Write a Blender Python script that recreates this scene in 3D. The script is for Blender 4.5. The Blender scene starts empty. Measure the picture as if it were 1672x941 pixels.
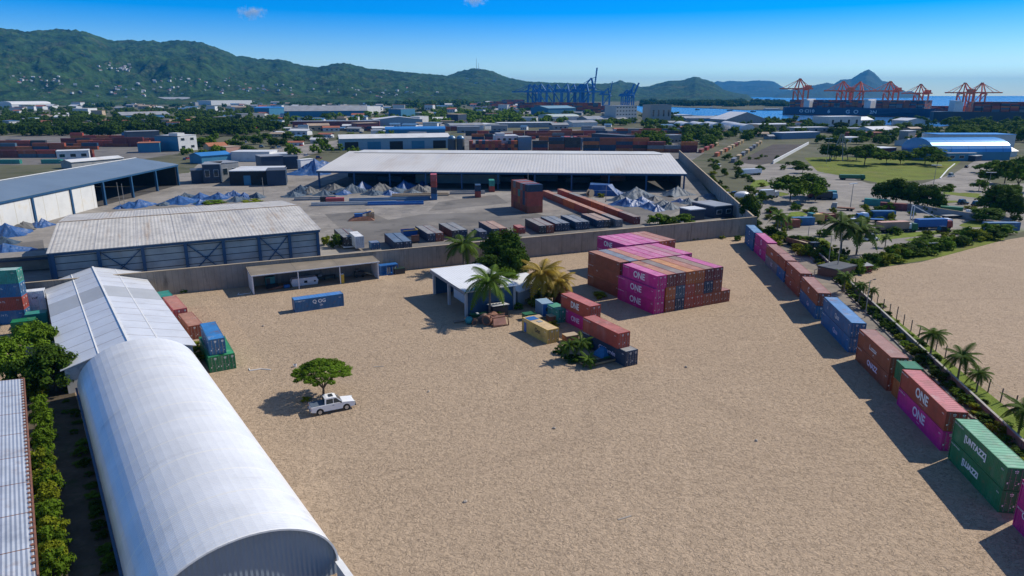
import bpy, math, random
from mathutils import Matrix, Vector, noise
R = random.Random(11)
SC = bpy.context.scene
COL = SC.collection
D2R = math.radians
# ---------------------------------------------------------------- survey: camera station and ground points
FPX, CAMH, HZ = 1115.0, 42.0, 155.0
TH = math.atan((470.5 - HZ) / FPX); CT, ST = math.cos(TH), math.sin(TH)
def G(x, y, z=0.0):
    """world point at height z sighted at survey reading (x, y)"""
    u, v = x - 836, y - 470.5
    t = (CAMH - z) / (v * CT + FPX * ST)
    return Vector((u * t, (FPX * CT - v * ST) * t, z))
def HT(x, yb, yt):
    """height of an upright thing whose foot reads (x, yb) and top reads yt"""
    p = G(x, yb); v = yt - 470.5
    return CAMH - p.y * (v * CT + FPX * ST) / (FPX * CT - v * ST)
def pix(p):
    d = CAMH - p[2]; zf = p[1] * CT + d * ST
    return 836 + FPX * p[0] / zf, 470.5 + FPX * (d * CT - p[1] * ST) / zf
def rot(a): return Vector((math.cos(D2R(a)), math.sin(D2R(a)), 0))
ORD = 'first second third fourth fifth sixth seventh eighth ninth tenth eleventh twelfth thirteenth fourteenth fifteenth sixteenth seventeenth eighteenth nineteenth twentieth'.split()
TENS = {2: 'twenty', 3: 'thirty', 4: 'forty', 5: 'fifty', 6: 'sixty', 7: 'seventy', 8: 'eighty', 9: 'ninety'}
def nth(i):
    if i < 20: return ORD[i]
    n = i + 1
    if n >= 100: return ('hundred and ' + nth(n - 101)) if n > 100 else 'hundredth'
    t, u = divmod(n, 10)
    return TENS[t][:-1] + 'ieth' if u == 0 else TENS[t] + '-' + ORD[u - 1]
# ---------------------------------------------------------------- mesh builder
class MB:
    def __init__(s): s.v = []; s.f = []; s.m = []; s.mi = 0
    def add(s, vs, fs):
        b = len(s.v); s.v += [tuple(p) for p in vs]; s.f += [tuple(b + i for i in f) for f in fs]; s.m += [s.mi] * len(fs); return s
    def box(s, x0, y0, z0, x1, y1, z1):
        return s.add([(x0,y0,z0),(x1,y0,z0),(x1,y1,z0),(x0,y1,z0),(x0,y0,z1),(x1,y0,z1),(x1,y1,z1),(x0,y1,z1)],
                     [(3,2,1,0),(4,5,6,7),(0,1,5,4),(1,2,6,5),(2,3,7,6),(3,0,4,7)])
    def bar(s, p, q, w, h=None):
        h = h or w; p, q = Vector(p), Vector(q); d = (q - p).normalized()
        a = d.cross(Vector((0,0,1))) if abs(d.z) < .99 else Vector((1,0,0))
        a.normalize(); b = a.cross(d); a *= w/2; b *= h/2
        return s.add([p-a-b,p+a-b,p+a+b,p-a+b,q-a-b,q+a-b,q+a+b,q-a+b],[(0,1,2,3),(7,6,5,4),(1,0,4,5),(2,1,5,6),(3,2,6,7),(0,3,7,4)])
    def tube(s, p, q, r0, r1=None, n=7, caps=True):
        r1 = r0 if r1 is None else r1; p, q = Vector(p), Vector(q); d = (q - p).normalized()
        a = d.cross(Vector((0,0,1))) if abs(d.z) < .99 else Vector((1,0,0))
        a.normalize(); b = d.cross(a); vs = []
        for c, r in ((p, r0), (q, r1)):
            vs += [c + a*(r*math.cos(2*math.pi*i/n)) + b*(r*math.sin(2*math.pi*i/n)) for i in range(n)]
        fs = [(i, (i+1) % n, n + (i+1) % n, n + i) for i in range(n)]
        if caps: fs += [tuple(range(n-1, -1, -1)), tuple(range(n, 2*n))]
        return s.add(vs, fs)
    def quad(s, *p): return s.add(p, [tuple(range(len(p)))])
    def slab(s, pts, t):
        """a sheet (any polygon, any slope) with thickness t below it"""
        n = len(pts); pts = [Vector(p) for p in pts]; lo = [p - Vector((0,0,t)) for p in pts]
        return s.add(pts + lo, [tuple(range(n)), tuple(range(2*n-1, n-1, -1))] + [(i, n+i, n+(i+1) % n, (i+1) % n) for i in range(n)])
    def prism(s, poly, z0, z1):
        return s.slab([(p[0], p[1], z1) for p in poly], z1 - z0)
    def blob(s, c, r, n=8, m=5, j=0.0, rnd=None):
        vs = []; c = Vector(c); rr = r if isinstance(r, tuple) else (r, r, r)
        for k in range(m + 1):
            ph = math.pi * k / m
            for i in range(n):
                th = 2*math.pi*i/n; e = 1 + (rnd.uniform(-j, j) if rnd else 0)
                vs.append(c + Vector((rr[0]*e*math.sin(ph)*math.cos(th), rr[1]*e*math.sin(ph)*math.sin(th), rr[2]*e*math.cos(ph))))
        return s.add(vs, [(k*n+i, (k+1)*n+i, (k+1)*n+(i+1) % n, k*n+(i+1) % n) for k in range(m) for i in range(n)])
    def mesh(s, name, mats, smooth=False):
        me = bpy.data.meshes.new(name); me.from_pydata(s.v, [], s.f)
        for m in (mats if isinstance(mats, (list, tuple)) else [mats]): me.materials.append(m)
        if any(s.m): me.polygons.foreach_set('material_index', s.m)
        if smooth: me.polygons.foreach_set('use_smooth', [True]*len(s.f))
        me.update(); return me
    def build(s, name, mats, parent=None, smooth=False):
        return put(name, s.mesh(name, mats, smooth), parent)
def put(name, me, parent=None, loc=None, rz=0.0, color=None):
    o = bpy.data.objects.new(name, me); COL.objects.link(o)
    if parent: o.parent = parent
    if loc is not None: o.location = loc
    if rz: o.rotation_euler.z = D2R(rz)
    if color: o.color = (*color, 1)
    return o
def tag(o, label=None, cat=None, group=None, kind=None):
    if label: o['label'] = label
    if cat: o['category'] = cat
    if group: o['group'] = group
    if kind: o['kind'] = kind
    return o
def thing(name, label, cat, loc=(0,0,0), rz=0.0, group=None):
    o = bpy.data.objects.new(name, None); COL.objects.link(o); o.location = loc; o.rotation_euler.z = D2R(rz); o.empty_display_size = .5
    return tag(o, label, cat, group)
PENDING = {}
def later(o, stem, tail, key=None):
    """labels of look-alikes: numbered along a direction one can see, once all of them stand"""
    PENDING.setdefault((stem, tail), []).append(o); o['label'] = stem
# ---------------------------------------------------------------- materials
MAT = {}
def M(name, col=(.5,.5,.5), rough=.6, metal=0.0, var=.12, scale=.6, bump=0.0, bscale=8.0, corr=None, spots=None, objcol=False, trans=0.0, rnd=0.0, spec=.5, stripe=None, axis_stretch=None):
    """col base colour; var/scale tone variation; corr=(axis, pitch, height) metal sheet profile; spots=(colour, amount, scale) worn patches; stripe=(axis, period, width, colour)"""
    if name in MAT: return MAT[name]
    m = bpy.data.materials.new(name); m.use_nodes = True; MAT[name] = m
    nt = m.node_tree; N = nt.nodes; L = nt.links; b = N['Principled BSDF']
    b.inputs['Roughness'].default_value = rough; b.inputs['Metallic'].default_value = metal
    b.inputs['Specular IOR Level'].default_value = spec
    tc = N.new('ShaderNodeTexCoord'); src = tc.outputs['Object']
    if objcol:
        oi = N.new('ShaderNodeObjectInfo'); base = oi.outputs['Color']
        ad = N.new('ShaderNodeVectorMath'); ad.operation = 'ADD'; L.new(src, ad.inputs[0])
        mu = N.new('ShaderNodeVectorMath'); mu.operation = 'SCALE'; mu.inputs[0].default_value = (37, 91, 53); L.new(oi.outputs['Random'], mu.inputs['Scale'])
        L.new(mu.outputs[0], ad.inputs[1]); src2 = ad.outputs[0]
    else:
        rgb = N.new('ShaderNodeRGB'); rgb.outputs[0].default_value = (*col, 1); base = rgb.outputs[0]; src2 = src
    if axis_stretch:
        mp = N.new('ShaderNodeMapping'); mp.inputs['Scale'].default_value = axis_stretch; L.new(src2, mp.inputs[0]); src3 = mp.outputs[0]
    else: src3 = src2
    n1 = N.new('ShaderNodeTexNoise'); n1.inputs['Scale'].default_value = scale; n1.inputs['Detail'].default_value = 6; n1.inputs['Roughness'].default_value = .62; L.new(src3, n1.inputs['Vector'])
    mr = N.new('ShaderNodeMapRange'); mr.inputs[1].default_value = .28; mr.inputs[2].default_value = .72; mr.inputs[3].default_value = 1 - var; mr.inputs[4].default_value = 1 + var; L.new(n1.outputs[0], mr.inputs[0])
    fac = mr.outputs[0]
    if rnd:
        oi2 = N.new('ShaderNodeObjectInfo'); r2 = N.new('ShaderNodeMapRange'); r2.inputs[3].default_value = 1 - rnd; r2.inputs[4].default_value = 1 + rnd; L.new(oi2.outputs['Random'], r2.inputs[0])
        mm = N.new('ShaderNodeMath'); mm.operation = 'MULTIPLY'; L.new(fac, mm.inputs[0]); L.new(r2.outputs[0], mm.inputs[1]); fac = mm.outputs[0]
    sc = N.new('ShaderNodeVectorMath'); sc.operation = 'SCALE'; L.new(base, sc.inputs[0]); L.new(fac, sc.inputs['Scale']); out = sc.outputs[0]
    def mixin(out, f, c):
        mx = N.new('ShaderNodeMix'); mx.data_type = 'RGBA'; L.new(f, mx.inputs['Factor']); L.new(out, mx.inputs[6]); mx.inputs[7].default_value = (*c, 1); return mx.outputs[2]
    for sp in (spots if isinstance(spots, list) else [spots] if spots else []):
        n2 = N.new('ShaderNodeTexNoise'); n2.inputs['Scale'].default_value = sp[2]; n2.inputs['Detail'].default_value = 7; n2.inputs['Roughness'].default_value = .65
        if len(sp) > 3:
            mp2 = N.new('ShaderNodeMapping'); mp2.inputs['Scale'].default_value = sp[3]; L.new(src2, mp2.inputs[0]); L.new(mp2.outputs[0], n2.inputs['Vector'])
        else: L.new(src2, n2.inputs['Vector'])
        r3 = N.new('ShaderNodeMapRange'); r3.inputs[1].default_value = .56; r3.inputs[2].default_value = .72; r3.inputs[4].default_value = sp[1]; L.new(n2.outputs[0], r3.inputs[0])
        out = mixin(out, r3.outputs[0], sp[0])
    def band(axis, period, duty):
        sx = N.new('ShaderNodeSeparateXYZ'); L.new(src, sx.inputs[0])
        dv = N.new('ShaderNodeMath'); dv.operation = 'DIVIDE'; L.new(sx.outputs[axis], dv.inputs[0]); dv.inputs[1].default_value = period
        fr = N.new('ShaderNodeMath'); fr.operation = 'FRACT'; L.new(dv.outputs[0], fr.inputs[0])
        if duty is None: return fr.outputs[0]
        lt = N.new('ShaderNodeMath'); lt.operation = 'LESS_THAN'; L.new(fr.outputs[0], lt.inputs[0]); lt.inputs[1].default_value = duty; return lt.outputs[0]
    for st in (stripe if isinstance(stripe, list) else [stripe] if stripe else []): out = mixin(out, band(st[0], st[1], st[2]/st[1]), st[3])
    L.new(out, b.inputs['Base Color'])
    h = None
    if corr:
        f = band(corr[0], corr[1], None); s2 = N.new('ShaderNodeMath'); s2.operation = 'PINGPONG'; L.new(f, s2.inputs[0]); s2.inputs[1].default_value = .5
        bp = N.new('ShaderNodeBump'); bp.inputs['Distance'].default_value = corr[2]*2; L.new(s2.outputs[0], bp.inputs['Height']); h = bp.outputs[0]
    if bump:
        n3 = N.new('ShaderNodeTexNoise'); n3.inputs['Scale'].default_value = bscale; n3.inputs['Detail'].default_value = 5; L.new(src2, n3.inputs['Vector'])
        bp = N.new('ShaderNodeBump'); bp.inputs['Distance'].default_value = bump; L.new(n3.outputs[0], bp.inputs['Height'])
        if h: L.new(h, bp.inputs['Normal'])
        h = bp.outputs[0]
    if h: L.new(h, b.inputs['Normal'])
    if trans:
        tr = N.new('ShaderNodeBsdfTranslucent'); L.new(out, tr.inputs[0]); ms = N.new('ShaderNodeMixShader'); ms.inputs[0].default_value = trans
        L.new(b.outputs[0], ms.inputs[1]); L.new(tr.outputs[0], ms.inputs[2]); L.new(ms.outputs[0], N['Material Output'].inputs[0])
    return m
def sand_material(name, c0, c1, cd, k=1.0):
    """raked dusty ground: tone patches, thin churned furrows, wheel ruts"""
    m = bpy.data.materials.new(name); m.use_nodes = True; N = m.node_tree.nodes; L = m.node_tree.links; b = N['Principled BSDF']
    b.inputs['Roughness'].default_value = .95; b.inputs['Specular IOR Level'].default_value = .15
    tc = N.new('ShaderNodeTexCoord'); src = tc.outputs['Object']
    def nz(scale, det=4, dist=0.0, stretch=None, rough=.55):
        n = N.new('ShaderNodeTexNoise'); n.inputs['Scale'].default_value = scale; n.inputs['Detail'].default_value = det; n.inputs['Distortion'].default_value = dist; n.inputs['Roughness'].default_value = rough
        if stretch:
            mp = N.new('ShaderNodeMapping'); mp.inputs['Rotation'].default_value = (0, 0, stretch[3] if len(stretch) > 3 else 0); mp.inputs['Scale'].default_value = stretch[:3]; L.new(src, mp.inputs[0]); L.new(mp.outputs[0], n.inputs['Vector'])
        else: L.new(src, n.inputs['Vector'])
        return n.outputs[0]
    def rng(f, a, bb, c=0.0, d=1.0):
        r = N.new('ShaderNodeMapRange'); r.inputs[1].default_value = a; r.inputs[2].default_value = bb; r.inputs[3].default_value = c; r.inputs[4].default_value = d; L.new(f, r.inputs[0]); return r.outputs[0]
    def math_(op, a, bb):
        q = N.new('ShaderNodeMath'); q.operation = op
        for i, x in enumerate((a, bb)):
            if isinstance(x, (int, float)): q.inputs[i].default_value = x
            else: L.new(x, q.inputs[i])
        return q.outputs[0]
    def mix(f, a, bb):
        x = N.new('ShaderNodeMix'); x.data_type = 'RGBA'; L.new(f, x.inputs['Factor'])
        for i, c in ((6, a), (7, bb)):
            if isinstance(c, tuple): x.inputs[i].default_value = (*c, 1)
            else: L.new(c, x.inputs[i])
        return x.outputs[2]
    big = rng(nz(.03, 5, .6), .3, .7)
    col = mix(big, c0, c1)
    col = mix(rng(nz(.16, 5, .8, (1, 2.2, 1, .5)), .45, .75, 0, .30), col, cd)
    col = mix(rng(nz(7, 3), .4, .8, 0, .3), col, tuple(x*1.2 for x in c0))
    # furrows: short churned strokes, some raised and pale, some sunk and darker
    w1 = nz(1.15*k, 2, 1.6, (1, 1.5, 1, -.3)); w2 = nz(.85*k, 2, 2.0, (1.3, 1, 1, .9))
    l1 = rng(math_('ABSOLUTE', math_('SUBTRACT', w1, .47), 0), 0, .020, 1, 0); l2 = rng(math_('ABSOLUTE', math_('SUBTRACT', w2, .52), 0), 0, .018, 1, 0)
    g1 = rng(nz(1.7, 1), .40, .55); g2 = rng(nz(1.4, 1, 0, (1, 1, 1, 1.0)), .45, .6)
    lines = math_('MULTIPLY', l1, g1); pale = math_('MULTIPLY', l2, g2)
    col = mix(math_('MULTIPLY', lines, .42), col, tuple(x*.5 for x in cd))
    col = mix(math_('MULTIPLY', pale, .30), col, tuple(x*1.3 for x in c0))
    ru = rng(math_('ABSOLUTE', math_('SUBTRACT', nz(.05, 2, .4, (1, .25, 1, .6)), .5), 0), 0, .012, .4, 0)
    col = mix(ru, col, tuple(x*1.16 for x in c0))
    ru2 = rng(math_('ABSOLUTE', math_('SUBTRACT', nz(.035, 2, .6, (.3, 1, 1, .2)), .47), 0), .004, .009, .16, 0)
    col = mix(ru2, col, tuple(x*.85 for x in cd))
    col = mix(rng(nz(.55, 6, .4), .60, .78, 0, .35), col, tuple(x*.8 for x in cd))
    sp = rng(nz(2.0, 2), .76, .82, 0, .45); col = mix(sp, col, tuple(x*.5 for x in cd))
    L.new(col, b.inputs['Base Color'])
    hh = math_('ADD', math_('SUBTRACT', nz(1.3*k, 4, 1.2), math_('MULTIPLY', lines, .5)), math_('MULTIPLY', pale, .4))
    bp = N.new('ShaderNodeBump'); bp.inputs['Distance'].default_value = .22; bp.inputs['Strength'].default_value = .9; L.new(hh, bp.inputs['Height']); L.new(bp.outputs[0], b.inputs['Normal'])
    MAT[name] = m; return m
RUST = (.20,.085,.04); GRIME = (.09,.085,.08)
def paint(name, c, rough=.5, **k): return M(name, c, rough, var=.10, scale=.9, **k)
# ---------------------------------------------------------------- render, camera, daylight
SC.render.engine = 'CYCLES'
SC.cycles.use_denoising = True
SC.cycles.max_bounces = 6; SC.cycles.diffuse_bounces = 3; SC.cycles.glossy_bounces = 2; SC.cycles.transmission_bounces = 2; SC.cycles.volume_bounces = 0; SC.cycles.transparent_max_bounces = 6
SC.cycles.caustics_reflective = False; SC.cycles.caustics_refractive = False
vs_ = SC.view_settings; vs_.view_transform = 'Standard'; vs_.look = 'None'; vs_.gamma = 1; vs_.exposure = EXPO = 0.30; vs_.use_curve_mapping = False
cam = bpy.data.cameras.new('camera'); camo = bpy.data.objects.new('camera', cam); COL.objects.link(camo)
cam.sensor_width = 36; cam.lens = 36 * FPX / 1672; cam.clip_start = .5; cam.clip_end = 90000
camo.location = (0, 0, CAMH); camo.rotation_euler = (math.pi/2 - TH, 0, 0); SC.camera = camo
SUN_A, SUN_E = 28.0, 41.0
sdir = Vector((math.cos(D2R(SUN_E))*math.cos(D2R(SUN_A)), math.cos(D2R(SUN_E))*math.sin(D2R(SUN_A)), math.sin(D2R(SUN_E))))
sl = bpy.data.lights.new('sun', 'SUN'); sl.energy = 4.3; sl.angle = D2R(.5); sl.color = (1, .93, .82)
so = bpy.data.objects.new('sun', sl); COL.objects.link(so); so.rotation_euler = sdir.to_track_quat('Z', 'Y').to_euler(); so.location = (60, 30, 300)
W = bpy.data.worlds.new('World'); SC.world = W; W.use_nodes = True
wn = W.node_tree.nodes; wl = W.node_tree.links; bg = wn['Background']
sk = wn.new('ShaderNodeTexSky'); sk.sky_type = 'NISHITA'; sk.sun_disc = False; sk.sun_elevation = D2R(SUN_E); sk.sun_rotation = D2R(90 - SUN_A)
sk.air_density = 0.8; sk.dust_density = 0.0; sk.ozone_density = 3.0; sk.altitude = 0
hs = wn.new('ShaderNodeHueSaturation'); hs.inputs['Saturation'].default_value = 1.85; hs.inputs['Hue'].default_value = .522; wl.new(sk.outputs[0], hs.inputs['Color'])
wt = wn.new('ShaderNodeTexCoord'); wx = wn.new('ShaderNodeSeparateXYZ'); wl.new(wt.outputs['Generated'], wx.inputs[0]); wr_ = wn.new('ShaderNodeMapRange'); wr_.inputs[1].default_value = .16; wr_.inputs[2].default_value = .45; wr_.inputs[3].default_value = 1; wr_.inputs[4].default_value = .12; wl.new(wx.outputs[2], wr_.inputs[0]); wl.new(wr_.outputs[0], hs.inputs['Fac'])
wl.new(hs.outputs[0], bg.inputs[0]); bg.inputs[1].default_value = 0.12
# ---------------------------------------------------------------- sea and ground sheets
sea_m = M('sea_water', (.012, .105, .26), .22, var=.18, scale=.004, bump=.5, bscale=.08, spec=.6)
tag(MB().quad((-26000,900,-1.2),(26000,900,-1.2),(26000,26000,-1.2),(-26000,26000,-1.2)).build('sea', sea_m), kind='structure')
land_m = M('dry_town_ground', (.105,.105,.065), .95, var=.4, scale=.012, spots=[((.045,.075,.02), .95, .016), ((.16,.15,.13), .8, .03), ((.03,.055,.015), .9, .04)], bump=.1, bscale=.5, spec=.1)
coast = [(1900,199.5),(1672,199),(1590,199.5),(1560,205),(1520,207.5),(1480,206.5),(1420,203),(1340,200),(1280,195.5),(1200,191),(1100,187.5),(1052,186),(1039,180),(1036,173.5),(1046,171.5),(1080,174),(1120,175.5),(1180,177.5),(1215,179.5),(1278,180),(1284,176),(1290,169),(1262,163.5),(1232,161.5),(1205,160)]
pts = [Vector((-12000,-300,0)), Vector((3500,-300,0)), Vector((3500,1150,0))] + [G(x, y) for x, y in coast] + [Vector((4200, 13500, 0)), Vector((-12000, 13500, 0))]
tag(MB().slab(pts, 2.0).build('ground', land_m), kind='structure')
def sheet(name, pxs, mat, lvl, world=None):
    ps = [Vector(p).to_3d() for p in world] if world else [G(x, y) for x, y in pxs]
    for p in ps: p.z = .004 * lvl
    return tag(MB().quad(*ps).build(name, mat), kind='structure')
SAND = sand_material('churned_sand', (.42,.315,.215), (.385,.288,.196), (.30,.222,.152), 1.35)
SAND2 = sand_material('pale_sand', (.415,.31,.213), (.38,.285,.195), (.30,.222,.152), 1.1)
asph = M('worn_asphalt', (.155,.145,.132), .9, var=.3, scale=.05, spots=[((.26,.23,.19), .9, .06), ((.05,.05,.05), .8, .09)], bump=.05, bscale=1.5, spec=.2)
conc = M('dusty_concrete', (.235,.215,.19), .9, var=.3, scale=.07, spots=[((.12,.115,.11), .9, .04, (1, .35, 1)), ((.36,.33,.28), .8, .07, (.4, 1, 1)), ((.07,.07,.07), .7, .22), ((.42,.38,.33), .6, .3)], spec=.2)
dkconc = M('lane_dirt', (.22,.19,.155), .95, var=.3, scale=.15, spots=[((.34,.27,.19), .9, .16), ((.10,.095,.09), .8, .25)], bump=.05, bscale=2, spec=.15)  # lane ground: brown-grey dirt with paler and darker patches
gravel = M('dark_gravel', (.085,.075,.068), .95, var=.3, scale=.08, bump=.1, bscale=1.2, spec=.1)
grass = M('mown_grass', (.13,.16,.025), .95, var=.3, scale=.08, spots=[((.24,.16,.07), .9, .022, (.5, 1, 1)), ((.22,.17,.07), .8, .05), ((.06,.11,.02), .8, .1)], bump=.15, bscale=3, spec=.1)
verge = M('bright_verge_grass', (.14,.19,.03), .95, var=.35, scale=.5, spots=((.22,.20,.06), .7, .4), bump=.15, bscale=4, spec=.1)
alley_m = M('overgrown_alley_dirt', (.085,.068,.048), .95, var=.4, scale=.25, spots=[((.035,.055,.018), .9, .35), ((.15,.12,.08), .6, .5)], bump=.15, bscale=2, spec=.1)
WA, WB = G(228, 486.4), G(1206, 385.4)                       # the long concrete wall's foot
wd = (WB - WA).normalized(); wn_ = Vector((-wd.y, wd.x, 0))
WE = WA - wd * 40
RW0, RW1 = Vector((67.2, 189, 0)), Vector((45.5, 20, 0))
LW0, LW1 = Vector((85.2, 194, 0)), Vector((52.0, 20, 0))     # low wall beside the lane
FN0, FN1 = G(1380, 456), G(1672, 688)
fd = (FN1 - FN0).normalized(); FN1 = FN0 + fd * 140
sheet('sand_yard', None, SAND, 1, [WE, WB, (78, 196, 0), (53, 15, 0), (-70, 15, 0), (-120, 90, 0)])
sheet('pale_track', [(330,492),(352,490),(402,545),(438,603),(405,612),(372,560)], sand_material('compacted_track', (.45,.335,.225), (.42,.31,.208), (.35,.26,.175), 1.5), 2)
sheet('lane', None, dkconc, 2, [(71.5, 205, 0), (90, 205, 0), LW0 + Vector((0,0,0)), LW1, RW1 + Vector((4.2,0,0)), RW0 + Vector((3.2,0,0))])
sheet('sand_lot', None, SAND2, 1, [G(1382, 452), G(1440, 437), G(1505, 428), G(1620, 396), G(1760, 372), (190, 40, 0), FN1, FN0])
mb = MB(); vl = [LW0 + Vector((.3,0,0)), LW1 + Vector((.3,0,0))]; vr = [FN0 + Vector((2.8,22,0)), FN0 + Vector((.05,.3,0)), FN1]
for k in range(24):
    ys = [vl[0].y + (vl[1].y - vl[0].y)*q/24 for q in (k, k + 1)]; row = []
    for y in ys:
        a = vl[0].lerp(vl[1], (y - vl[0].y)/(vl[1].y - vl[0].y)); s_ = (0, 1) if y > vr[1].y else (1, 2); c = vr[s_[0]].lerp(vr[s_[1]], (y - vr[s_[0]].y)/(vr[s_[1]].y - vr[s_[0]].y)); row += [(a.x, y, .02), (c.x, y, .02)]
    mb.quad(row[2], row[3], row[1], row[0])
tag(mb.build('verge', verge), kind='structure')
yard_far = [WE + wn_*1, WB + wn_*1, (118, 470, 0), (70, 520, 0), (-110, 460, 0), (-185, 380, 0), (-210, 240, 0), (-150, 120, 0)]
sheet('container_yard', None, conc, 1, yard_far)
for k, p in enumerate(([(560,372),(690,350),(860,345),(1010,380),(800,388),(600,420)], [(716,330),(810,318),(830,332),(700,345)], [(530,350),(600,345),(640,362),(560,378)], [(850,365),(1090,318),(1120,340),(1040,372)], [(10,400),(70,392),(75,420),(20,440)], [(470,305),(640,300),(700,312),(480,322)])):
    sheet('yard_asphalt', p, asph, 2 + k)
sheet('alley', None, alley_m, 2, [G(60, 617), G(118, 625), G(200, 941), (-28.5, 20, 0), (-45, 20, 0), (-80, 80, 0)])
sheet('left_yard', None, asph, 2, [(-100, 128, 0), (-130, 150, 0), (-175, 120, 0), (-120, 70, 0), (-72, 82, 0)])
# right-hand truck park, roads and playing field
sheet('truck_park', [(1215,352),(1240,300),(1195,262),(1330,272),(1420,300),(1672,300),(1760,345),(1672,378),(1500,412),(1385,428),(1300,410)], M('patchy_park_ground', (.235,.215,.19), .9, var=.3, scale=.07, spots=[((.10,.135,.03), .95, .045), ((.36,.33,.28), .8, .07, (.4, 1, 1)), ((.12,.115,.11), .8, .12)], spec=.15), 1)
sheet('playing_field', [(1313,258),(1362,256),(1470,261),(1572,262),(1532,292),(1470,297),(1500,302),(1480,308),(1420,296),(1335,280)], grass, 3)
sheet('service_road', [(1500,302),(1555,285),(1600,258),(1640,258),(1625,275),(1600,290),(1672,320),(1672,332),(1560,318),(1480,312)], conc, 4)
sheet('roundabout_road', [(1232,330),(1290,324),(1400,318),(1480,330),(1672,345),(1672,352),(1480,340),(1330,352),(1240,350)], conc, 5)
sheet('median_grass', [(1392,386),(1530,377),(1560,380),(1480,388),(1400,397)], verge, 6)
sheet('median_grass', [(1540,312),(1620,322),(1618,326),(1540,317)], verge, 6)
sheet('gravel_lot', [(1200,265),(1262,236),(1312,236),(1262,266),(1240,270)], gravel, 4)
sheet('hedge_grass', [(1385,428),(1500,412),(1620,388),(1640,382),(1640,392),(1520,424),(1440,436),(1384,450)], grass, 6)
sheet('container_depot', [(0,270),(0,222),(240,218),(300,250),(180,268)], asph, 2)
sheet('street', [(290,300),(330,262),(470,240),(560,228),(640,215),(655,215),(575,232),(480,262),(350,302)], conc, 3)
sheet('city_yard', [(740,250),(760,216),(1090,208),(1150,250),(1130,262)], asph, 2)
# ---------------------------------------------------------------- hills and mountains
def interp(tab, x):
    if x <= tab[0][0]: return tab[0][1]
    for (a, b), (c, d) in zip(tab, tab[1:]):
        if x <= c: return b + (d - b) * (x - a) / (c - a)
    return tab[-1][1]
def fnoise(x, y, s, o=4): return noise.fractal(Vector((x*s, y*s, 3.7)), 1.0, 2.1, o)
TERR = {}
def terrain(name, sky, r0, r1, mat, n_az, n_r, amp, spur, pw=1.2, edge0=0, edge1=0, base=0.0):
    x0, x1 = sky[0][0], sky[-1][0]
    def crest(x):
        y = interp(sky, x); v = y - 470.5; u = x - 836
        f = FPX*CT - v*ST; dn = v*CT + FPX*ST
        R1 = interp(r1, x); hr = CAMH - R1 * dn / math.hypot(u, f)
        return u, f, R1, hr
    def hf(x, t):
        u, f, R1, hr = crest(x); R0 = interp(r0, x); r = R0 + (R1 - R0) * t
        k = r / math.hypot(u, f); X, Y = u*k, f*k
        e = 1.0
        if edge0: e *= min(1, max(0, (x - x0) / edge0))
        if edge1: e *= min(1, max(0, (x1 - x) / edge1))
        if t <= 1:
            los = CAMH + (hr - CAMH) * r / R1
            nzv = fnoise(X, Y, spur); rg = 1 - abs(fnoise(X + 900, Y, spur * 2.2)) * 1.7
            h = hr * (t ** pw) + hr * amp * (nzv * .8 + rg - .5) * 4 * t * (1 - t)
            h = min(h, los * .985) if t < .985 else h
            h += fnoise(X, Y, .03, 3) * min(10, hr * .035) * min(1, t * 4)
            h = max(h, 0)
        else: h = hr * (1 - (t - 1) * 1.5)
        return X, Y, h * e + base
    vs, fs = [], []; ts = [i / n_r for i in range(n_r + 1)] + [1.12, 1.3, 1.62]
    for i in range(n_az + 1):
        x = x0 + (x1 - x0) * i / n_az
        for t in ts:
            p = hf(x, t); vs.append((p[0], p[1], p[2] - (3 if t == 0 or t > 1.6 else 0)))
    n = len(ts)
    for i in range(n_az):
        for k in range(n - 1): fs.append((i*n+k, (i+1)*n+k, (i+1)*n+k+1, i*n+k+1))
    mb = MB(); mb.add(vs, fs); o = mb.build(name, mat, smooth=True); tag(o, kind='structure'); TERR[name] = hf; return o
forest = M('hill_forest', (.027,.055,.013), .95, var=.8, scale=.012, spots=[((.10,.105,.04), .75, .0045), ((.016,.035,.016), .9, .016), ((.13,.10,.06), .5, .03)], bump=16.0, bscale=.03, spec=.05)
forest2 = M('far_slope_forest', (.04,.06,.03), .95, var=.4, scale=.003, spots=((.10,.10,.05), .6, .002), bump=20, bscale=.008, spec=.05)
sky1 = [(-160,52),(-60,50),(0,46),(40,51),(80,48),(125,48.5),(150,55),(180,66),(200,66),(235,66),(262,68),(290,66),(330,69),(350,76),(360,80),(385,91),(400,93),(420,96),(440,97),(458,97),(475,102),(490,106),(520,110),(540,105),(560,103),(580,107),(600,112),(630,114),(660,118),(700,121),(735,124),(760,126),(800,134),(860,143),(960,152)]
terrain('hills', sky1, [(-160,3300),(300,3400),(700,3300),(960,3600)], [(-160,5600),(300,6200),(600,6200),(960,6000)], forest, 520, 64, .16, .0011, 1.15, 0, 60)
sky2 = [(690,140),(735,122),(752,116),(778,111),(800,115),(830,127),(862,133),(900,135),(965,137),(1000,137),(1040,146)]
terrain('headland_hill', sky2, [(690,4300),(1040,4500)], [(690,6900),(1040,7000)], forest, 160, 40, .14, .0012, 1.15, 25, 30)
sky3 = [(940,152),(975,137),(1000,135.5),(1012,131),(1020,134.5),(1036,136),(1045,142),(1060,141),(1075,136),(1090,132.5),(1115,131),(1125,128),(1137,125),(1150,130),(1165,134.5),(1180,146),(1200,152),(1230,155.5)]
terrain('bay_hill', sky3, [(940,4700),(1230,5600)], [(940,8200),(1230,8600)], forest, 180, 40, .14, .0009, 1.2, 10, 10)
sky4 = [(1120,153),(1150,140),(1165,134.5),(1172,132.5),(1180,134),(1190,132),(1215,133),(1240,131.5),(1255,132),(1265,133.5),(1275,140),(1285,146),(1300,149),(1330,153)]
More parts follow.
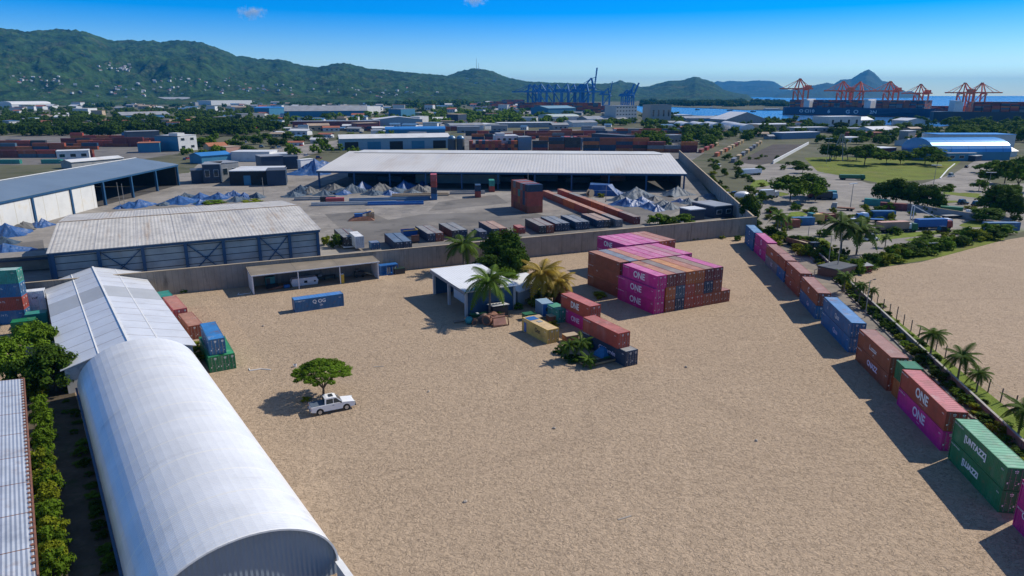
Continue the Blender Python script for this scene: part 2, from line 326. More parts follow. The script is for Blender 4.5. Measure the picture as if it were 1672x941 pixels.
terrain('far_ridge', sky4, [(1120,14000),(1330,14000)], [(1120,18500),(1330,18500)], forest2, 110, 24, .12, .0004, 1.1, 10, 14, -2)
sky5 = [(1262,154.4),(1290,147),(1310,143),(1330,139),(1350,135),(1362,137),(1373,130),(1390,129),(1405,119),(1418,113.5),(1427,118),(1440,132),(1450,133.5),(1465,140.5),(1472,146.5),(1480,149.5),(1488,148.5),(1496,152),(1508,154.8)]
terrain('island_mountain', sky5, [(1262,11000),(1418,10500),(1508,12000)], [(1262,14500),(1418,14500),(1508,14500)], forest2, 140, 30, .12, .0006, 1.1, 8, 8, -2)
def on_hill(name, x, y):
    """where the sight line (x, y) meets a slope"""
    hf = TERR[name]; v = y - 470.5; u = x - 836; dn = v*CT + FPX*ST; f = FPX*CT - v*ST; L_ = math.hypot(u, f)
    for i in range(4, 200):
        X, Y, h = hf(x, i / 200); r = math.hypot(X, Y)
        if CAMH - dn * r / L_ <= h: return Vector((X, Y, h))
    return None
# ---------------------------------------------------------------- air
hz = bpy.data.materials.new('haze_air'); hz.use_nodes = True; hn = hz.node_tree.nodes
for q in list(hn):
    if q.type == 'BSDF_PRINCIPLED': hn.remove(q)
pv = hn.new('ShaderNodeVolumePrincipled'); pv.inputs['Color'].default_value = (.03, .42, 1, 1); pv.inputs['Density'].default_value = .000042; pv.inputs['Anisotropy'].default_value = .0
hz.node_tree.links.new(pv.outputs[0], hn['Material Output'].inputs['Volume'])
tag(MB().box(-26500, -1500, -6, 26500, 26500, 640).build('haze', hz), kind='stuff')
# ---------------------------------------------------------------- two small clouds
def cloud(x, y, dist, w, label, seed):
    v = y - 470.5; u = x - 836; dn = v*CT + FPX*ST; f = FPX*CT - v*ST; k = dist / f
    c = Vector((u*k, dist, CAMH - dn*k)); mb = MB(); r = random.Random(seed)
    mb.blob((0,0,0), (w*.62, w*.3, w*.26), 20, 12)
    m = bpy.data.materials.new('cloud_vapour'); m.use_nodes = True; N = m.node_tree.nodes; L = m.node_tree.links
    for q in list(N):
        if q.type == 'BSDF_PRINCIPLED': N.remove(q)
    p = N.new('ShaderNodeVolumePrincipled'); p.inputs['Color'].default_value = (1,1,1,1); p.inputs['Anisotropy'].default_value = .3
    tc = N.new('ShaderNodeTexCoord'); n1 = N.new('ShaderNodeTexNoise'); n1.inputs['Scale'].default_value = 3.2/w*2; n1.inputs['Detail'].default_value = 5; L.new(tc.outputs['Object'], n1.inputs['Vector'])
    mp = N.new('ShaderNodeMapping'); mp.inputs['Scale'].default_value = (1/(w*.62), 1/(w*.3), 1/(w*.26)); L.new(tc.outputs['Object'], mp.inputs[0])
    ln = N.new('ShaderNodeVectorMath'); ln.operation = 'LENGTH'; L.new(mp.outputs[0], ln.inputs[0])
    su = N.new('ShaderNodeMath'); su.operation = 'MULTIPLY_ADD'; su.inputs[1].default_value = -.42; L.new(ln.outputs['Value'], su.inputs[0]); L.new(n1.outputs[0], su.inputs[2])
    mr = N.new('ShaderNodeMapRange'); mr.inputs[1].default_value = .20; mr.inputs[2].default_value = .45; mr.inputs[4].default_value = 3.4 / w; L.new(su.outputs[0], mr.inputs[0]); L.new(mr.outputs[0], p.inputs['Density'])
    L.new(p.outputs[0], N['Material Output'].inputs['Volume'])
    o = mb.build('cloud', m, smooth=True); o.location = c; tag(o, label, 'cloud', 'small clouds in the blue sky'); return o
cloud(410, 21, 12500, 520, 'small white puff of cloud high above the wooded ridge', 1)
cloud(775, 1, 12500, 430, 'faint wisp of cloud at the top edge above the blue cranes', 2)
# ---------------------------------------------------------------- shipping containers
PAL = dict(red=(.36,.058,.036), brown=(.28,.070,.032), maroon=(.16,.028,.032), magenta=(.50,.015,.20), blue=(.020,.125,.27), navy=(.010,.040,.085),
           green=(.010,.17,.065), teal=(.03,.24,.19), yellow=(.62,.42,.11), orange=(.42,.12,.03), grey=(.16,.17,.18), white=(.62,.64,.65), tan=(.46,.33,.16), dark=(.028,.032,.036), rose=(.40,.07,.075), steel=(.05,.10,.15))
cpaint = M('container_paint', objcol=True, rough=.5, var=.24, scale=.6, spots=[(RUST, .5, 1.3), (GRIME, .25, .5, (1, 1, .2)), ((.42,.38,.35), .2, .35, (1, 1, .3))])
croof = M('faded_toplit_roof_paint', objcol=True, rough=.6, var=.24, scale=.35, spots=[(RUST, .6, .55), ((.5,.47,.43), .45, .3), (GRIME, .5, .9)])
cframe = M('container_frame_paint', objcol=True, rough=.5, var=.15, scale=1.2, spots=(RUST, .5, 1.8))
galv = M('galvanised_rod', (.26,.25,.24), .5, .3)
letter_w = M('white_lettering', (.78,.78,.76), .6, var=.08); letter_d = M('dark_lettering', (.03,.03,.035), .6); letter_l = M('pale_lettering', (.75,.62,.75), .6)
W_, H_ = 2.44, 2.6
CM = {}
def wave_side(mb, x, L, H, s, z0=.14):
    n = int((L - .36) / .28); p = (L - .36) / n; ys = []
    for i in range(n):
        y = .18 + i*p; ys += [(y, .055), (y + p*.25, .055), (y + p*.5, .015), (y + p*.75, .015)]
    ys.append((L - .18, .055)); vs = []
    for y, d in ys: vs += [(x + s*d, y, z0), (x + s*d, y, H - .10)]
    mb.add(vs, [((2*i, 2*i+1, 2*i+3, 2*i+2) if s > 0 else (2*i, 2*i+2, 2*i+3, 2*i+1)) for i in range(len(ys) - 1)])
def cmeshes(L, H):
    k = (round(L, 1), round(H, 2))
    if k in CM: return CM[k]
    L = k[0]; d = {}
    mb = MB(); wave_side(mb, 0, L, H, 1); wave_side(mb, W_, L, H, -1)
    mb.quad((.1, L-.06, .12), (.1, L-.06, H-.1), (W_-.1, L-.06, H-.1), (W_-.1, L-.06, .12)); mb.box(.06, .1, .10, W_-.06, L-.1, .16); d['shell'] = mb.mesh('shell', cpaint)
    mb = MB(); n = int(L / .6)
    for i in range(n): y0 = .12 + (L-.24)*i/n; mb.box(.09, y0 + .06, H-.06, W_-.09, y0 + (L-.24)/n, H-.022)
    mb.box(.08, .1, H-.09, W_-.08, L-.1, H-.045); d['roof'] = mb.mesh('roof', croof)
    mb = MB()
    for x in (0, W_-.15):
        for y in (0, L-.15): mb.box(x, y, 0, x+.15, y+.15, H)
        mb.box(x+.01, .15, 0, x+.13, L-.15, .15); mb.box(x+.02, .15, H-.12, x+.12, L-.15, H-.012)
    for y in (.01, L-.13): mb.box(.15, y, 0, W_-.15, y+.12, .14); mb.box(.15, y, H-.14, W_-.15, y+.12, H-.012)
    d['frame'] = mb.mesh('corner_frame', cframe)
    mb = MB(); w = (W_-.34)/2
    mb.box(0, 0, 0, w, .05, H-.32)
    for i in range(4): mb.box(.06+i*.26, -.025, .08, .18+i*.26, -.001, H-.40)
    d['door'] = mb.mesh('door', cpaint)
    mb = MB()
    for x in (.26, .78):
        mb.tube((x, -.06, -.05), (x, -.06, H-.27), .022, n=5)
        for z in (.05, .7, 1.3, H-.45): mb.box(x-.06, -.07, z, x+.06, -.026, z+.07)
        mb.box(x-.02, -.075, .95, x+.24, -.06, 1.0)
    mb.mi = 1
    mb.box(.62, -.032, H-.62, .98, -.026, H-.50); mb.box(.66, -.032, H-.78, .94, -.026, H-.70); mb.box(.06, -.032, .55, .18, -.026, .75); mb.box(.86, -.032, .42, .98, -.026, .5)
    d['gear'] = mb.mesh('locking_gear', [galv, letter_w])
    mb = MB(); n = max(4, int(L / .55))
    mb.box(.03, .03, .05, W_-.03, L-.03, H-.03)
    for x in (-.0, W_-.14):
        for y in (0, L-.14): mb.box(x, y, 0, x+.14, y+.14, H)
        mb.box(x+.01, .14, H-.12, x+.13, L-.14, H); mb.box(x+.01, .14, 0, x+.13, L-.14, .14)
    for i in range(n):
        y = .2 + (L-.4)*i/n
        mb.box(0, y, .16, .035, y+.25, H-.14); mb.box(W_-.035, y, .16, W_, y+.25, H-.14)
    for x in (.3, .75, 1.35, 1.8): mb.box(x, -.02, .1, x+.1, .035, H-.1)
    mb.box(1.19, -.02, .1, 1.25, .036, H-.1); mb.box(.14, 0, H-.12, W_-.14, .1, H-.01)
    d['plain'] = mb.mesh('container', cpaint)
    CM[k] = d; return d
def text_mesh(body, size, mat, squeeze=1.0, bold=.0):
    c = bpy.data.curves.new('lettering', 'FONT'); c.body = body; c.size = size; c.align_x = 'CENTER'; c.align_y = 'CENTER'; c.offset = bold; c.extrude = .004
    o = bpy.data.objects.new('tmp', c); COL.objects.link(o); dg = bpy.context.evaluated_depsgraph_get()
    me = bpy.data.meshes.new_from_object(o.evaluated_get(dg)); bpy.data.objects.remove(o); bpy.data.curves.remove(c)
    me.materials.clear(); me.materials.append(mat); me.name = 'lettering'
    if squeeze != 1: me.transform(Matrix.Diagonal((squeeze, 1, 1, 1)))
    return me
TXT = {}
def lettering(parent, body, size, mat, y, z, squeeze=1.0, bold=.0, x=-.008):
    k = (body, size, mat.name, squeeze)
    if k not in TXT: TXT[k] = text_mesh(body, size, mat, squeeze, bold)
    o = put('lettering', TXT[k], parent)
    o.matrix_local = Matrix(((0,0,-1,x),(-1,0,0,y),(0,1,0,z),(0,0,0,1))); return o
CG = {}; IDS = ['TLU 204178 45G1', 'CXU 731406 22G1', 'GSU 550921 42G1', 'BMU 118347 45G1']
def tint(c, k=.1):
    f = 1 + R.uniform(-k, k); return tuple(min(.85, max(.004, v * f)) for v in c)
def container(p, u, L, col, label, group, H=H_, text=None, roofcol=None, plain=False, doors=True):
    """p: foot corner shared by the door end and the long side that carries the lettering; u: compass of the door end, the length runs 90 degrees beyond"""
    c = PAL[col] if isinstance(col, str) else col; d = cmeshes(L, H); c = tint(c)
    if plain:
        o = put('shipping_container', d['plain'], None, p, u, c); return tag(o, label, 'container', group)
    e = thing('shipping_container', label, 'container', p, u, group)
    put('shell', d['shell'], e, color=c); put('corner_frame', d['frame'], e, color=tint(c, .05))
    rc = PAL[roofcol] if isinstance(roofcol, str) else roofcol
    if rc is None: rc = tuple(v*.72 + .15*(.9, .8, .76)[i] for i, v in enumerate(c))  # roofs paler: some sun-bleaching, mostly light from above put into the colour
    put('roof', d['roof'], e, color=rc)
    for i in (0, 1):
        o = put('door', d['door'], e, (.165 + i*1.057, .035, .16), color=tint(c, .06)); put('locking_gear', d['gear'], o)
    if p[1] < 175: lettering(e, IDS[len(CG) % 4], .27, letter_w, L - 1.15, H - .36); lettering(e, IDS[len(CG) % 4][-4:], .24, letter_w, .75, H - .62); CG[len(CG)] = 1
    for tx in (text if isinstance(text, list) else [text] if text else []):
        lettering(e, *tx)
    return e
cols_word = lambda c: {'dark': 'charcoal', 'steel': 'slate blue'}.get(c, c)
# ---------------------------------------------------------------- trees and plants
leaf_m = M('tree_leaves', (.088,.150,.012), .85, var=.55, scale=1.3, rnd=.25, trans=.22, spec=.05)
leaf_d = M('dense_dark_leaves', (.047,.088,.010), .85, var=.5, scale=.9, rnd=.3, trans=.18, spec=.05)
leaf_y = M('yellow_green_leaves', (.17,.20,.015), .85, var=.45, scale=1.5, rnd=.2, trans=.25, spec=.05)
leaf_o = M('orange_brown_leaves', (.30,.205,.018), .6, var=.5, scale=1.2, trans=.25, spec=.2)
palm_m = M('palm_fronds', (.070,.120,.014), .75, var=.4, scale=1.0, rnd=.2, trans=.2, spec=.08)
bark = M('bark', (.11,.085,.06), .9, var=.3, scale=4, bump=.05)
palm_bark = M('palm_bark', (.17,.145,.115), .9, var=.3, scale=3, bump=.04)
def leafball(mb, c, r, n, s, rnd, up=.35, flat=1.0):
    c = Vector(c)
    for _ in range(n):
        d = Vector((rnd.gauss(0,1), rnd.gauss(0,1), rnd.gauss(0,1))).normalized()
        q = rnd.uniform(.55, 1.05); p = c + Vector((d.x*r, d.y*r, d.z*r*flat)) * q
        nn = (d + Vector((rnd.uniform(-.7,.7), rnd.uniform(-.7,.7), rnd.uniform(-.4,.7) + up))).normalized()
        a = nn.cross(Vector((rnd.gauss(0,1), rnd.gauss(0,1), rnd.gauss(0,1)))).normalized(); b = nn.cross(a)
        e = s * rnd.uniform(.6, 1.25); a *= e; b *= e * rnd.uniform(.45, .7)
        mb.add([p - a, p - b*.9 + nn*e*.12, p + a, p + b*.9 + nn*e*.12], [(0,1,2,3)])
def crown_mesh(seed, nc, nl, s, mat, rz=.8, lo=-.45, cr=(.22, .40), name='crown', core=True):
    """a crown about one unit in radius, centred on its middle"""
    r = random.Random(seed); mb = MB(); cs = []
    for i in range(nc):
        th = r.uniform(0, 2*math.pi); z = r.uniform(lo, 1) ; q = math.sqrt(max(.02, 1 - z*z)) * r.uniform(.45, .86) if z > 0 else r.uniform(.35, .82)
        cs.append((q*math.cos(th), q*math.sin(th), z*rz*.74, r.uniform(*cr)))
    for x, y, z, k in cs: leafball(mb, (x, y, z), k, nl, s, r, flat=.8)
    if core:
        for x, y, z, k in cs: mb.blob((x*.8, y*.8, z*.8), (k*.62, k*.62, k*.5), 6, 4, .2, r)
    return mb.mesh(name, mat)
CROWN = {}
def crowns(kind):
    if kind in CROWN: return CROWN[kind]
    f = dict(near=lambda i: crown_mesh(50+i, 44, 100, .08, leaf_m, lo=-.7), dense=lambda i: crown_mesh(80+i, 46, 95, .08, leaf_d, rz=.95, lo=-.75), mid=lambda i: crown_mesh(10+i, 26, 34, .125, leaf_m),
             middark=lambda i: crown_mesh(20+i, 34, 42, .12, leaf_d, lo=-.7), far=lambda i: crown_mesh(30+i, 15, 15, .2, leaf_d), farlight=lambda i: crown_mesh(40+i, 15, 15, .2, leaf_m),
             bush=lambda i: crown_mesh(60+i, 20, 40, .12, leaf_m, rz=.75, lo=-.8, name='foliage'), ybush=lambda i: crown_mesh(70+i, 18, 42, .12, leaf_y, rz=.7, lo=-.8, name='foliage'), dbush=lambda i: crown_mesh(90+i, 18, 36, .13, leaf_d, rz=.7, lo=-.8, name='foliage'))[kind]
    CROWN[kind] = [f(i) for i in range(3)]; return CROWN[kind]
def trunk_mesh(seed, h=1.0, forks=4):
    r = random.Random(seed); mb = MB(); mb.tube((0,0,-.02), (.02,.01,.55), .055, .042, 7)
    for i in range(forks):
        a = 2*math.pi*i/forks + r.uniform(-.4,.4); m = Vector((.02 + .22*math.cos(a), .01 + .22*math.sin(a), .85)); mb.tube((.02,.01,.5), m, .034, .02, 6)
        mb.tube(m, m + Vector((.2*math.cos(a+.4), .2*math.sin(a+.4), .3)), .02, .008, 5)
    return mb.mesh('trunk', bark)
TRUNK = [trunk_mesh(i) for i in range(3)]
PLANTED = []
def tree(p, h, w, kind, label, group=None, name='tree', numbered=None):
    """h full height, w crown width"""
    p = Vector(p); e = thing(name, label, 'tree', p, R.uniform(0, 360), group); ch = crowns(kind)[R.randrange(3)]
    rz = min(h*.52, w*.62)
    t = put('trunk', TRUNK[R.randrange(3)], e); tz = max(.5, h - rz*.95); t.scale = (max(.6, tz*.9),)*2 + (tz,)
    c = put('crown', ch, e, (0, 0, h - rz*.88)); c.scale = (w/2, w/2, rz)
    PLANTED.append((p.x, p.y, w/2))
    if numbered: later(e, *numbered)
    return e
def fartree(p, h, w, label, group, kind='far'):
    o = put('tree', crowns(kind)[R.randrange(3)], None, Vector(p) + Vector((0, 0, h*.45)), R.uniform(0, 360)); o.scale = (w/2, w/2, h*.58); tag(o, label, 'tree', group); return o
def bush(p, h, w, kind, label, group=None, name='shrub', cat='shrub'):
    o = put(name, crowns(kind)[R.randrange(3)], None, Vector(p) + Vector((0, 0, h*.42)), R.uniform(0, 360)); o.scale = (w/2, w/2, h*.62); return tag(o, label, cat, group)
def frond(mb, a, L, lift, droop, rnd, wl=.30, n=13):
    pr = Vector((0,0,0)); d0 = Vector((math.cos(a), math.sin(a), 0)); side = Vector((-d0.y, d0.x, 0)); pts = []
    for i in range(n + 1):
        t = i / n; pts.append(d0 * (L * (t - .18*t*t*droop)) + Vector((0, 0, L * (lift*t - droop*t*t))))
    for i in range(n):
        p, q = pts[i], pts[i+1]; t = (i + .5) / n; ll = wl * L * (math.sin(math.pi * min(1, t*.9 + .12)) ** .7) * rnd.uniform(.85, 1.1); wd_ = (q - p).length * .62
        f = (q - p).normalized()
        for sgn in (1, -1):
            tip = p + side*(sgn*ll) + f*(ll*.45) + Vector((0, 0, -ll*.42)); mb.add([p - f*wd_*.6, p + f*wd_*1.2, tip + f*wd_*.4, tip - f*wd_*.1], [(0,1,2,3)])
        mb.bar(p, q, .035 * L * .3, .03*L*.3)
def palm_crown(seed, mat, nf=30, n=13, wl=.30):
    r = random.Random(seed); mb = MB()
    for i in range(nf):
        k = i / nf; frond(mb, i * 2.39996, 1.0 * r.uniform(.85, 1.1), 1.0 - 1.0*k + r.uniform(-.1,.1), .55 + .55*k, r, wl, n)
    return mb.mesh('crown', mat)
PALMC = [palm_crown(i, palm_m, 24, 18, .21) for i in range(3)]; PALMO = [palm_crown(9, leaf_o, 34, 16, .24)]; PALMF = [palm_crown(5, palm_m, 12, 7, .3)]
def palm(p, h, r, label, group=None, crowns_=None, lean=0.0, name='palm_tree'):
    e = thing(name, label, 'palm', p, R.uniform(0, 360), group); th = h - r*.35; mb = MB(); N_ = 5; q = Vector((0,0,-.1))
    for i in range(N_):
        t = (i + 1)/N_; nq = Vector((lean*th*t*t, 0, th*t)); mb.tube(q, nq, .02*h*(1 - .35*i/N_) + .06, .02*h*(1 - .35*t) + .06, 7); q = nq
    mb.build('trunk', palm_bark, e); c = put('crown', (crowns_ or PALMC)[R.randrange(len(crowns_ or PALMC))], e, q); c.scale = (r, r, r*.9); return e
# ---------------------------------------------------------------- buildings
wallw = M('white_wall', (.55,.56,.55), .8, var=.12, scale=.2, spots=(GRIME, .35, .3)); wallg = M('grey_wall', (.27,.28,.28), .85, var=.15, scale=.2, spots=(GRIME, .4, .25))
wallb = M('blue_wall', (.03,.17,.28), .6, var=.12, scale=.2); walln = M('navy_wall', (.018,.04,.075), .6, var=.2, scale=.2); wallt = M('tan_wall', (.42,.33,.22), .85, var=.15, scale=.2); wallp = M('pink_wall', (.45,.27,.22), .85, var=.15)
roofw = M('white_sheet_roof', (.62,.62,.60), .45, .0, var=.10, scale=.12, spots=[((.42,.33,.24), .45, .09), ((.40,.41,.42), .5, .05)]); roofg = M('grey_sheet_roof', (.27,.28,.285), .5, .0, var=.2, scale=.1, spots=((.2,.12,.07), .5, .08))
roofb = M('blue_sheet_roof', (.04,.22,.52), .35, .2, var=.12, scale=.1); roofr = M('rust_red_roof', (.34,.11,.06), .7, var=.3, scale=.15); rooft = M('tan_roof', (.36,.27,.19), .75, var=.25, scale=.15); roofd = M('dark_sheet_roof', (.07,.075,.08), .55, var=.3, scale=.1)
glass = M('dark_window_glass', (.02,.035,.045), .12, spec=.7); steelb = M('blue_steel', (.008,.060,.14), .5, var=.15, scale=.5); trimw = M('white_trim', (.7,.7,.68), .6); voidm = M('dark_interior_shade', (.02,.022,.024), .9, var=.3)  # voidm: near-black, the shade of interiors put into the colour
OCC = []
def free(x, y, r):
    return all((x-a)**2 + (y-b)**2 > (r + c)**2 for a, b, c in OCC)
def bld(xl, yl, xr, yr, h, depth, kind, wall, roof, label, cat='warehouse', name='warehouse', rise=None, windows=0, group=None, doors=0, over=.6, storeys=1):
    """front foot line between two survey readings; the block runs `depth` away from it"""
    a, b = G(xl, yl), G(xr, yr); d = b - a; w = d.length; ang = math.degrees(math.atan2(d.y, d.x)); rise = rise if rise is not None else w * .06
    e = thing(name, label, cat, a, ang, group); mb = MB(); D_ = depth; o = over
    c = a + d*.5 + Vector((-d.y, d.x, 0)).normalized()*D_/2; OCC.append((c.x, c.y, max(w, D_)*.5))
    rb = MB()
    if kind == 'gable':       # ridge along the front
        mb.box(0, 0, 0, w, D_, h); mb.add([(0,0,h),(0,D_,h),(0,D_/2,h+rise),(w,0,h),(w,D_,h),(w,D_/2,h+rise)], [(0,1,2),(5,4,3)])
        rb.slab([(-o,-o,h+.1-rise*o*2/D_),(w+o,-o,h+.1-rise*o*2/D_),(w+o,D_/2,h+rise+.15),(-o,D_/2,h+rise+.15)], .25); rb.slab([(-o,D_/2,h+rise+.152),(w+o,D_/2,h+rise+.152),(w+o,D_+o,h+.1-rise*o*2/D_),(-o,D_+o,h+.1-rise*o*2/D_)], .25)
    elif kind == 'gable2':    # ridge away from the front
        mb.box(0, 0, 0, w, D_, h); mb.add([(0,0,h),(w,0,h),(w/2,0,h+rise),(0,D_,h),(w,D_,h),(w/2,D_,h+rise)], [(0,1,2),(5,4,3)])
        rb.slab([(-o,-o,h+.1),(w/2,-o,h+rise+.15),(w/2,D_+o,h+rise+.15),(-o,D_+o,h+.1)], .25); rb.slab([(w/2,-o,h+rise+.152),(w+o,-o,h+.1),(w+o,D_+o,h+.1),(w/2,D_+o,h+rise+.152)], .25)
    elif kind in ('arch', 'arch2'):   # barrel along / away from the front
        mb.box(0, 0, 0, w, D_, h); n = 12; S = D_ if kind == 'arch' else w
        pf = [(S/2*(1 - math.cos(math.pi*i/n)), h + .05 + rise*math.sin(math.pi*i/n)) for i in range(n+1)]
        if kind == 'arch':
            vs = [(-.5, y, z) for y, z in pf] + [(w+.5, y, z) for y, z in pf]
        else: vs = [(y, D_+.5, z) for y, z in pf] + [(y, -.5, z) for y, z in pf]
        rb.add(vs, [(i, n+1+i, n+2+i, i+1) for i in range(n)] + [tuple(range(n+1)), tuple(range(2*n+1, n, -1))])
    else:
        mb.box(0, 0, 0, w, D_, h); rb.box(-.2, -.2, h, w+.2, D_+.2, h+.35)
        if kind == 'parapet': rb.box(.3, .3, h+.35, w*.4, D_*.5, h+2.2)
    wo = mb.build('wall', wall, e); rb.build('roof', roof, e)
    if windows:
        for s_ in range(storeys):
            for i in range(windows):
                x = w*(i+.5)/windows; z0 = h*(s_+.35)/storeys; hh = h*.38/storeys; ww = min(w/windows*.55, 3.5)
                f = MB().box(x-ww/2, -.08, z0, x+ww/2, .02, z0+hh).build('window', trimw, e); MB().box(x-ww/2+.12, -.1, z0+.12, x+ww/2-.12, -.06, z0+hh-.12).build('pane', glass, f)
    for i in range(doors):
        x = w*(i+.5)/doors; MB().box(x-w/doors*.3, -.09, 0, x+w/doors*.3, .02, h*.7).build('door', voidm if i % 2 == 0 else wallb, e)
    return e
# ---------------------------------------------------------------- arched warehouse beside the yard
zinc = M('white_corrugated_zinc', (.74,.745,.74), .34, .28, var=.09, scale=.25, spots=[((.45,.43,.40), .45, .35, (1, .15, 1)), ((.66,.66,.65), .5, .12, (1, .3, 1))], stripe=(0, 4.6, .26, (.80,.78,.72)))
endw = M('grey_blue_cladding', (.22,.27,.32), .5, .1, var=.08, scale=.3, corr=(1, .42, .06)); sidew = M('low_white_wall', (.62,.62,.60), .8, var=.15, scale=.4, spots=(GRIME, .5, .6))
e = thing('arched_warehouse', 'long white warehouse with barrel-vaulted corrugated roof beside the sand yard', 'warehouse', (-62.6, 90.8, 0), -54.5)
AL0, AL1, AWd, AH, AR = .5, 58.3, 16.0, 1.57, 5.64
mb = MB(); n = 30; nx = int((AL1 - AL0) / .15)
pf = [(AWd/2*(1 - math.cos(math.pi*i/n)), math.sin(math.pi*i/n)) for i in range(n+1)]
vs = []
for k in range(nx + 1):
    x = AL0 + (AL1 - AL0)*k/nx; a = .035 if k % 2 else 0.0
    vs += [(x, y + (a if y > 8 else -a)*(1 - s*.8), AH + AR*s + a) for y, s in pf]
mb.add(vs, [(k*(n+1)+i, k*(n+1)+i+1, (k+1)*(n+1)+i+1, (k+1)*(n+1)+i) for k in range(nx) for i in range(n)])
mb.build('roof', zinc, e)
for x, nm in ((AL1 - .35, 'end_wall'), (AL0 + .3, 'end_wall')):
    MB().add([(x, y, AH + AR*s - .02) for y, s in pf] + [(x, AWd, 0), (x, 0, 0)], [tuple(range(n + 3))]).build(nm, endw, e)
mb = MB()
for i in range(n): mb.bar((AL1 + .02, pf[i][0], AH + AR*pf[i][1]), (AL1 + .02, pf[i+1][0], AH + AR*pf[i+1][1]), .10, .16)
mb.build('verge_trim', trimw, e)
for y in (.05, AWd - .25): MB().box(AL0, y, 0, AL1 - .4, y + .2, AH - .03).build('side_wall', sidew, e)
MB().box(AL0, -.32, AH-.10, AL1, -.06, AH+.02).build('gutter', steelb, e); MB().box(AL0, AWd + .06, AH-.14, AL1 + .2, AWd + .30, AH).build('gutter', trimw, e)
e = thing('boundary_wall', 'low white wall running on from the open corner of the arched warehouse', 'wall', (-62.6, 90.8, 0), -54.5)
MB().box(AL1 + .1, AWd - .2, 0, AL1 + 26, AWd + .05, 1.5).build('wall', sidew, e); MB().box(AL1 + .1, AWd - .3, 1.503, AL1 + 26, AWd + .3, 1.62).build('coping', trimw, e)
# ---------------------------------------------------------------- gabled white shed behind it
zinc2 = M('white_sheeting', (.76,.765,.76), .38, .32, var=.10, scale=.2, corr=(0, .5, .03), spots=[((.5,.48,.44), .35, .25)], stripe=(0, 4.35, .15, (.30,.24,.18)))
zinc3 = M('grey_sheeting', (.44,.45,.45), .45, .15, var=.1, scale=.2, corr=(0, .5, .03))
e = thing('gabled_warehouse', 'white gabled shed joined to the arched warehouse, two greyer sheets across its roof', 'warehouse', (-97.1, 137.3, 0), -54.7)
GL, GW, GE, GR = 56.5, 17.4, 4.0, 6.35
mb = MB().box(0, .1, 0, GL - .5, GW - .1, GE - .15); mb.add([(.05,.1,GE-.15),(.05,GW-.1,GE-.15),(.05,GW/2,GR-.2),(GL-.55,.1,GE-.15),(GL-.55,GW-.1,GE-.15),(GL-.55,GW/2,GR-.2)], [(0,1,2),(3,5,4)])
mb.build('wall', sidew, e)
for s in (0, 1):
    y0, y1 = (-.4, GW/2) if s == 0 else (GW + .4, GW/2 + .002)
    MB().slab([(-.5,y0,GE-.1),(GL,y0,GE-.1),(GL,y1,GR),(-.5,y1,GR)] if s == 0 else [(-.5,y1,GR),(GL,y1,GR),(GL,y0,GE-.1),(-.5,y0,GE-.1)], .12).build('roof_slope', zinc2, e)
    for x0 in (17.5,):
        f = lambda y: GE - .1 + (GR - GE + .1) * abs(y - y0) / abs(y1 - y0) + .012
        q = [(x0, y0, f(y0)), (x0 + 8.7, y0, f(y0)), (x0 + 8.7, y1, f(y1)), (x0, y1, f(y1))]
        MB().quad(*(q if s == 0 else q[::-1])).build('roof_sheet', zinc3, e)
    ym = (y0*.45 + y1*.55); MB().bar((-.3, ym, f(ym) + .03), (GL, ym, f(ym) + .03), .18, .06).build('roof_batten', trimw, e)
MB().bar((-.5, GW/2, GR + .05), (GL, GW/2, GR + .05), .35, .12).build('ridge_cap', trimw, e)
# ---------------------------------------------------------------- old shed at the picture's lower corner
zinc4 = M('weathered_zinc', (.52,.54,.56), .4, .35, var=.16, scale=.5, corr=(1, .34, .07), spots=[((.30,.17,.09), .5, .35), ((.25,.27,.30), .6, .2)], stripe=(0, 6.3, .14, (.25,.12,.06)))
rustm = M('rusty_edge_steel', (.20,.085,.05), .8, var=.4, scale=1.5)
e = thing('corrugated_shed', 'silver corrugated shed with rusty roof edge beside the overgrown alley', 'shed', (-66.3, 85.8, 0), -54.4)
MB().slab([(0,-14,6.6),(48.6,-14,6.6),(48.6,0,5.0),(0,0,5.0)], .08).build('roof', zinc4, e); MB().box(.4, -13.6, 0, 48.0, -.5, 4.6).build('wall', endw, e)
mb = MB().bar((0, .08, 4.93), (48.6, .08, 4.93), .14, .3)
for i in range(50): mb.box(i*.97, -.28, 5.04, i*.97+.3, -.02, 5.12)
mb.build('rusty_fascia', rustm, e)
# ---------------------------------------------------------------- blue framed warehouse behind the wall
rsheet = M('rust_streaked_sheet', (.47,.445,.40), .6, .0, var=.2, scale=.2, corr=(0, .8, .05), spots=[((.34,.24,.15), .85, .35, (1, .10, 1)), ((.27,.27,.28), .8, .12, (1, .3, 1)), ((.60,.58,.55), .6, .2, (1, .2, 1)), ((.16,.14,.12), .8, 1.1)], stripe=(0, 8.3, .12, (.22,.22,.24)))
clad = M('stained_panel_cladding', (.29,.33,.34), .7, var=.25, scale=.3, spots=[((.30,.29,.26), .8, .25), ((.30,.20,.12), .5, .6)], stripe=(2, 1.55, .18, (.03,.045,.06)))
e = thing('blue_framed_warehouse', 'weathered warehouse with streaked pale roof and blue cross-braced steel frame', 'warehouse', (-100.4, 144.7, 0), 27.8)
BW, BD, BE, BR = 57.8, 55.0, 9.0, 11.3
mb = MB().box(.3, .45, 0, BW - .3, BD - .3, BE - .3); mb.add([(.3,.45,BE-.3),(.3,BD-.3,BE-.3),(.3,BD/2,BR-.3),(BW-.3,.45,BE-.3),(BW-.3,BD-.3,BE-.3),(BW-.3,BD/2,BR-.3)], [(0,2,1),(3,4,5)]); mb.build('wall', clad, e)
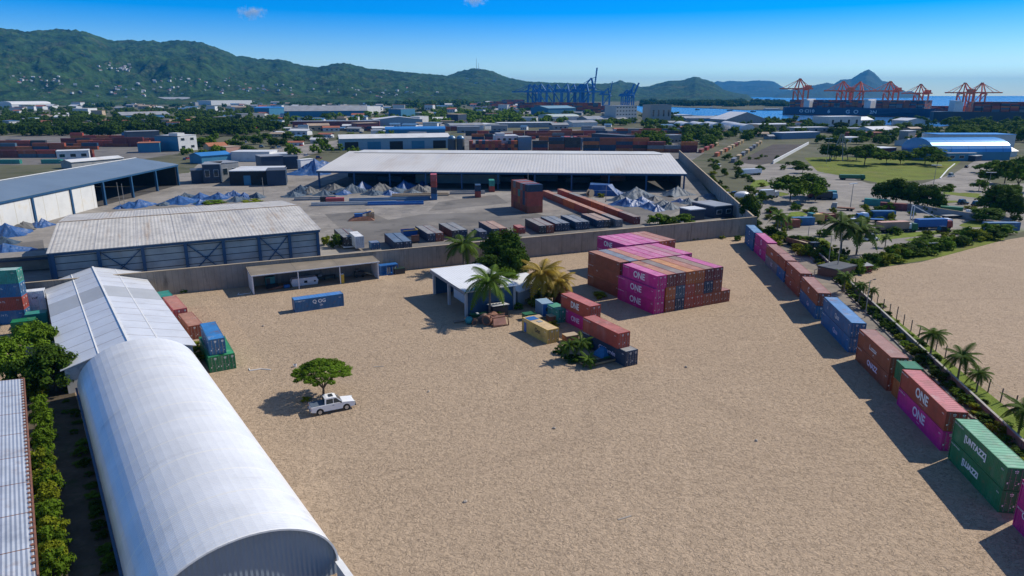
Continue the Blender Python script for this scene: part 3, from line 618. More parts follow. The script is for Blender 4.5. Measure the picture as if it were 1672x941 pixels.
MB().slab([(-.6,-.5,BE),(BW+.5,-.5,BE),(BW+.5,BD/2,BR),(-.6,BD/2,BR)], .15).build('roof_slope', rsheet, e); MB().slab([(-.6,BD/2+.003,BR),(BW+.5,BD/2+.003,BR),(BW+.5,BD+.5,BE),(-.6,BD+.5,BE)], .15).build('roof_slope', rsheet, e)
MB().bar((-.6,BD/2,BR+.05),(BW+.5,BD/2,BR+.05),.5,.14).build('ridge_cap', M('rusty_ridge', (.33,.24,.17), .8, var=.3, scale=.8), e)
bays = [0, .152, .305, .462, .607, .75, .878, 1]
for f in bays: x = .3 + f*(BW - .8); MB().box(x - .3, -.2, 0, x + .4, .44, BE - .35).build('column', steelb, e)
MB().box(-.2, -.3, BE - .7, BW + .2, -.21, BE - .16).build('eaves_beam', steelb, e); MB().box(-.55, .3, 0, .28, .9, BE-.4).build('corner_post', steelb, e)
for i in (1, 3, 5):
    x0, x1 = .8 + bays[i]*(BW - .8), .1 + bays[i+1]*(BW - .8)
    MB().bar((x0, .3, .6), (x1, .3, BE - 1), .2).bar((x0, .24, BE - 1), (x1, .24, .6), .2).build('cross_brace', steelb, e)
# ---------------------------------------------------------------- long blue-roofed shed beyond it
bsheet = M('slate_blue_sheet_roof', (.17,.225,.28), .45, .2, var=.10, scale=.08, corr=(1, 1.1, .08))
e = thing('open_sided_shed', 'long slate blue roofed open shed with blue columns and white end panels', 'shed', (-160, 205, 0), 0)
SL, SWd = 126, 40
MB().slab([(0,-20,10),(0,SL,10),(-SWd/2,SL,13),(-SWd/2,-20,13)], .2).build('roof_slope', bsheet, e); MB().slab([(-SWd/2,-20,13.003),(-SWd/2,SL,13.003),(-SWd,SL,10),(-SWd,-20,10)], .2).build('roof_slope', bsheet, e)
MB().bar((-SWd/2+.1,-20,13.1),(-SWd/2+.1,SL,13.1),.9,.12).build('ridge_cap', trimw, e); MB().box(-.35,-20,9.1,.02,SL,9.78).build('eaves_beam', steelb, e)
for i in range(7):
    for x in (-.5, -SWd + .5): MB().box(x-.45, 2 + i*20.5-.45, 0, x+.45, 2 + i*20.5+.45, 9.7).build('column', steelb, e)
wpan = M('white_wall_panels', (.58,.58,.55), .8, var=.1, scale=.2, stripe=(1, 7, .25, (.45,.42,.33)), spots=((.5,.42,.28), .5, .2))
MB().box(-.75, -20, 0, -.45, 58, 8.9).build('panel_wall', wpan, e); MB().box(-SWd, -20, 0, -SWd+.3, SL, 9.5).build('back_wall', voidm, e); MB().box(-SWd+.4, SL-.6, 0, -1.5, SL-.3, 9).build('end_wall', voidm, e)  # back and end walls carry the interior shade in their colour
# ---------------------------------------------------------------- great white shed
bigroof = M('wide_white_roof', (.58,.555,.51), .5, .05, var=.09, scale=.05, corr=(0, 1.5, .06), spots=[((.44,.36,.28), .5, .06, (1, .25, 1)), ((.43,.45,.48), .5, .1, (1, .15, 1))])
e = thing('open_storage_shed', 'huge white-roofed open shed spanning the container yard', 'shed', (-91.2, 320.6, 0), -4.3)
SW, SD, SE, SR = 170, 98, 8.0, 13.2
MB().slab([(0,0,SE),(SW,0,SE),(SW-1,SD/2,SR),(1,SD/2,SR)], .25).build('roof_slope', bigroof, e); MB().slab([(1,SD/2+.003,SR),(SW-1,SD/2+.003,SR),(SW,SD,SE),(0,SD,SE)], .25).build('roof_slope', bigroof, e)
MB().add([(5,SD/2-5,SR-.3),(SW-5,SD/2-5,SR-.3),(SW-9,SD/2,SR+.75),(9,SD/2,SR+.75),(5,SD/2+5,SR-.3),(SW-5,SD/2+5,SR-.3)], [(0,1,2,3),(3,2,5,4),(0,3,4),(1,5,2)]).build('ridge_vent', roofw, e)
MB().box(0, .1, SE-1.0, SW, .4, SE-.26).build('eaves_beam', steelb, e)
for i in range(11):
    for y in (.6, SD/2, SD-.6): MB().box(1 + i*16.8-.35, y-.35, 0, 1 + i*16.8+.35, y+.35, SE-.3 if y != SD/2 else SR-.4).build('column', steelb, e)
MB().box(1, 44, 0, SW-1, 44.3, SE+3.2).build('back_wall', voidm, e); MB().box(1, SD-1.2, 0, SW-1, SD-.9, SE-.3).build('back_wall', walln, e); MB().box(SW-1.4, 8, 0, SW-1.1, SD-2, SE-.3).build('side_wall', walln, e)  # first, near-black wall added halfway in to darken the open interior
sheet('shed_floor_shade', None, M('shade_dark_floor', (.055,.052,.05), .9, var=.3, scale=.1), 8, [Vector((-91.2,320.6,0)) + rot(-4.3)*x + rot(85.7)*y for x, y in ((0,1.5),(170,1.5),(170,96),(0,96))])  # dark sheet: the shade under the roof put into the floor colour
sheet('shed_floor_shade', None, MAT['shade_dark_floor'], 8, [(-200,186,0),(-161,186,0),(-161,330,0),(-200,330,0)])  # same shade-coloured sheet under the slate blue roof
MB().box(42, 22, 0, 84, 22.3, 4.2).build('inner_partition', wallg, e)
for k, (x, y, c) in enumerate(((20, 30, 'dark'), (34, 26, 'navy'), (95, 30, 'grey'), (112, 34, 'steel'), (128, 28, 'dark'), (146, 36, 'brown'))):
    q = Vector((-91.2, 320.6, 0)) + rot(-4.3)*x + rot(85.7)*y; container(q, -4.3 + 90, 12.2, c, f'{cols_word(c)} container under the huge white shed, {nth(k)} from its town-side gable', 'containers stored under the great shed', plain=True)
# ---------------------------------------------------------------- walls
wallc = M('stained_concrete_wall', (.27,.24,.20), .92, var=.18, scale=.35, stripe=[(0, 1.2, .06, (.17,.15,.125))], spots=[((.06,.055,.05), .75, .5, (1, 1, .25)), ((.32,.27,.21), .6, .2)], bump=.03, bscale=2)
def long_wall(a, b, h, label, mat, t=.3, step=6.1, cap=True):
    d = b - a; L = d.length; e = thing('concrete_wall', label, 'wall', a, math.degrees(math.atan2(d.y, d.x)))
    MB().box(0, 0, 0, L, t, h).build('wall', mat, e); mb = MB(); n = int(L / step)
    for i in range(n + 1): mb.box(i*L/n - .16, -.10, 0, i*L/n + .16, -.002, h + .04)
    mb.build('piers', mat, e)
    if cap: MB().box(-.1, -.12, h + .002, L + .1, t + .1, h + .14).build('coping', wallt, e)
    return e
WB2 = G(1233, 382.6)
long_wall(WE, WB2, 5.4, 'tall stained concrete wall between the sand yard and the container yard', wallc)
RWA = Vector((75.0, 210.5, 0)); long_wall(RWA + rot(81.6)*265, RWA, 5.6, 'tall grey concrete wall running from the container yard corner towards the port', M('grey_panel_wall', (.30,.28,.25), .92, var=.2, scale=.3, stripe=(0, 6.1, .15, (.16,.15,.14)), spots=((.1,.1,.1), .5, .4)))
# ---------------------------------------------------------------- lean-to shed against the wall
e = thing('lean_to_shed', 'long open-fronted lean-to with drab flat roof and white end walls', 'shed', (-56.5, 143.2, 0), 27.8)
drab = M('drab_sheet_roof', (.20,.165,.12), .85, var=.2, scale=.3, stripe=(0, 9.4, .12, (.12,.10,.08)), spots=((.27,.22,.16), .7, .2)); beige = M('beige_back_wall', (.36,.31,.25), .9, var=.2, scale=.4)
HW, HD, HF = 28.3, 7.2, 4.3
MB().slab([(-.2,-.35,HF),(HW+.2,-.35,HF),(HW+.2,HD,HF+.35),(-.2,HD,HF+.35)], .1).build('roof', drab, e); MB().box(.25, HD-.3, 0, HW-.25, HD-.1, HF).build('back_wall', beige, e)
for x in (0, HW-.25): MB().box(x, 0, 0, x+.25, HD-.1, HF-.11).build('end_wall', trimw, e)
MB().bar((-.2,-.4,HF-.08),(HW+.2,-.4,HF-.08),.10,.22).build('fascia', trimw, e)
for x in (HW*.345, HW*.675): MB().box(x-.1, -.2, 0, x+.1, 0, HF-.12).build('post', trimw, e)
LU, LV = rot(27.8), rot(117.8); L0 = Vector((-56.5, 143.2, 0))
def at_hut(x, y): return L0 + LU*x + LV*y
e = thing('water_tank', 'white rounded tank under the lean-to roof', 'tank', at_hut(8.8, 2.4), 27.8)
mb = MB(); mb.add([(0,0,0),(5.6,0,0),(5.6,2,0),(0,2,0),(-.25,-.1,.9),(5.8,-.1,.9),(5.8,2.1,.9),(-.25,2.1,.9),(.1,.15,1.7),(5.5,.15,1.7),(5.5,1.9,1.7),(.1,1.9,1.7)], [(3,2,1,0),(0,1,5,4),(1,2,6,5),(2,3,7,6),(3,0,4,7),(4,5,9,8),(5,6,10,9),(6,7,11,10),(7,4,8,11),(8,9,10,11)]); mb.build('shell', trimw, e)
MB().box(2.6, -.16, .6, 3.3, -.02, 1.1).build('hatch', voidm, e); MB().box(4.8, -.16, .65, 5.2, -.02, 1.0).build('vent', voidm, e)
def simple(name, label, cat, p, rz, parts, group=None):
    e = thing(name, label, cat, p, rz, group)
    for nm, mt, f in parts:
        b = MB(); f(b); b.build(nm, mt, e)
    return e
yel = M('yellow_paint', (.60,.40,.04), .5, var=.15); tealp = M('teal_paint', (.02,.22,.24), .5, var=.2, scale=1); bluep = M('blue_paint', (.02,.12,.35), .45, var=.15, scale=1); redp = M('red_paint', (.30,.05,.04), .5, var=.2, scale=1); rusty = M('rusty_scrap', (.22,.10,.06), .85, var=.4, scale=1.2, bump=.05); tyre = M('tyre_rubber', (.018,.018,.018), .85); whitep = M('white_paint', (.74,.75,.75), .3, var=.04); darkp = M('dark_paint', (.03,.035,.04), .5, var=.2); greenp = M('green_paint', (.02,.13,.06), .5, var=.2)
simple('chemical_drum', 'tall yellow drum beside a post of the lean-to', 'drum', at_hut(19.6, .5), 0, [('barrel', yel, lambda b: (b.tube((0,0,0),(0,0,2.1),.55,n=12), b.tube((0,0,1.0),(0,0,1.1),.58,n=12))), ('lid', whitep, lambda b: b.tube((0,0,2.101),(0,0,2.2),.45,n=12))])
simple('storage_cabinet', 'teal cabinet standing under the lean-to near its white end wall', 'cabinet', at_hut(3.4, 4.6), 27.8, [('body', tealp, lambda b: b.box(0,0,0,2,1,2.3)), ('door', darkp, lambda b: b.box(.1,-.05,.1,.95,-.002,2.1))])
simple('scrap_heap', 'low rusty scrap and pipes lying under the lean-to', 'scrap', at_hut(3.6, 1.6), 27.8, [('pipe', rusty, lambda b: [b.tube((x, y, .2 + z), (x + 2.6, y + .4, .25 + z), .16) for x, y, z in ((0,0,0),(.4,.5,.05),(.9,1.0,0),(1.4,.2,.25))]), ('sheet', darkp, lambda b: b.slab([(-.4,1.5,.1),(2.4,1.6,.2),(2.2,2.6,.9),(-.3,2.5,.7)], .06))])
simple('oil_drum', 'blue drum on its side under the lean-to', 'drum', at_hut(6.8, 1.9), 27.8, [('barrel', bluep, lambda b: b.tube((0,0,.42),(1.2,.2,.42),.42,n=12)), ('rim', darkp, lambda b: b.tube((1.21,.202,.42),(1.25,.21,.42),.36,n=12))])
simple('workbench', 'dark workbench with boxes at the back of the lean-to', 'bench', at_hut(14.2, 4.8), 27.8, [('top', darkp, lambda b: b.box(0,0,.85,5,.9,.95)), ('leg', darkp, lambda b: [b.box(x,.05,0,x+.1,.85,.85) for x in (.1, 2.4, 4.8)]), ('box', wallg, lambda b: b.box(1,.1,.951,1.9,.8,1.5))])
simple('machine', 'dark machine under the far bay of the lean-to', 'machine', at_hut(23.4, 3.6), 20, [('body', darkp, lambda b: (b.box(0,0,.2,2.4,1.2,1.3), b.box(.3,.2,1.3,1.0,.9,2.0))), ('boom', wallt, lambda b: b.bar((2.3,.6,1.1),(4.2,.3,.4),.25)), ('wheel', tyre, lambda b: [b.tube((x,-.12,.35),(x,.0,.35),.35,n=10) for x in (.4,1.9)])])
simple('gas_cage', 'blue slatted storage cage standing against the concrete wall by the lean-to', 'cage', G(622, 451), 27.8, [('frame', bluep, lambda b: (b.box(0,0,2.3,4.4,2,2.5), b.box(0,0,0,4.4,2,.15), [b.box(x,0,.15,x+.14,.14,2.3) for x in (0,1.4,2.85,4.26)], b.box(0,1.9,.15,4.4,2,2.3))), ('cylinder', wallg, lambda b: [b.tube((x,.5,.16),(x,.5,1.8),.2,n=8) for x in (1.9,2.4,3.2,3.7)])])
simple('skip_bin', 'dark low bin beside the blue cage at the wall foot', 'bin', G(645, 449), 27.8, [('body', darkp, lambda b: b.slab([(0,0,1.4),(2.6,0,1.4),(2.6,1.4,1.4),(0,1.4,1.4)], 1.4)), ('rim', greenp, lambda b: [b.bar((0,y,1.46),(2.6,y,1.46),.1) for y in (0.02,1.38)])])
simple('bent_pipe', 'white bent pipe frame lying on the ground outside the lean-to end wall', 'frame', G(388, 482), 30, [('pipe', trimw, lambda b: (b.tube((0,0,.06),(2.6,0,.06),.06), b.tube((0,0,.06),(.5,1.4,.06),.06), b.tube((2.6,0,.06),(2.9,1.2,.06),.06)))])
# ---------------------------------------------------------------- shed among the palms
e = thing('carport_shed', 'white-roofed open shed among the palms in the middle of the sand yard', 'shed', (-9.1, 127.4, 0), 27)
tree(G(826, 486), HT(826, 486, 436), 6.5, 'near', 'leafy lighter green tree pressing against the small grey shed')
tree(G(778, 462), HT(778, 462, 430), 6.5, 'near', 'low spreading green tree between the wall palm and the white shed roof')
bush(G(893, 492), 4.2, 6.0, 'ybush', 'large yellow-green bush below the orange-brown palms')
bw = M('dark_blue_panel', (.02,.075,.15), .6, var=.2, scale=.4); wr = M('bright_white_roof', (.68,.69,.69), .5, var=.06, scale=.3, corr=(0, .6, .03), spots=((.5,.47,.42), .4, .5))
MB().slab([(-.3,-.3,5.2),(11.5,-.3,5.2),(11.5,18.6,5.6),(-.3,18.6,5.6)], .18).build('roof', wr, e)
for x, y in ((.05,.1),(.05,17.6),(10.6,.1),(10.6,17.6),(.05,9)): MB().box(x, y, 0, x+.5, y+.5, 5.0).build('column', M('pale_column', (.42,.42,.42), .7), e)
MB().box(-.32, -.36, 4.75, -.305, 18.6, 5.35).build('fascia', M('grey_fascia', (.2,.21,.22), .6), e); MB().box(.6, .2, 0, 10.5, .45, 5.0).build('end_panel', bw, e); MB().box(.6, 17.9, 0, 10.5, 18.1, 5.1).build('back_panel', bw, e); MB().box(10.7, .7, 0, 10.9, 17.5, 5).build('side_panel', walln, e)
SU, SV = rot(27), rot(117); S0 = Vector((-9.1, 127.4, 0))
simple('chest_freezer', 'long white cabinet standing under the white-roofed shed', 'cabinet', S0 + SU*3.2 + SV*7.5, 117, [('body', whitep, lambda b: b.box(0,-3,0.1,6.4,0,2.0)), ('lid', wallg, lambda b: b.box(-.05,-3.05,2.003,6.45,.05,2.12)), ('vent', darkp, lambda b: b.box(-.03,-1.2,1.2,-.002,-.7,1.5))])
bld(846, 502, 884, 487, 3.6, 9, 'gable', wallg, roofw, 'small grey shed with pale roof between the palm and the orange-brown palms', 'shed', 'small_shed', rise=1.1)
bld(822, 493, 850, 486, 2.6, 4, 'flat', walln, roofw, 'low dark hut with white lid-like roof behind the front palm', 'hut', 'hut')
# trees round it
tree(G(822, 452), HT(822, 452, 376), 11.0, 'dense', 'tall dense dark green tree behind the white-roofed shed', name='dense_tree')
tree(G(798, 466), HT(798, 466, 418), 9.5, 'dense', 'lower spreading green tree overhanging the white shed roof', name='spreading_tree')
tree(G(838, 462), HT(838, 462, 404), 7.5, 'dense', 'dense green tree leaning out on the stack side of the tall dark one', name='dense_tree')
palm(G(757, 443), HT(757, 443, 386), 5.8, 'green palm in front of the concrete wall behind the white-roofed shed')
palm(G(800, 518), HT(800, 518, 441), 5.9, 'green palm with drooping fronds over the heap of rusty tanks')
palm(G(884, 497), HT(884, 497, 430), 5.4, 'orange-brown palm behind the dented yellow container', crowns_=PALMO)
palm(G(905, 494), HT(905, 494, 445), 4.6, 'orange-brown palm next to the brown containers', crowns_=PALMO, lean=.15)
for i, (x, y, s, k, t) in enumerate(((818,500,2.4,'dbush','dark bush behind the front palm by the scrap hopper'),(872,500,2.6,'ybush','yellowish bush under the orange-brown palms'),(895,503,2.2,'bush','green bush between the pale blue unit and the orange-brown palms'),(848,478,2.8,'bush','leafy bush between the dense trees and the small grey shed'),(765,446,2.5,'bush','round green bush at the foot of the palm by the wall'),(812,520,1.6,'dbush','dark bush growing through the rusty tanks'),(845,505,1.6,'bush','green bush beside the small grey shed'))): bush(G(x, y), s, s*1.6, k, t)
def tank(x, y, L, r, rz, mat, label, name='scrap_tank'):
    return simple(name, label, 'tank', G(x, y), rz, [('shell', mat, lambda b: b.tube((0,0,r),(L,0,r),r,n=14)), ('end_cap', darkp, lambda b: b.tube((-.04,0,r),(-.002,0,r),r*.7,n=14)), ('band', rusty, lambda b: b.tube((L*.5,0,r),(L*.5+.12,0,r),r*1.03,n=14))])
tank(794, 532, 3.0, 1.0, 60, rusty, 'large rusty red tank lying at the foot of the front palm'); tank(786, 529, 2.2, .75, 75, M('brown_scrap', (.16,.11,.09), .85, var=.3), 'brown tank beside the large rusty one')
tank(775, 531, 1.2, .5, 100, rusty, 'small orange-brown drum next to the teal ball tank')
simple('ball_tank', 'teal ball-shaped tank on the ground by the scrap heap', 'tank', G(766, 529), 0, [('shell', tealp, lambda b: b.blob((0,0,.75),.75,14,9)), ('foot', darkp, lambda b: b.tube((0,0,0),(0,0,.25),.5,n=10))])
simple('scrap_boat', 'small dark green boat hull dumped beside the white-roofed shed corner', 'boat', G(770, 521), 25, [('hull', greenp, lambda b: b.add([(0,0,.7),(3.6,.2,.7),(3.6,1.3,.7),(0,1.5,.7),(.5,.5,0),(3,.5,0),(3,1,0),(.5,1,0)], [(0,4,5,1),(1,5,6,2),(2,6,7,3),(3,7,4,0),(4,7,6,5)])), ('thwart', whitep, lambda b: b.box(1.4,.1,.66,1.8,1.4,.74))])
simple('scrap_machine', 'broken rusty frame of a machine by the front palm', 'scrap', G(805, 535), 20, [('frame', rusty, lambda b: [b.bar(p, q, .16) for p, q in (((0,0,.1),(3.2,.2,.1)),((0,0,.1),(0,0,1.8)),((3.2,.2,.1),(3.0,.2,1.9)),((0,0,1.8),(3,.2,1.9)),((0,1.6,.1),(0,1.6,1.8)),((0,0,1.8),(0,1.6,1.8)),((0,1.6,1.8),(3,1.8,1.9)))]), ('panel', M('faded_panel', (.25,.12,.09), .8, var=.3), lambda b: b.slab([(.2,.1,.3),(2.8,.2,.3),(2.9,1.7,1.7),(.2,1.5,1.7)], .06))])
simple('scrap_box', 'dark sheet-metal hopper with a pale lid behind the broken rusty frame', 'hopper', G(806, 520), 27, [('body', darkp, lambda b: b.box(0,0,0,3.2,2.4,2.1)), ('lid', roofw, lambda b: b.slab([(-.2,-.2,2.5),(3.4,-.2,2.5),(3.4,2.6,2.2),(-.2,2.6,2.2)], .1))])
simple('driftwood', 'grey dead log lying on the shaded ground before the white shed', 'log', G(741, 528), 15, [('trunk', M('dead_wood', (.2,.17,.14), .9, var=.3), lambda b: (b.tube((0,0,.3),(3.2,.5,.35),.28,.16), b.tube((1.5,.2,.35),(2.2,1.1,.6),.12,.05)))])
# ---------------------------------------------------------------- double row of containers along the lane
RG = 'containers stacked two high along the lane'
def rrow(bx, by, topn, topf, u, top, bot, n, L=None, ttop=None, tbot=None, rtop=None, Lb=None, labs=None):
    p = G(bx, by); N_ = G(*topn, 5.2); F_ = G(*topf, 5.2); L = L or (F_ - N_).length
    p = (p + Vector((N_.x, N_.y, 0))) / 2; p.z = 0; L = round(L, 1)
    container(p, u, Lb or L, bot, labs[1], RG, text=tbot); container(p + Vector((0,0,H_+.07)), u, L, top, labs[0], RG, text=ttop, roofcol=rtop)
    return p
def cl(body, s, y, z=1.3, mat=None, sq=1.0, b=.012): return (body, s, mat or letter_w, y, z, sq, b)
small = lambda L: [cl('22G1', .3, L - .7, 2.1), cl('TLLU', .22, .8, 2.2)]
rrow(1226.8,408.7,(1232.4,381.5),(1218.8,368.7),-8,'blue','blue',0, labs=('faded blue container on top, end of the lane row by the concrete wall','dark blue bottom container at the wall end of the lane row'), ttop=cl('C',1.5,6), tbot=cl('C',1.5,6), rtop=(.13,.26,.42))
rrow(1248.9,426.8,(1254.3,398.8),(1234,382.6),-6,'magenta','magenta',0, labs=('pink container with a pale ring emblem on top of another pink one','pink bottom container between the blue pair and the grey-brown pair'), ttop=cl('O',2.0,6.2,mat=letter_l), tbot=cl('O',2.0,6.2,mat=letter_l), rtop=(.50,.12,.27))
rrow(1266.4,448.6,(1271.8,415),(1253,399.3),-6,'brown','grey',0, labs=('brown container lying on a dark grey one next to the pink pair','dark grey bottom container between pink and blue ones in the lane row'), ttop=cl('mco',1.0,5.5), tbot=cl('UC',1.3,5.0))
rrow(1277.8,458.8,(1283.7,428),(1273,415.5),-8,'brown','blue',0,L=8.0, labs=('short brown container with worn grey roof end in the lane row','short blue bottom container below the short brown one'), tbot=cl('o',.9,3.8))
rrow(1301.6,483.5,(1308,448.6),(1286,429),-7,'brown','brown',0, labs=('rust brown container on a darker brown one before the lane crossing','plain brown bottom container between the short blue and the navy one'), ttop=cl('C',1.1,6.5), tbot=cl('C',1.2,6.5))
rrow(1330.8,518.5,(1335,481),(1310,454),-9,'brown','blue',0, labs=('brown container with round white C mark on top of a blue one','deep blue bottom container with white lettering under a brown one'), ttop=[cl('C',1.5,6.5)], tbot=[cl('Gul',1.1,6.0,mat=letter_l)])
rrow(1384.4,575.8,(1389,527.6),(1343.4,485),-8,'blue','blue',0, labs=('bright blue top container with small white house mark and word','blue bottom container with pale lettering of the all-blue pair'), ttop=[cl('Qazz',1.1,7.2),cl('E',.6,12.6)], tbot=[cl('Quze',1.15,7.2,mat=letter_l)], rtop=(.10,.24,.46))
rrow(1447.5,638.5,(1453.5,584),(1402.3,537.6),-7,'brown','brown',0, labs=('rust brown top container with slanting white word in the lane row','rust brown bottom container with heavy blue-edged lettering'), ttop=[cl('Luzzzx',1.05,6.4),cl('•',.8,6.0,.5)], tbot=[cl('CNAZZ',1.15,5.9,1.4,letter_l,b=.045)])
rrow(1537,736,(1543,673),(1474.7,604),-8,'red','magenta',0, labs=('faded red top container with large white ONE','magenta bottom container with large white ONE at lane side'), ttop=[cl('ONE',1.75,6.6,1.45,b=.05),cl('————',.26,6.3,.5)], tbot=[cl('ONE',1.75,6.6,1.45,mat=letter_l,b=.05),cl('———',.26,6.5,.5,mat=letter_l)], rtop=(.46,.145,.15))
rrow(1632.5,838,(1642,764),(1565.5,686.8),-8,'green','green',0,L=11.2, labs=('bright green top container with bracketed white word','dark green bottom container with white word, between magenta pairs'), ttop=[cl('[UNTAZZ]',1.0,6.2,1.45,b=.045)], tbot=[cl('[LUAZZI',.95,6.4,1.4,b=.045)], rtop=(.11,.34,.20))
pm = G(1652.5, 857) - rot(82)*12.2
container(pm, -8, 12.2, 'magenta', 'magenta bottom container cut by the picture edge beyond the green pair', RG, text=[cl('CF',.9,10.6,1.9)]); container(pm + Vector((0,0,H_+.01)), -8, 12.2, 'magenta', 'magenta top container cut by the picture edge beyond the green pair', RG, text=[cl('MTC',.45,11.2,2.0)])
p9 = Vector((54.7, 88.9, 0)); container(p9 + rot(-8)*.3, -8, 3.0, 'orange', 'short orange container tucked between the brown and the red-magenta pair', RG, plain=True); container(p9 + rot(-8)*.3 + Vector((0,0,H_+.01)), -8, 3.0, 'green', 'short green container on the orange one behind the red top container', RG, plain=True)
# ---------------------------------------------------------------- the big block in the yard
BG = 'containers of the big block in the sand yard'
A0 = Vector((28.4, 129.2, 0)); UA = 27.0; U_, V_ = rot(UA), rot(UA + 90)
fronts = ['magenta magenta magenta', 'brown orange maroon', 'navy steel maroon', 'red red orange', 'red brown orange', 'brown navy maroon', 'brown brown maroon', 'brown']
troof = [(.56,.16,.33),(.44,.20,.13),(.25,.20,.17),(.52,.25,.10),(.42,.19,.13),(.30,.20,.15),(.56,.14,.32)]
tn = ['ground', 'middle', 'top']
for c, s in enumerate(fronts):
    for t, k in enumerate(s.split()):
        pos = 'at the lettered corner' if c == 0 else f'{nth(c)} column from the lettered corner'
        if k == 'magenta': lab = f'magenta container with white ONE, {tn[t]} tier of the big block'
        elif c == 7: lab = 'lone single-tier red-brown container at the lane end of the big block'
        else: lab = f'{cols_word(k)} container, {tn[t]} tier, {pos} of the big block'
        L = 12.2 if t < 2 or c else 11.3
        container(A0 + U_*(c*2.46 - (.35 if c == 0 and t < 2 else 0)) + Vector((0,0,t*(H_+.01))), UA, L, k, lab, BG, roofcol=troof[c] if t == 2 else None, text=[('ONE', 1.8, letter_w, L*.5, 1.35, 1.0, .04), ('———', .3, letter_w, L*.5, .4, 1.0, 0)] if k == 'magenta' and c == 0 else None)
B0 = G(1015.5, 489); B0 = A0 + V_*12.7 + U_*((B0 - A0 - V_*12.7).dot(U_))
broof = ['brown','steel','orange','magenta','magenta','rose','magenta','magenta']; brc = [(.40,.19,.12),(.22,.24,.27),(.47,.22,.15),(.52,.17,.28),(.53,.18,.32),(.55,.24,.33),(.40,.20,.22),(.55,.15,.32)]
for c, k in enumerate(broof):
    for t in range(3):
        if t < 2 and c not in (0, 7): continue
        lab = f'{cols_word(k)} container, {tn[t]} tier, {nth(c)} along the second row of the big block'
        container(B0 + U_*c*2.46 + Vector((0,0,t*(H_+.01))), UA, 12.2, k if c else 'brown', lab, BG, roofcol=brc[c] if t == 2 else None, text=[('LLLI', .4, letter_w, 8.5, 1.5, 1.0, 0)] if c == 0 and t == 1 else None)
C0 = G(1056, 411.6, 7.8); C0.z = 0; C0 = C0 + V_*.2
C0 = A0 + V_*max(26.0, (C0 - A0).dot(V_)) + U_*((C0 - A0).dot(U_))
crc = [(.54,.16,.32),(.55,.20,.35),(.54,.15,.32),(.55,.19,.34),(.45,.22,.18),(.43,.21,.15)]
for c, k in enumerate(['magenta','magenta','magenta','magenta','orange','brown']):
    for t in range(3):
        if t < 2 and c not in (0, 5): continue
        container(C0 + U_*c*2.46 + Vector((0,0,t*(H_+.01))), UA, 12.2, k, f'{k} container, {tn[t]} tier, {nth(c)} along the hindmost row of the big block', BG, roofcol=crc[c] if t == 2 else None, text=[('ONE', 1.7, letter_w, 7.5, 1.35, 1.0, .04)] if c == 0 else None)
ps = G(986, 473.5); container(ps, UA, 6.0, 'maroon', 'lone dark brown short container behind the palm side of the big block', BG)
bush(G(979, 487), 1.8, 3.4, 'ybush', 'yellow-brown weeds in the shade beside the lone dark brown container')
# ---------------------------------------------------------------- containers and plants before the palms
MG = 'containers around the palms'
def mid(x, y, u, L, col, label, z=0, **k): return container(G(x, y, z), u, L, col, label, MG, **k)
e = mid(893.7, 562.4, 31, 8.4, 'yellow', 'yellow container with a blue patch on its roof and a small door', text=[('Onn', 1.2, letter_d, 3.2, 1.5, .8, .02), ('——', .25, letter_d, 3.2, .85, 1, 0)], roofcol=(.58,.42,.22))
MB().box(-.03, 6.9, .1, -.004, 7.7, 1.9).build('side_door', bluep, e); MB().box(.25, 6.0, 2.602, 2.2, 7.9, 2.62).build('roof_patch', bluep, e); MB().box(1.0, 4.2, 2.602, 1.9, 5.2, 2.64).build('roof_patch', wallg, e)
q = G(961.8, 545.2); container(q, 29, 9.2, 'magenta', 'magenta ground container with small ONE under the faded red one by the palms', MG, text=[('ONE', 1.3, letter_l, 4.6, 1.3, 1, .04)])
container(q + Vector((0,0,H_+.01)), 29, 9.6, 'red', 'faded red container with white DNE on the magenta one by the palms', MG, text=[('DNE', 1.7, letter_w, 4.8, 1.35, .8, .04)], roofcol=(.46,.15,.13))
q2 = G(1020.9, 599.7); container(q2, 29, 12.2, 'navy', 'navy container sticking out below the red one, with pale lettering', MG, text=[('CMAvrvin', 1.1, letter_l, 5.0, 1.2, 1, .02)], roofcol=(.30,.29,.27))
q3 = G(1009.4, 545.2, 5.2); q3.z = H_ + .01; container(q3, 29, 9.8, 'red', 'plain brick red container lying on the navy one', MG, roofcol=(.42,.14,.11))
mid(934.8, 507, 29, 7.5, 'maroon', 'brown container with teal door end half hidden by the orange-brown palms', roofcol=(.33,.13,.10))
mid(912, 528, 29, 4.5, 'teal', 'short blue-green container beside the pale blue refrigerated unit', roofcol=(.08,.30,.20))
e = simple('refrigerated_unit', 'pale blue boxy refrigerated unit with a framed front behind the yellow container', 'unit', G(885, 519), 200, [('body', M('pale_blue_paint', (.25,.36,.46), .5, var=.1), lambda b: b.box(-2.4,-3.6,.05,0,0,2.8)), ('panel', bluep, lambda b: b.box(-2.2,.003,.3,-.2,.06,2.6)), ('fan', darkp, lambda b: b.tube((-1.2,.07,1.6),(-1.2,.14,1.6),.5,n=12))])
simple('tarpaulin_pile', 'bright blue tarpaulin thrown over goods beside the navy container', 'tarpaulin', G(985, 588), 30, [('cover', M('blue_tarp', (.02,.16,.36), .5, var=.25, scale=1, bump=.1), lambda b: b.add([(0,0,.1),(4.6,-.2,.1),(4.8,2.8,.1),(-.2,3,.1),(.8,.8,1.3),(3.6,.6,1.0),(3.8,2.0,1.7),(1.0,2.1,1.5),(2.3,1.4,2.0)], [(0,1,5,4),(1,2,6,5),(2,3,7,6),(3,0,4,7),(4,5,8),(5,6,8),(6,7,8),(7,4,8)])), ('strap', greenp, lambda b: b.bar((0,-.1,.35),(4.7,-.25,.5),.25))])
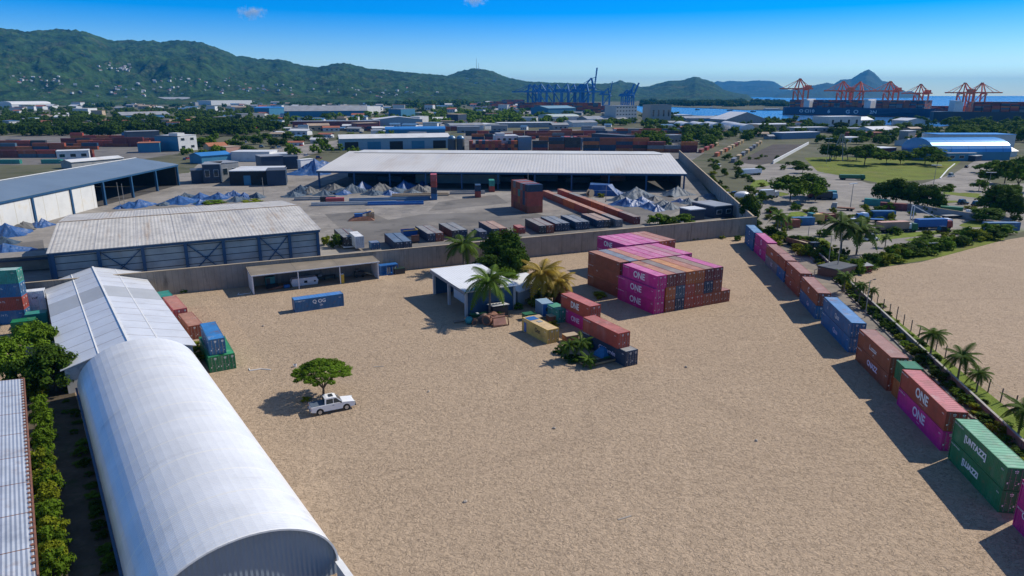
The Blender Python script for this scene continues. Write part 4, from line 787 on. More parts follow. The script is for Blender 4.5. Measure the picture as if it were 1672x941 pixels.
simple('wooden_trough', 'broken timber edging with weeds in front of the blue tarpaulin', 'planter', G(962, 600), 28, [('edge', M('old_timber', (.30,.20,.10), .9, var=.3), lambda b: (b.bar((0,0,.3),(5,0,.35),.25), b.bar((0,0,.3),(-.6,1.8,.3),.25), b.bar((5,0,.35),(6.5,1.4,.3),.25))), ('soil', alley_m, lambda b: b.slab([(0,.1,.28),(5,.1,.28),(5,1.6,.28),(-.5,1.6,.28)], .25))])
for x, y, h, r, t in ((928,588,3.4,2.2,'small bright palm between the yellow and the navy container'),(948,585,3.6,2.3,'taller of the small palms in front of the magenta container'),(960,598,1.9,1.9,'low yellow-green palm at the timber edging')): palm(G(x, y), h, r, t, 'small palms by the navy container', name='young_palm')
for x, y, h, w, k, t in ((915,577,1.5,3,'dbush','dark brush behind the yellow container'),(936,588,1.1,4,'dbush','dark undergrowth under the small palms'),(965,568,2.0,3.2,'bush','green bush against the navy container'),(905,535,1.6,3,'ybush','dry yellow bush between the yellow and blue-green containers'),(950,565,1.6,3.5,'dbush','dark shaded brush under the white DNE lettering'),(958,520,2.2,2,'ybush','yellow bush at the corner of the brown teal-ended container')): bush(G(x, y), h, w, k, t)
for i, (x, y, c, t) in enumerate(((868,530,darkp,'dark crates stacked by the pale blue unit'),(898,527,rusty,'brown timber offcuts behind the yellow container'),(925,560,rusty,'rust-coloured crate in the shade of the magenta container'),(858,524,greenp,'long low dark green trough under the small grey shed'))):
    simple('crate', t, 'crate', G(x, y), 25, [('box', c, lambda b: b.box(0,0,0,2.4,1.6,1.1)), ('lid', wallt if i != 3 else greenp, lambda b: b.box(-.05,-.05,1.103,2.45,1.65,1.2))])
container(G(562, 499.5), 118.8, 9.9, 'blue', 'single blue container standing alone on the sand before the lean-to', None, text=[('Q OG', 1.0, letter_w, 5.0, 1.75, 1, .02), ('Ur', .55, letter_w, 4.6, .95, 1, .01), ('mo', .4, letter_w, 8.9, 2.2, 1, 0)], roofcol=(.06,.20,.46))
# ---------------------------------------------------------------- containers by the white sheds
LG = 'containers behind the white sheds'
container(G(286, 531), 36, 10.5, 'rose', 'rose-red container nearest the concrete wall beside the gabled shed'.replace('nearest', 'next to'), LG, roofcol=(.43,.19,.14), H=3.0)
container(G(310.5, 556), 36, 9.0, 'brown', 'brown container with a blue-grey half roof beside the gabled shed', LG, roofcol=(.40,.20,.13))
pg = G(359.5, 606.5); container(pg, 31, 9.5, 'green', 'bright green container standing on the sand beside the blue one', LG, roofcol=(.03,.26,.10))
pg2 = G(343.3, 609.4); container(pg2, 31, 11, 'green', 'dark green ground container underneath the blue one', LG, roofcol=(.02,.20,.08))
container(pg2 + rot(31)*.35 + rot(121)*.6 + Vector((0,0,H_+.01)), 31, 9.4, 'blue', 'blue container sitting on the dark green one by the arched warehouse', LG, roofcol=(.035,.19,.44), text=[('C', .8, letter_w, 5, 1.4, 1, .01)])
container(G(264, 506), 36, 5, 'teal', 'teal container end peeping out behind the gabled shed', LG, plain=True)
for x, y, t in ((318, 574, 'yellow-green bush between the brown and blue containers'), (274, 513, 'yellow-green weeds behind the rose-red container'), (326, 590, 'bushy weeds at the arched warehouse corner by the green container')): bush(G(x, y), 2.0, 2.8, 'ybush', t)
pl = G(44, 527)
for t, (c, nm) in enumerate((('blue', 'blue ground container of the four-high stack by the old trees'), ('red', 'dull red container second up in the four-high stack'), ('blue', 'blue container third up in the four-high stack'), ('teal', 'teal-green topmost container of the four-high stack'))):
    container(pl + Vector((0,0,t*(H_+.01))), 105, 12.2, c, nm, LG, text=[('GEN 74 TL', .5, letter_w, 4, 1.7, 1, 0)], roofcol=(.30,.42,.38) if t == 3 else None)
pw = G(79, 516); wv = rot(25)
for t in (0, 1): container(pw + Vector((0,0,t*(H_+.01))) , 118, 3.2, 'white', f'{"lower" if t == 0 else "upper"} white short container beside the gabled shed end', LG, text=[('LUF', .6, letter_d, 1.6, 1.3, 1, .01)] if t else None)
container(G(79, 532), 118, 3.4, 'teal', 'short light green container in front of the white pair', LG, plain=True); container(G(60, 545), 118, 3.6, 'green', 'dark green container among the old trees', LG, plain=True)
# ---------------------------------------------------------------- white pickup and the flame tree
P0 = (G(518, 679) + G(571, 668)) / 2; PA = 26.7; PU = rot(PA); PV = rot(PA + 90); P0 = P0 + PV*.85; P0.z = 0
car_w = M('white_car_paint', (.78,.78,.77), .22, var=.02, spec=.6); chrome = M('wheel_alloy', (.5,.5,.5), .35, .7); lampr = M('red_lamp', (.4,.02,.02), .3); lampw = M('clear_lamp', (.7,.7,.65), .2)
pk = thing('pickup_truck', 'white double-cab pickup with a covered bed parked under the lone flame tree', 'pickup', P0, PA)
def body(b, prof, w0, w1, ztop):
    n = len(prof); vs = []
    for s in (-1, 1):
        for x, z in prof: t = max(0, (z - .95)/(ztop - .95)); vs.append((x, s*(w0 + (w1 - w0)*t), z))
    b.add(vs, [tuple(range(n)), tuple(range(2*n-1, n-1, -1))] + [(i, n+i, n+(i+1) % n, (i+1) % n) for i in range(n)])
mb = MB()
arch = lambda cx: [(cx + .46*math.cos(a), .38 + .46*math.sin(a)) for a in [math.pi*(1 - i/8) for i in range(9)]]
low = [(-2.62,.50)] + arch(-1.62) + [(-1.1,.36),(1.1,.36)] + arch(1.58) + [(2.55,.42),(2.66,.62),(2.64,.84),(2.45,1.00),(1.25,1.12),(.9,1.14),(-.95,1.12),(-2.62,1.10)]
body(mb, low, .90, .88, 1.2)
cab = [(-1.0,1.10),(1.2,1.11),(.48,1.76),(.15,1.84),(-.66,1.84),(-.92,1.77)]
body(mb, cab, .86, .70, 1.84); mb.build('body', car_w, pk)
MB().box(-2.56,-.80,1.105,-1.0,.80,1.17).build('bed_cover', M('bed_cover', (.10,.13,.17), .5), pk)
def side_win(x0, x1, tx0, tx1, s):
    b = MB(); y = lambda z: s*(.862 + (.70 - .86)*(z - .95)/.81 + .012)
    b.quad(*[(x0, y(1.16), 1.16), (x1, y(1.16), 1.16), (tx1, y(1.70), 1.70), (tx0, y(1.70), 1.70)][::s]); b.build('side_window', glass, pk)
for s in (-1, 1): side_win(-.82, .02, -.76, .02, s); side_win(.10, 1.0, .10, .42, s)
MB().quad((1.16,-.74,1.155),(1.16,.74,1.155),(.53,.645,1.72),(.53,-.645,1.72)).build('windscreen', glass, pk); MB().quad((-1.0,.74,1.17),(-1.0,-.74,1.17),(-.93,-.64,1.72),(-.93,.64,1.72)).build('rear_window', glass, pk)
MB().box(-.35,-.4,1.845,.15,.35,1.90).build('roof_hatch', darkp, pk)
for x in (-1.62, 1.58):
    for s in (-1, 1):
        w = MB().tube((x, s*.70, .38), (x, s*.93, .38), .38, n=18).build('wheel', tyre, pk); MB().tube((x, s*.92, .38), (x, s*.945, .38), .23, n=14).build('rim', chrome, w)
MB().box(2.6,-.85,.40,2.76,.85,.62).build('front_bumper', darkp, pk); MB().box(-2.76,-.82,.46,-2.6,.82,.62).build('rear_bumper', chrome, pk)
for s in (-1, 1):
    MB().box(2.40, s*.84-.10, .82, 2.672, s*.84+.10, .98).build('headlight', lampw, pk); MB().box(-2.65, s*.82-.07, .75, -2.615, s*.82+.09, 1.05).build('tail_light', lampr, pk)
    MB().box(.85, s*.98-.1, 1.13, 1.0, s*.98+.1, 1.30).build('wing_mirror', darkp, pk); MB().box(-.1, s*.905-.012, .92, .1, s*.905+.012, .96).build('door_handle', darkp, pk)
    MB().box(-1.05, s*.86-.06, .30, 1.0, s*.86+.06, .36).build('side_step', darkp, pk)
pk.scale = (1.13, 1.13, 1.2)
def umbrella_crown(seed):
    r = random.Random(seed); mb = MB()
    for i in range(84):
        a = i*2.39996; q = math.sqrt((i + .5)/84); rr = q*.92 + r.uniform(-.05,.05); z = .34*(1 - q*q) - .10*q + r.uniform(-.05,.05)
        leafball(mb, (rr*math.cos(a), rr*math.sin(a), z), r.uniform(.11,.18), 130, .042, r, up=.6, flat=.5)
        if i % 3 == 0: leafball(mb, (rr*.8*math.cos(a+1), rr*.8*math.sin(a+1), z - .12), .1, 50, .042, r, up=.3, flat=.6)
    return mb.mesh('crown', leaf_m)
fp = G(528, 648); FH = 5.6; ft = thing('flame_tree', 'flat-topped green flame tree standing alone behind the white pickup', 'tree', fp, 20)
mb = MB(); mb.tube((0,0,-.1),(.1,0,1.3),.20,.15,8); rr = random.Random(4)
for i in range(7):
    a = i*.9; m = Vector((.1 + .9*math.cos(a), .9*math.sin(a), 2.5)); mb.tube((.1,0,1.25), m, .12, .08, 7)
    for da in (-.45, .4): t_ = m + Vector((1.7*math.cos(a+da), 1.7*math.sin(a+da), 1.25)); mb.tube(m, t_, .075, .03, 6); mb.tube(t_, t_ + Vector((.8*math.cos(a-da*.5), .8*math.sin(a-da*.5), .3)), .03, .012, 5)
mb.build('trunk', bark, ft); c = put('crown', umbrella_crown(3), ft, (0,0,4.1)); c.scale = (4.2, 4.2, 3.8)
bush(G(500, 655), .7, 1.8, 'ybush', 'small dry brush pile behind the pickup tail'); 
simple('white_bucket', 'white bucket left on the sand by the flame tree', 'bucket', G(482, 599), 0, [('pail', whitep, lambda b: b.tube((0,0,0),(0,0,.42),.2,.27,10)), ('lid', darkp, lambda b: b.tube((0,0,.421),(0,0,.45),.2,.2,10))])
simple('pipe_offcut', 'white bent pipe lying on the sand near the bright green container', 'pipe', G(408, 606), 10, [('pipe', trimw, lambda b: (b.tube((0,0,.08),(1.6,.4,.08),.08), b.tube((1.6,.4,.08),(3.2,-.2,.08),.08), b.tube((0,0,.08),(-.3,.9,.08),.08)))])
# ---------------------------------------------------------------- alley vegetation
for i, (x, y, h, w, k, t) in enumerate(((62,650,3.6,3.2,'ybush','yellow-green shrub in the alley, at the far corner of the silver shed'),(64,682,3.0,2.6,'bush','leafy shrub in the alley, second along the silver shed'),(67,725,2.6,2.6,'bush','small green shrub in the alley beside the rusty roof edge'),(70,760,3.0,3.0,'ybush','wispy yellow shrub in the alley with bare stems'),(76,800,2.8,3.4,'ybush','broad yellow-green shrub halfway down the alley'),(80,850,2.6,3.4,'bush','bright green shrub down the alley beside the silver shed'),(82,890,2.4,2.8,'bush','green shrub low in the alley'),(85,925,2.4,2.8,'ybush','last yellow-green shrub in the alley at the picture edge'),(123,680,1.3,1.6,'dbush','dark weeds against the arched warehouse wall'),(140,760,1.2,1.5,'dbush','weeds at the gutter of the arched warehouse'),(160,840,1.2,1.6,'dbush','weed clump by the low wall of the arched warehouse'),(172,905,1.1,1.5,'dbush','weed clump near the picture edge at the arched warehouse'))): bush(G(x, y), h, w, k, t, 'shrubs of the overgrown alley')
tree(G(62, 588), 7.0, 6.6, 'near', 'feathery green tree leaning over the gabled shed eaves'); tree(G(92, 640), 7.2, 7.0, 'dense', 'dark bushy tree at the corner between the gabled and arched warehouses'); tree(G(20, 625), 7.2, 6.6, 'near', 'light green tree at the picture edge behind the silver shed'); tree(G(45, 648), 6.0, 5.6, 'dense', 'dark rounded tree above the end of the silver shed roof')
bush(G(60, 478), 2.4, 3.0, 'bush', 'green shrub behind the upper white container'); bush(G(8, 565), 2.0, 3.0, 'bush', 'green shrub at the picture edge below the four-high stack')
# ---------------------------------------------------------------- lane side: low wall, fence, palms, posts
def poly_wall(a, b, h, t, label, name, mat, capm):
    d = b - a; e = thing(name, label, 'wall', a, math.degrees(math.atan2(d.y, d.x))); L = d.length
    MB().box(0, -t/2, 0, L, t/2, h).build('wall', mat, e); mb = MB(); k = int(L/4)
    for i in range(k + 1): mb.box(i*L/k - .15, -t/2 - .08, 0, i*L/k + .15, t/2 + .08, h + .05)
    mb.build('piers', mat, e); MB().box(0, -t/2 - .05, h + .053, L, t/2 + .05, h + .13).build('coping', capm, e)
lowm = M('mossy_grey_wall', (.21,.19,.165), .92, var=.25, scale=.5, spots=((.07,.08,.045), .7, .6)); poly_wall(LW0, LW1, 1.25, .25, 'low mossy grey wall dividing the lane from the grass verge', 'low_wall', lowm, M('pale_coping', (.33,.31,.27), .9))
lkd = (LW1 - LW0).normalized(); lkn = Vector((lkd.y, -lkd.x, 0))
if lkn.x > 0: lkn = -lkn
k0, k1 = LW0 + lkn*2.1, LW1 + lkn*2.1
tag(MB().bar(k0 + Vector((0,0,.1)), k1 + Vector((0,0,.1)), .3, .25).build('kerb', lowm), kind='structure')
e = thing('chain_link_fence', 'wire mesh fence on dark posts between the verge and the pale sand lot', 'fence', FN0, math.degrees(math.atan2(fd.y, fd.x)))
FL = (FN1 - FN0).length; postm = M('dark_post', (.06,.055,.05), .8); wire = M('fence_wire', (.50,.48,.45), .6); mb = MB()
for i in range(5): mb.bar((0,0,.2+i*.46),(FL,0,.2+i*.46),.013)
for i in range(int(FL/1.2)): mb.bar((i*1.2,0,.1),(i*1.2+.5,0,2.05),.008)
mb.build('mesh', wire, e)
for i in range(int(FL/3.4) + 1): MB().bar((i*3.4,0,0),(i*3.4 + R.uniform(-.05,.05),R.uniform(-.06,.06),2.15 + (.5 if i % 4 == 1 else 0)),.13).build('post', postm, e)
for x, y, yt, r, t in ((1517,590,536,3.0,'palm by the mesh fence opposite the brown pair with heavy lettering'),(1563,622,570,3.1,'fuller palm between the low wall and the fence beside the red ONE container'),(1594,640,602,2.2,'slim young palm on the verge behind the green pair'),(1662,712,655,3.0,'palm at the picture edge beyond the green container roof'),(1377,478,444,2.5,'bright young palm at the corner of the pale sand lot'),(1402,497,460,2.2,'thin palm beside the lamp post'),(1421,502,470,1.6,'withered small palm along the mesh fence')):
    palm(G(x, y), max(2.2, HT(x, y, yt)), r, t, 'palms along the lane verge')
for x, y, yt, r, l, t in ((1372,418,343,6.6,.08,'tall shaggy grey-green palm over the truck park'),(1398,416,350,6.6,-.05,'tall palm with dark trunk next to the shaggy one')): palm(G(x, y), HT(x, y, yt) - 1.6, r, t, 'tall palms by the truck park', lean=l)
palm(G(1268, 386), HT(1268,386,345), 3.8, 'broad palm behind the wall end of the lane row'); palm(G(1225, 366), HT(1225, 366, 322), 4.0, 'dark palm-like tree rising over the corner of the concrete wall')
tree(G(1221, 368), HT(1221,368,318), 8.0, 'dense', 'leafy tree crowning the corner of the two concrete walls')
for i in range(60):
    t = (i + .5)/60; p = LW0.lerp(LW1, t) + lkn*R.uniform(.6, 1.6); later(bush(p, R.uniform(.9,2.0), R.uniform(2.0,3.6), R.choice(['bush','dbush','ybush','dbush']), 'x', 'shrubs on the lane side of the low wall'), 'low shrub on the lane side of the low wall', 'from the concrete wall')
for i in range(30):
    t = (i + .3)/30; p = LW0.lerp(LW1, t) - lkn*R.uniform(.8, 2.0); later(bush(p, R.uniform(.6,1.6), R.uniform(1.3,2.8), R.choice(['bush','ybush','dbush']), 'x', 'shrubs on the verge by the mesh fence'), 'small shrub on the grass verge by the mesh fence', 'from the concrete wall')
lampm = M('grey_pole', (.28,.27,.25), .6, .2)
for x, y, yt, arm, t in ((1412,519,458,1.2,'lamp post on the lane beside the all-blue pair'),(1351,442,385,0,'thin bare pole beside the overgrown corner house'),(1366,447,380,0,'taller bare pole behind the thin one at the corner of the pale lot'),(1328,462,440,1.0,'short pole with a side arm behind the brown container with C mark'),(1318,398,370,0,'slim pole by the parked tipper truck')):
    h = HT(x, y, yt); e = thing('lamp_post', t, 'pole', G(x, y), R.uniform(0, 60), 'poles along the lane'); MB().tube((0,0,0),(0,0,h),.11,.07,7).build('pole', lampm, e)
    if arm: MB().bar((0,0,h-.1),(arm,0,h+.1),.08).box(arm-.2,-.12,h-.02,arm+.35,.12,h+.12).build('lamp_arm', darkp, e)
# parked truck on the lane, corner house
def truck(p, rz, label, cabc, bedc, L=8.0, kind='box', group='trucks in the truck park', cat='truck', h=2.6):
    e = thing('parked_truck', label, cat, p, rz, group); w = 2.4
    mb = MB(); mb.add([(L-2,0,.55),(L,0,.55),(L,w,.55),(L-2,w,.55),(L-2,0,2.7),(L-.35,0,2.7),(L-.35,w,2.7),(L-2,w,2.7),(L,0,1.5),(L,w,1.5)], [(0,1,8,5,4),(3,7,6,9,2),(4,5,6,7),(0,4,7,3),(1,2,9,8),(0,3,2,1)]); mb.build('cab', cabc, e)
    MB().quad((L+.01,.15,1.55),(L+.01,w-.15,1.55),(L-.33,w-.2,2.6),(L-.33,.2,2.6)).build('windscreen', glass, e)
    MB().box(0,.3,.6,L-2.1,w-.3,.9).build('chassis', darkp, e)
    for x in (.9, 2.1, L-1.0):
        for y in (.0, w-.3): MB().tube((x,y,.48),(x,y+.3,.48),.48,n=10).build('wheel', tyre, e)
    if kind == 'box': MB().box(-.2,0,1.0,L-2.2,w,1.0+h).build('cargo_box', bedc, e)
    elif kind == 'tip':
        b = MB(); b.box(-.2,0,1.0,L-2.2,w,1.15)
        for q in ((-.2,0,1.15,L-2.2,.12,2.2),(-.2,w-.12,1.15,L-2.2,w,2.2),(-.2,.12,1.15,-.08,w-.12,2.2)): b.box(*q)
        b.build('tipper_bed', bedc, e); MB().box(.0,.15,1.16,L-2.35,w-.15,1.9).build('load', wallt, e)
    else: MB().box(-.2,.05,.95,L-2.2,w-.05,1.1).build('flatbed', bedc, e)
    return e
truck(G(1283, 400) , -72, 'tipper truck with a tan load parked on the lane behind the brown containers', darkp, rusty, 11, 'tip', 'trucks on the lane')
bld(1366, 456, 1396, 448, 2.0, 5, 'flat', M('brick_brown_wall', (.18,.11,.08), .9), roofd, 'low dark brick hut swallowed by shrubs at the corner of the pale sand lot', 'hut', 'hut')
simple('red_shack', 'small red painted stall beside the low brick hut', 'stall', G(1404, 446), 15, [('wall', redp, lambda b: b.box(0,0,0,3.4,1.8,1.7)), ('roof', roofg, lambda b: b.slab([(-.2,-.3,1.75),(3.6,-.3,1.75),(3.6,2.1,2.0),(-.2,2.1,2.0)], .08))])

for i, (x, y, s) in enumerate(((1133,391,1.6),(1040,399,.9),(980,404,1.0),(905,411,.8),(700,434,1.0),(668,437,.8),(350,471,1.1),(1180,389,1.2),(300,477,1.2),(1205,392,1.8))):
    later(bush(G(x, y + 1), s, s*1.7, R.choice(['ybush','bush']), 'x', 'weeds along the foot of the concrete wall'), 'tuft of weeds at the foot of the concrete wall', 'from the hill side')
for i, (x, y, k) in enumerate(((465,440,0),(430,533,1),(990,404,0),(700,640,1),(1120,600,1),(905,700,1),(610,600,0),(1235,720,1),(760,820,1),(1010,850,0))):
    p = G(x, y); o = simple('stone' if k else 'plank', f'{"pale stone" if k else "grey plank"} lying loose on the sand yard', 'stone' if k else 'plank', p, R.uniform(0, 180), [('lump' if k else 'board', M('loose_stone', (.42,.36,.29), .9, var=.3) if k else M('grey_plank', (.3,.27,.23), .9), (lambda b: b.blob((0,0,.08),(.28,.2,.16),8,5,.2,R)) if k else (lambda b: b.box(0,0,.01,1.6,.2,.06)))], 'loose stones and planks on the sand yard'); later(o, o['label'], 'from the shed side')

for i in range(16):
    y = 645 + i*19.5; later(bush(G(58 + i*2.0 + R.uniform(0, 9), y), R.uniform(1.8, 3.2), R.uniform(2.2, 3.4), R.choice(['ybush','bush','bush']), 'x', 'shrubs of the overgrown alley'), 'shrub in the green row along the silver shed', 'from the shed corner')
for i in range(18):
    y = 640 + i*17; x = 119 + (197 - 119)*((y - 631)/310.0); later(bush(G(x - R.uniform(5, 22), y), R.uniform(.4, 1.1), R.uniform(1.0, 2.2), R.choice(['dbush','bush','dbush']), 'x', 'weeds of the overgrown alley'), 'low weed clump on the alley floor', 'from the gabled shed')
# ---------------------------------------------------------------- container yard behind the wall
YG = 'containers of the yard behind the wall'
def yc(x, y, z, u, L, col, label, **k):
    """front corner read at the top edge (z above ground)"""
    p = G(x, y, z); p.z = z - H_
    if L > 12: container(p + rot(u)*2.5, u, 13.6, R.choice(['navy','dark','navy','brown']), ' '.join(label.split()[:10]).rstrip(',') + ', lane-side twin', YG, **dict(k, roofcol=tint(k.get('roofcol') or (.25,.24,.22), .25))); L = 13.6
    return container(p, u, L, col, label, YG, **k)
yc(560.5,388,3.2,25,12.2,'dark','charcoal container on a flat trailer beside the blue framed warehouse', text=None, roofcol=(.22,.22,.21))
simple('flat_trailer', 'low pale flat trailer carrying the charcoal container', 'trailer', G(560.5,388,3.2) - Vector((0,0,3.2)) - rot(115)*.6 - rot(25)*.2, 25, [('deck', trimw, lambda b: b.box(-.1,-.6,.38,2.9,12.6,.58)), ('wheel', tyre, lambda b: [b.tube((x,y,.3),(x+.3,y,.3),.3,n=8) for x in (0,2.3) for y in (1,2,10,11)])])
yc(580,391,3.4,25,8,'white','white boxy container unit next to the charcoal container', roofcol=(.68,.68,.68), H=3.3)
yc(644,396,2.6,22,12.2,'navy','dark blue container with a rusty far end next to the blue skip', roofcol=(.10,.15,.22))
yc(605,398,1.4,25,6,'blue','low bright blue container just behind the concrete wall', H=1.4) if False else yc(606,397,2.0,25,3.0,'blue','low bright blue container top just behind the concrete wall')
simple('waste_skip', 'bright blue open skip standing in the container yard', 'skip', G(660, 390), 25, [('hull', bluep, lambda b: (b.add([(0,0,.2),(4,0,.2),(4,2.6,.2),(0,2.6,.2),(-.3,-.2,2.4),(4.3,-.2,2.4),(4.3,2.8,2.4),(-.3,2.8,2.4)], [(3,2,1,0),(0,1,5,4),(1,2,6,5),(2,3,7,6),(3,0,4,7)]), b.box(.05,.05,.4,3.95,2.55,.45))), ('rim', yel, lambda b: [b.bar(p, q, .2) for p, q in (((-.3,-.2,2.4),(4.3,-.2,2.4)),((4.3,-.2,2.4),(4.3,2.8,2.4)))])])
simple('flat_rack', 'navy flat rack loaded low beside the blue skip', 'rack', G(672, 398), 115, [('deck', darkp, lambda b: b.box(0,-2.4,.2,11,0,.6)), ('end_frame', rusty, lambda b: (b.box(-.1,-2.4,.6,.15,0,2.4), b.box(10.85,-2.4,.6,11.1,0,2.4)))])
yc(698,382,2.6,23,12.2,'navy','navy container with white lettering, beyond the blue skip', roofcol=(.25,.24,.22))
yc(738,377,2.6,23,12.2,'dark','charcoal container just beyond the navy lettered one', roofcol=(.24,.24,.23))
yc(803,374,2.6,20,12.2,'navy','navy container with orange patches on its roof behind the leafy trees', roofcol=(.33,.22,.16))
yc(783,379,2.6,20,6,'navy','short navy container in front of the orange-patched one')
yc(880.5,369,2.6,18,12.2,'dark','charcoal container with a small red one at its door', roofcol=(.26,.24,.22)); yc(846,372,2.0,18,5,'red','small red container standing before the charcoal ones')
yc(907,365.5,2.6,18,12.2,'navy','navy container, second of the slanting row behind the wall', roofcol=(.21,.23,.25)); yc(940,363,2.6,17,12.2,'navy','navy container, third of the slanting row behind the wall', roofcol=(.24,.25,.26)); yc(975,360,2.6,17,12.2,'navy','navy container with white door lettering, fourth of the slanting row', roofcol=(.34,.24,.18)); 
for r_, (x, y, n_) in enumerate(((1006,359,6), (1036-1,354.5,6))):
    p = G(x, y, 2.6); p.z = 0; v = rot(106.5)
    for i in range(n_):
        k = ['grey','brown','red','orange','brown','red'][i] if r_ == 0 else ['maroon','brown','orange','brown','brown','red'][i]
        container(p + v*(i*12.4) - rot(16.5)*(0 if r_ else .0), 16.5, 12.2, k, f'{k} container, {nth(i)} from the wall in the {"shorter" if r_ else "tall-palm side"} end-to-end line across the yard'.replace('tall-palm side', 'nearer').replace('nearer', 'row-side').replace('shorter', 'tarp-side'), YG, roofcol=tint([(.30,.25,.21),(.42,.22,.14),(.45,.24,.15),(.40,.22,.14),(.28,.28,.26),(.46,.25,.16)][i]))
p4 = G(861, 349)
for t in range(4):
    for c_ in range(7):
        k = R.choice(['brown','red','maroon','navy','orange','teal','brown','red'] if t < 3 else ['brown','red','brown','maroon','grey','brown']) if c_ else ['brown','red','red','navy'][t]
        container(p4 + rot(110)*(2.5*(c_ + 1)) + Vector((0,0,t*(H_+.01))), -70, 6.1, k, f'{cols_word(k)} short container, {["ground","second","third","topmost"][t]} tier, {nth(c_)} back in the patchwork stack', YG, plain=True)
for i, (x, y, c, L) in enumerate(((704,327,'blue',6),(704,327,'navy',6),(704,327,'red',6),(704,327,'rose',6))): container(G(x, y) + Vector((0,0,i*(H_+.01))), 5, L, c, f'{c} short container, {["ground","second","third","topmost"][i]} tier of the slim stack before the great shed', YG, plain=True)
for i, (x, y, c) in enumerate(((776,323,'red'),(776,323,'navy'),(799,314,'red'),(799,314,'teal'))): container(G(x, y) + Vector((0,0,(i % 2)*(H_+.01))), 5, 6, c, f'{c} short container, {["lower","upper"][i % 2]} of the {"tarp-yard" if i < 2 else "shed-side"} pair in front of the great shed', YG, plain=True)
container(G(600, 359), 15, 7.0, 'tan', 'tan box container with dark lettering alone in the yard', YG, text=None, roofcol=(.42,.33,.2)); 
container(G(548, 332), 100, 6, 'dark', 'charcoal low container in the row of goods along the yard road', YG, plain=True); container(G(562, 334), 100, 7, 'rose', 'faded pinkish container in the row of goods along the yard road', YG, plain=True)
for i, (x, y, L, m, t) in enumerate(((480,328,24,wallg,'pale stack of long sections by the yard road'),(508,337,60,M('grey_pipes', (.33,.36,.38), .6),'long pale sections lying along the yard road'),(570,330,60,M('blue_section', (.10,.18,.28), .6),'blue-grey sections laid in a line before the tarp heaps'),(600,336,40,bluep,'long blue beams lying by the yard road'),(640,322,44,wallt,'tan low kerb blocks in a line by the slim stack'),(735,318,28,wallg,'grey low blocks between the slim stack and the red pair'))):
    simple('stacked_sections', t, 'beams', G(x, y), 8 + i % 3, [('beam', m, lambda b: [b.box(0, k*.9, 0 , L*.55, k*.9+.7, .8 + .5*(k % 2)) for k in range(3)]), ('spacer', wallt, lambda b: [b.box(L*f, -.1, 0, L*f+.3, 2.9, .1) for f in (.05, .25, .45)])])
simple('scrap_pile', 'rusty and blue machine scrap beside the tan box container', 'scrap', G(568, 362), 10, [('heap', rusty, lambda b: b.add([(0,0,0),(9,0,0),(9,4,0),(0,4,0),(2,1,1.2),(7,1,1.5),(7,3,1.1),(2,3,1.4)], [(0,1,5,4),(1,2,6,5),(2,3,7,6),(3,0,4,7),(4,5,6,7)])), ('machine', bluep, lambda b: (b.box(2.2,1.3,1.2,5,2.6,2.4), b.bar((4,2,2),(8,2.5,3),.4))), ('drum', M('blue_drum', (.03,.16,.3), .5), lambda b: [b.tube((6+i*.9,3.8,.5),(6+i*.9,4.9,.5),.5,n=10) for i in range(3)])])
# tarpaulin covered heaps
tarpb = M('blue_tarpaulin', (.016,.070,.205), .5, var=.3, scale=.5, bump=.15, bscale=1.2, spots=((.25,.30,.36), .5, .3)); tarpg = M('grey_tarpaulin', (.095,.095,.09), .7, var=.3, scale=.4, bump=.15, bscale=1.0, spots=((.24,.22,.20), .6, .25)); tarpd = M('slate_tarpaulin', (.035,.065,.10), .65, var=.3, scale=.4, bump=.15, bscale=1)
def heap(x, y, w, h, m, label):
    p = G(x, y); r = random.Random(int(x*7 + y)); mb = MB(); n = 20; vs = []
    pk_ = [(0, 0, 1.0)] + [(r.uniform(-.5, .5), r.uniform(-.3, .3), r.uniform(.45, .85)) for _ in range(r.choice([1, 2, 2, 3]))]; ph = r.uniform(0, 6)
    for j_ in range(n + 1):
        for i_ in range(n + 1):
            u_, v_ = 2*i_/n - 1, 2*j_/n - 1; z = 0
            for a_, b_, c_ in pk_:
                q = math.hypot((u_ - a_)*1.15, (v_ - b_)*1.35); th = math.atan2(v_ - b_, u_ - a_); q *= 1 + .22*math.sin(3*th + ph + a_*5) + .10*math.sin(8*th + ph)
                z = max(z, c_*max(0, 1 - q)**1.25)
            z = max(z, .0) + noise.noise(Vector((u_*3 + x, v_*3 + y, 1)))*.06*(z > 0); vs.append((u_*w*.62, v_*w*.5, max(-.04, z*h - .04)))
    mb.add(vs, [(j_*(n+1)+i_, j_*(n+1)+i_+1, (j_+1)*(n+1)+i_+1, (j_+1)*(n+1)+i_) for j_ in range(n) for i_ in range(n) if max(vs[q][2] for q in (j_*(n+1)+i_, j_*(n+1)+i_+1, (j_+1)*(n+1)+i_+1, (j_+1)*(n+1)+i_)) > -.03])
    o = put('tarpaulin_heap', mb.mesh('tarpaulin_heap', m, False), None, p, r.uniform(0, 90)); later(tag(o, None, 'tarpaulin', 'tarpaulin covered heaps in the yards'), *label); return o
MB3 = {'b': tarpb, 'g': tarpg, 'd': tarpd}; nmh = {'b': 'blue', 'g': 'grey', 'd': 'slate'}
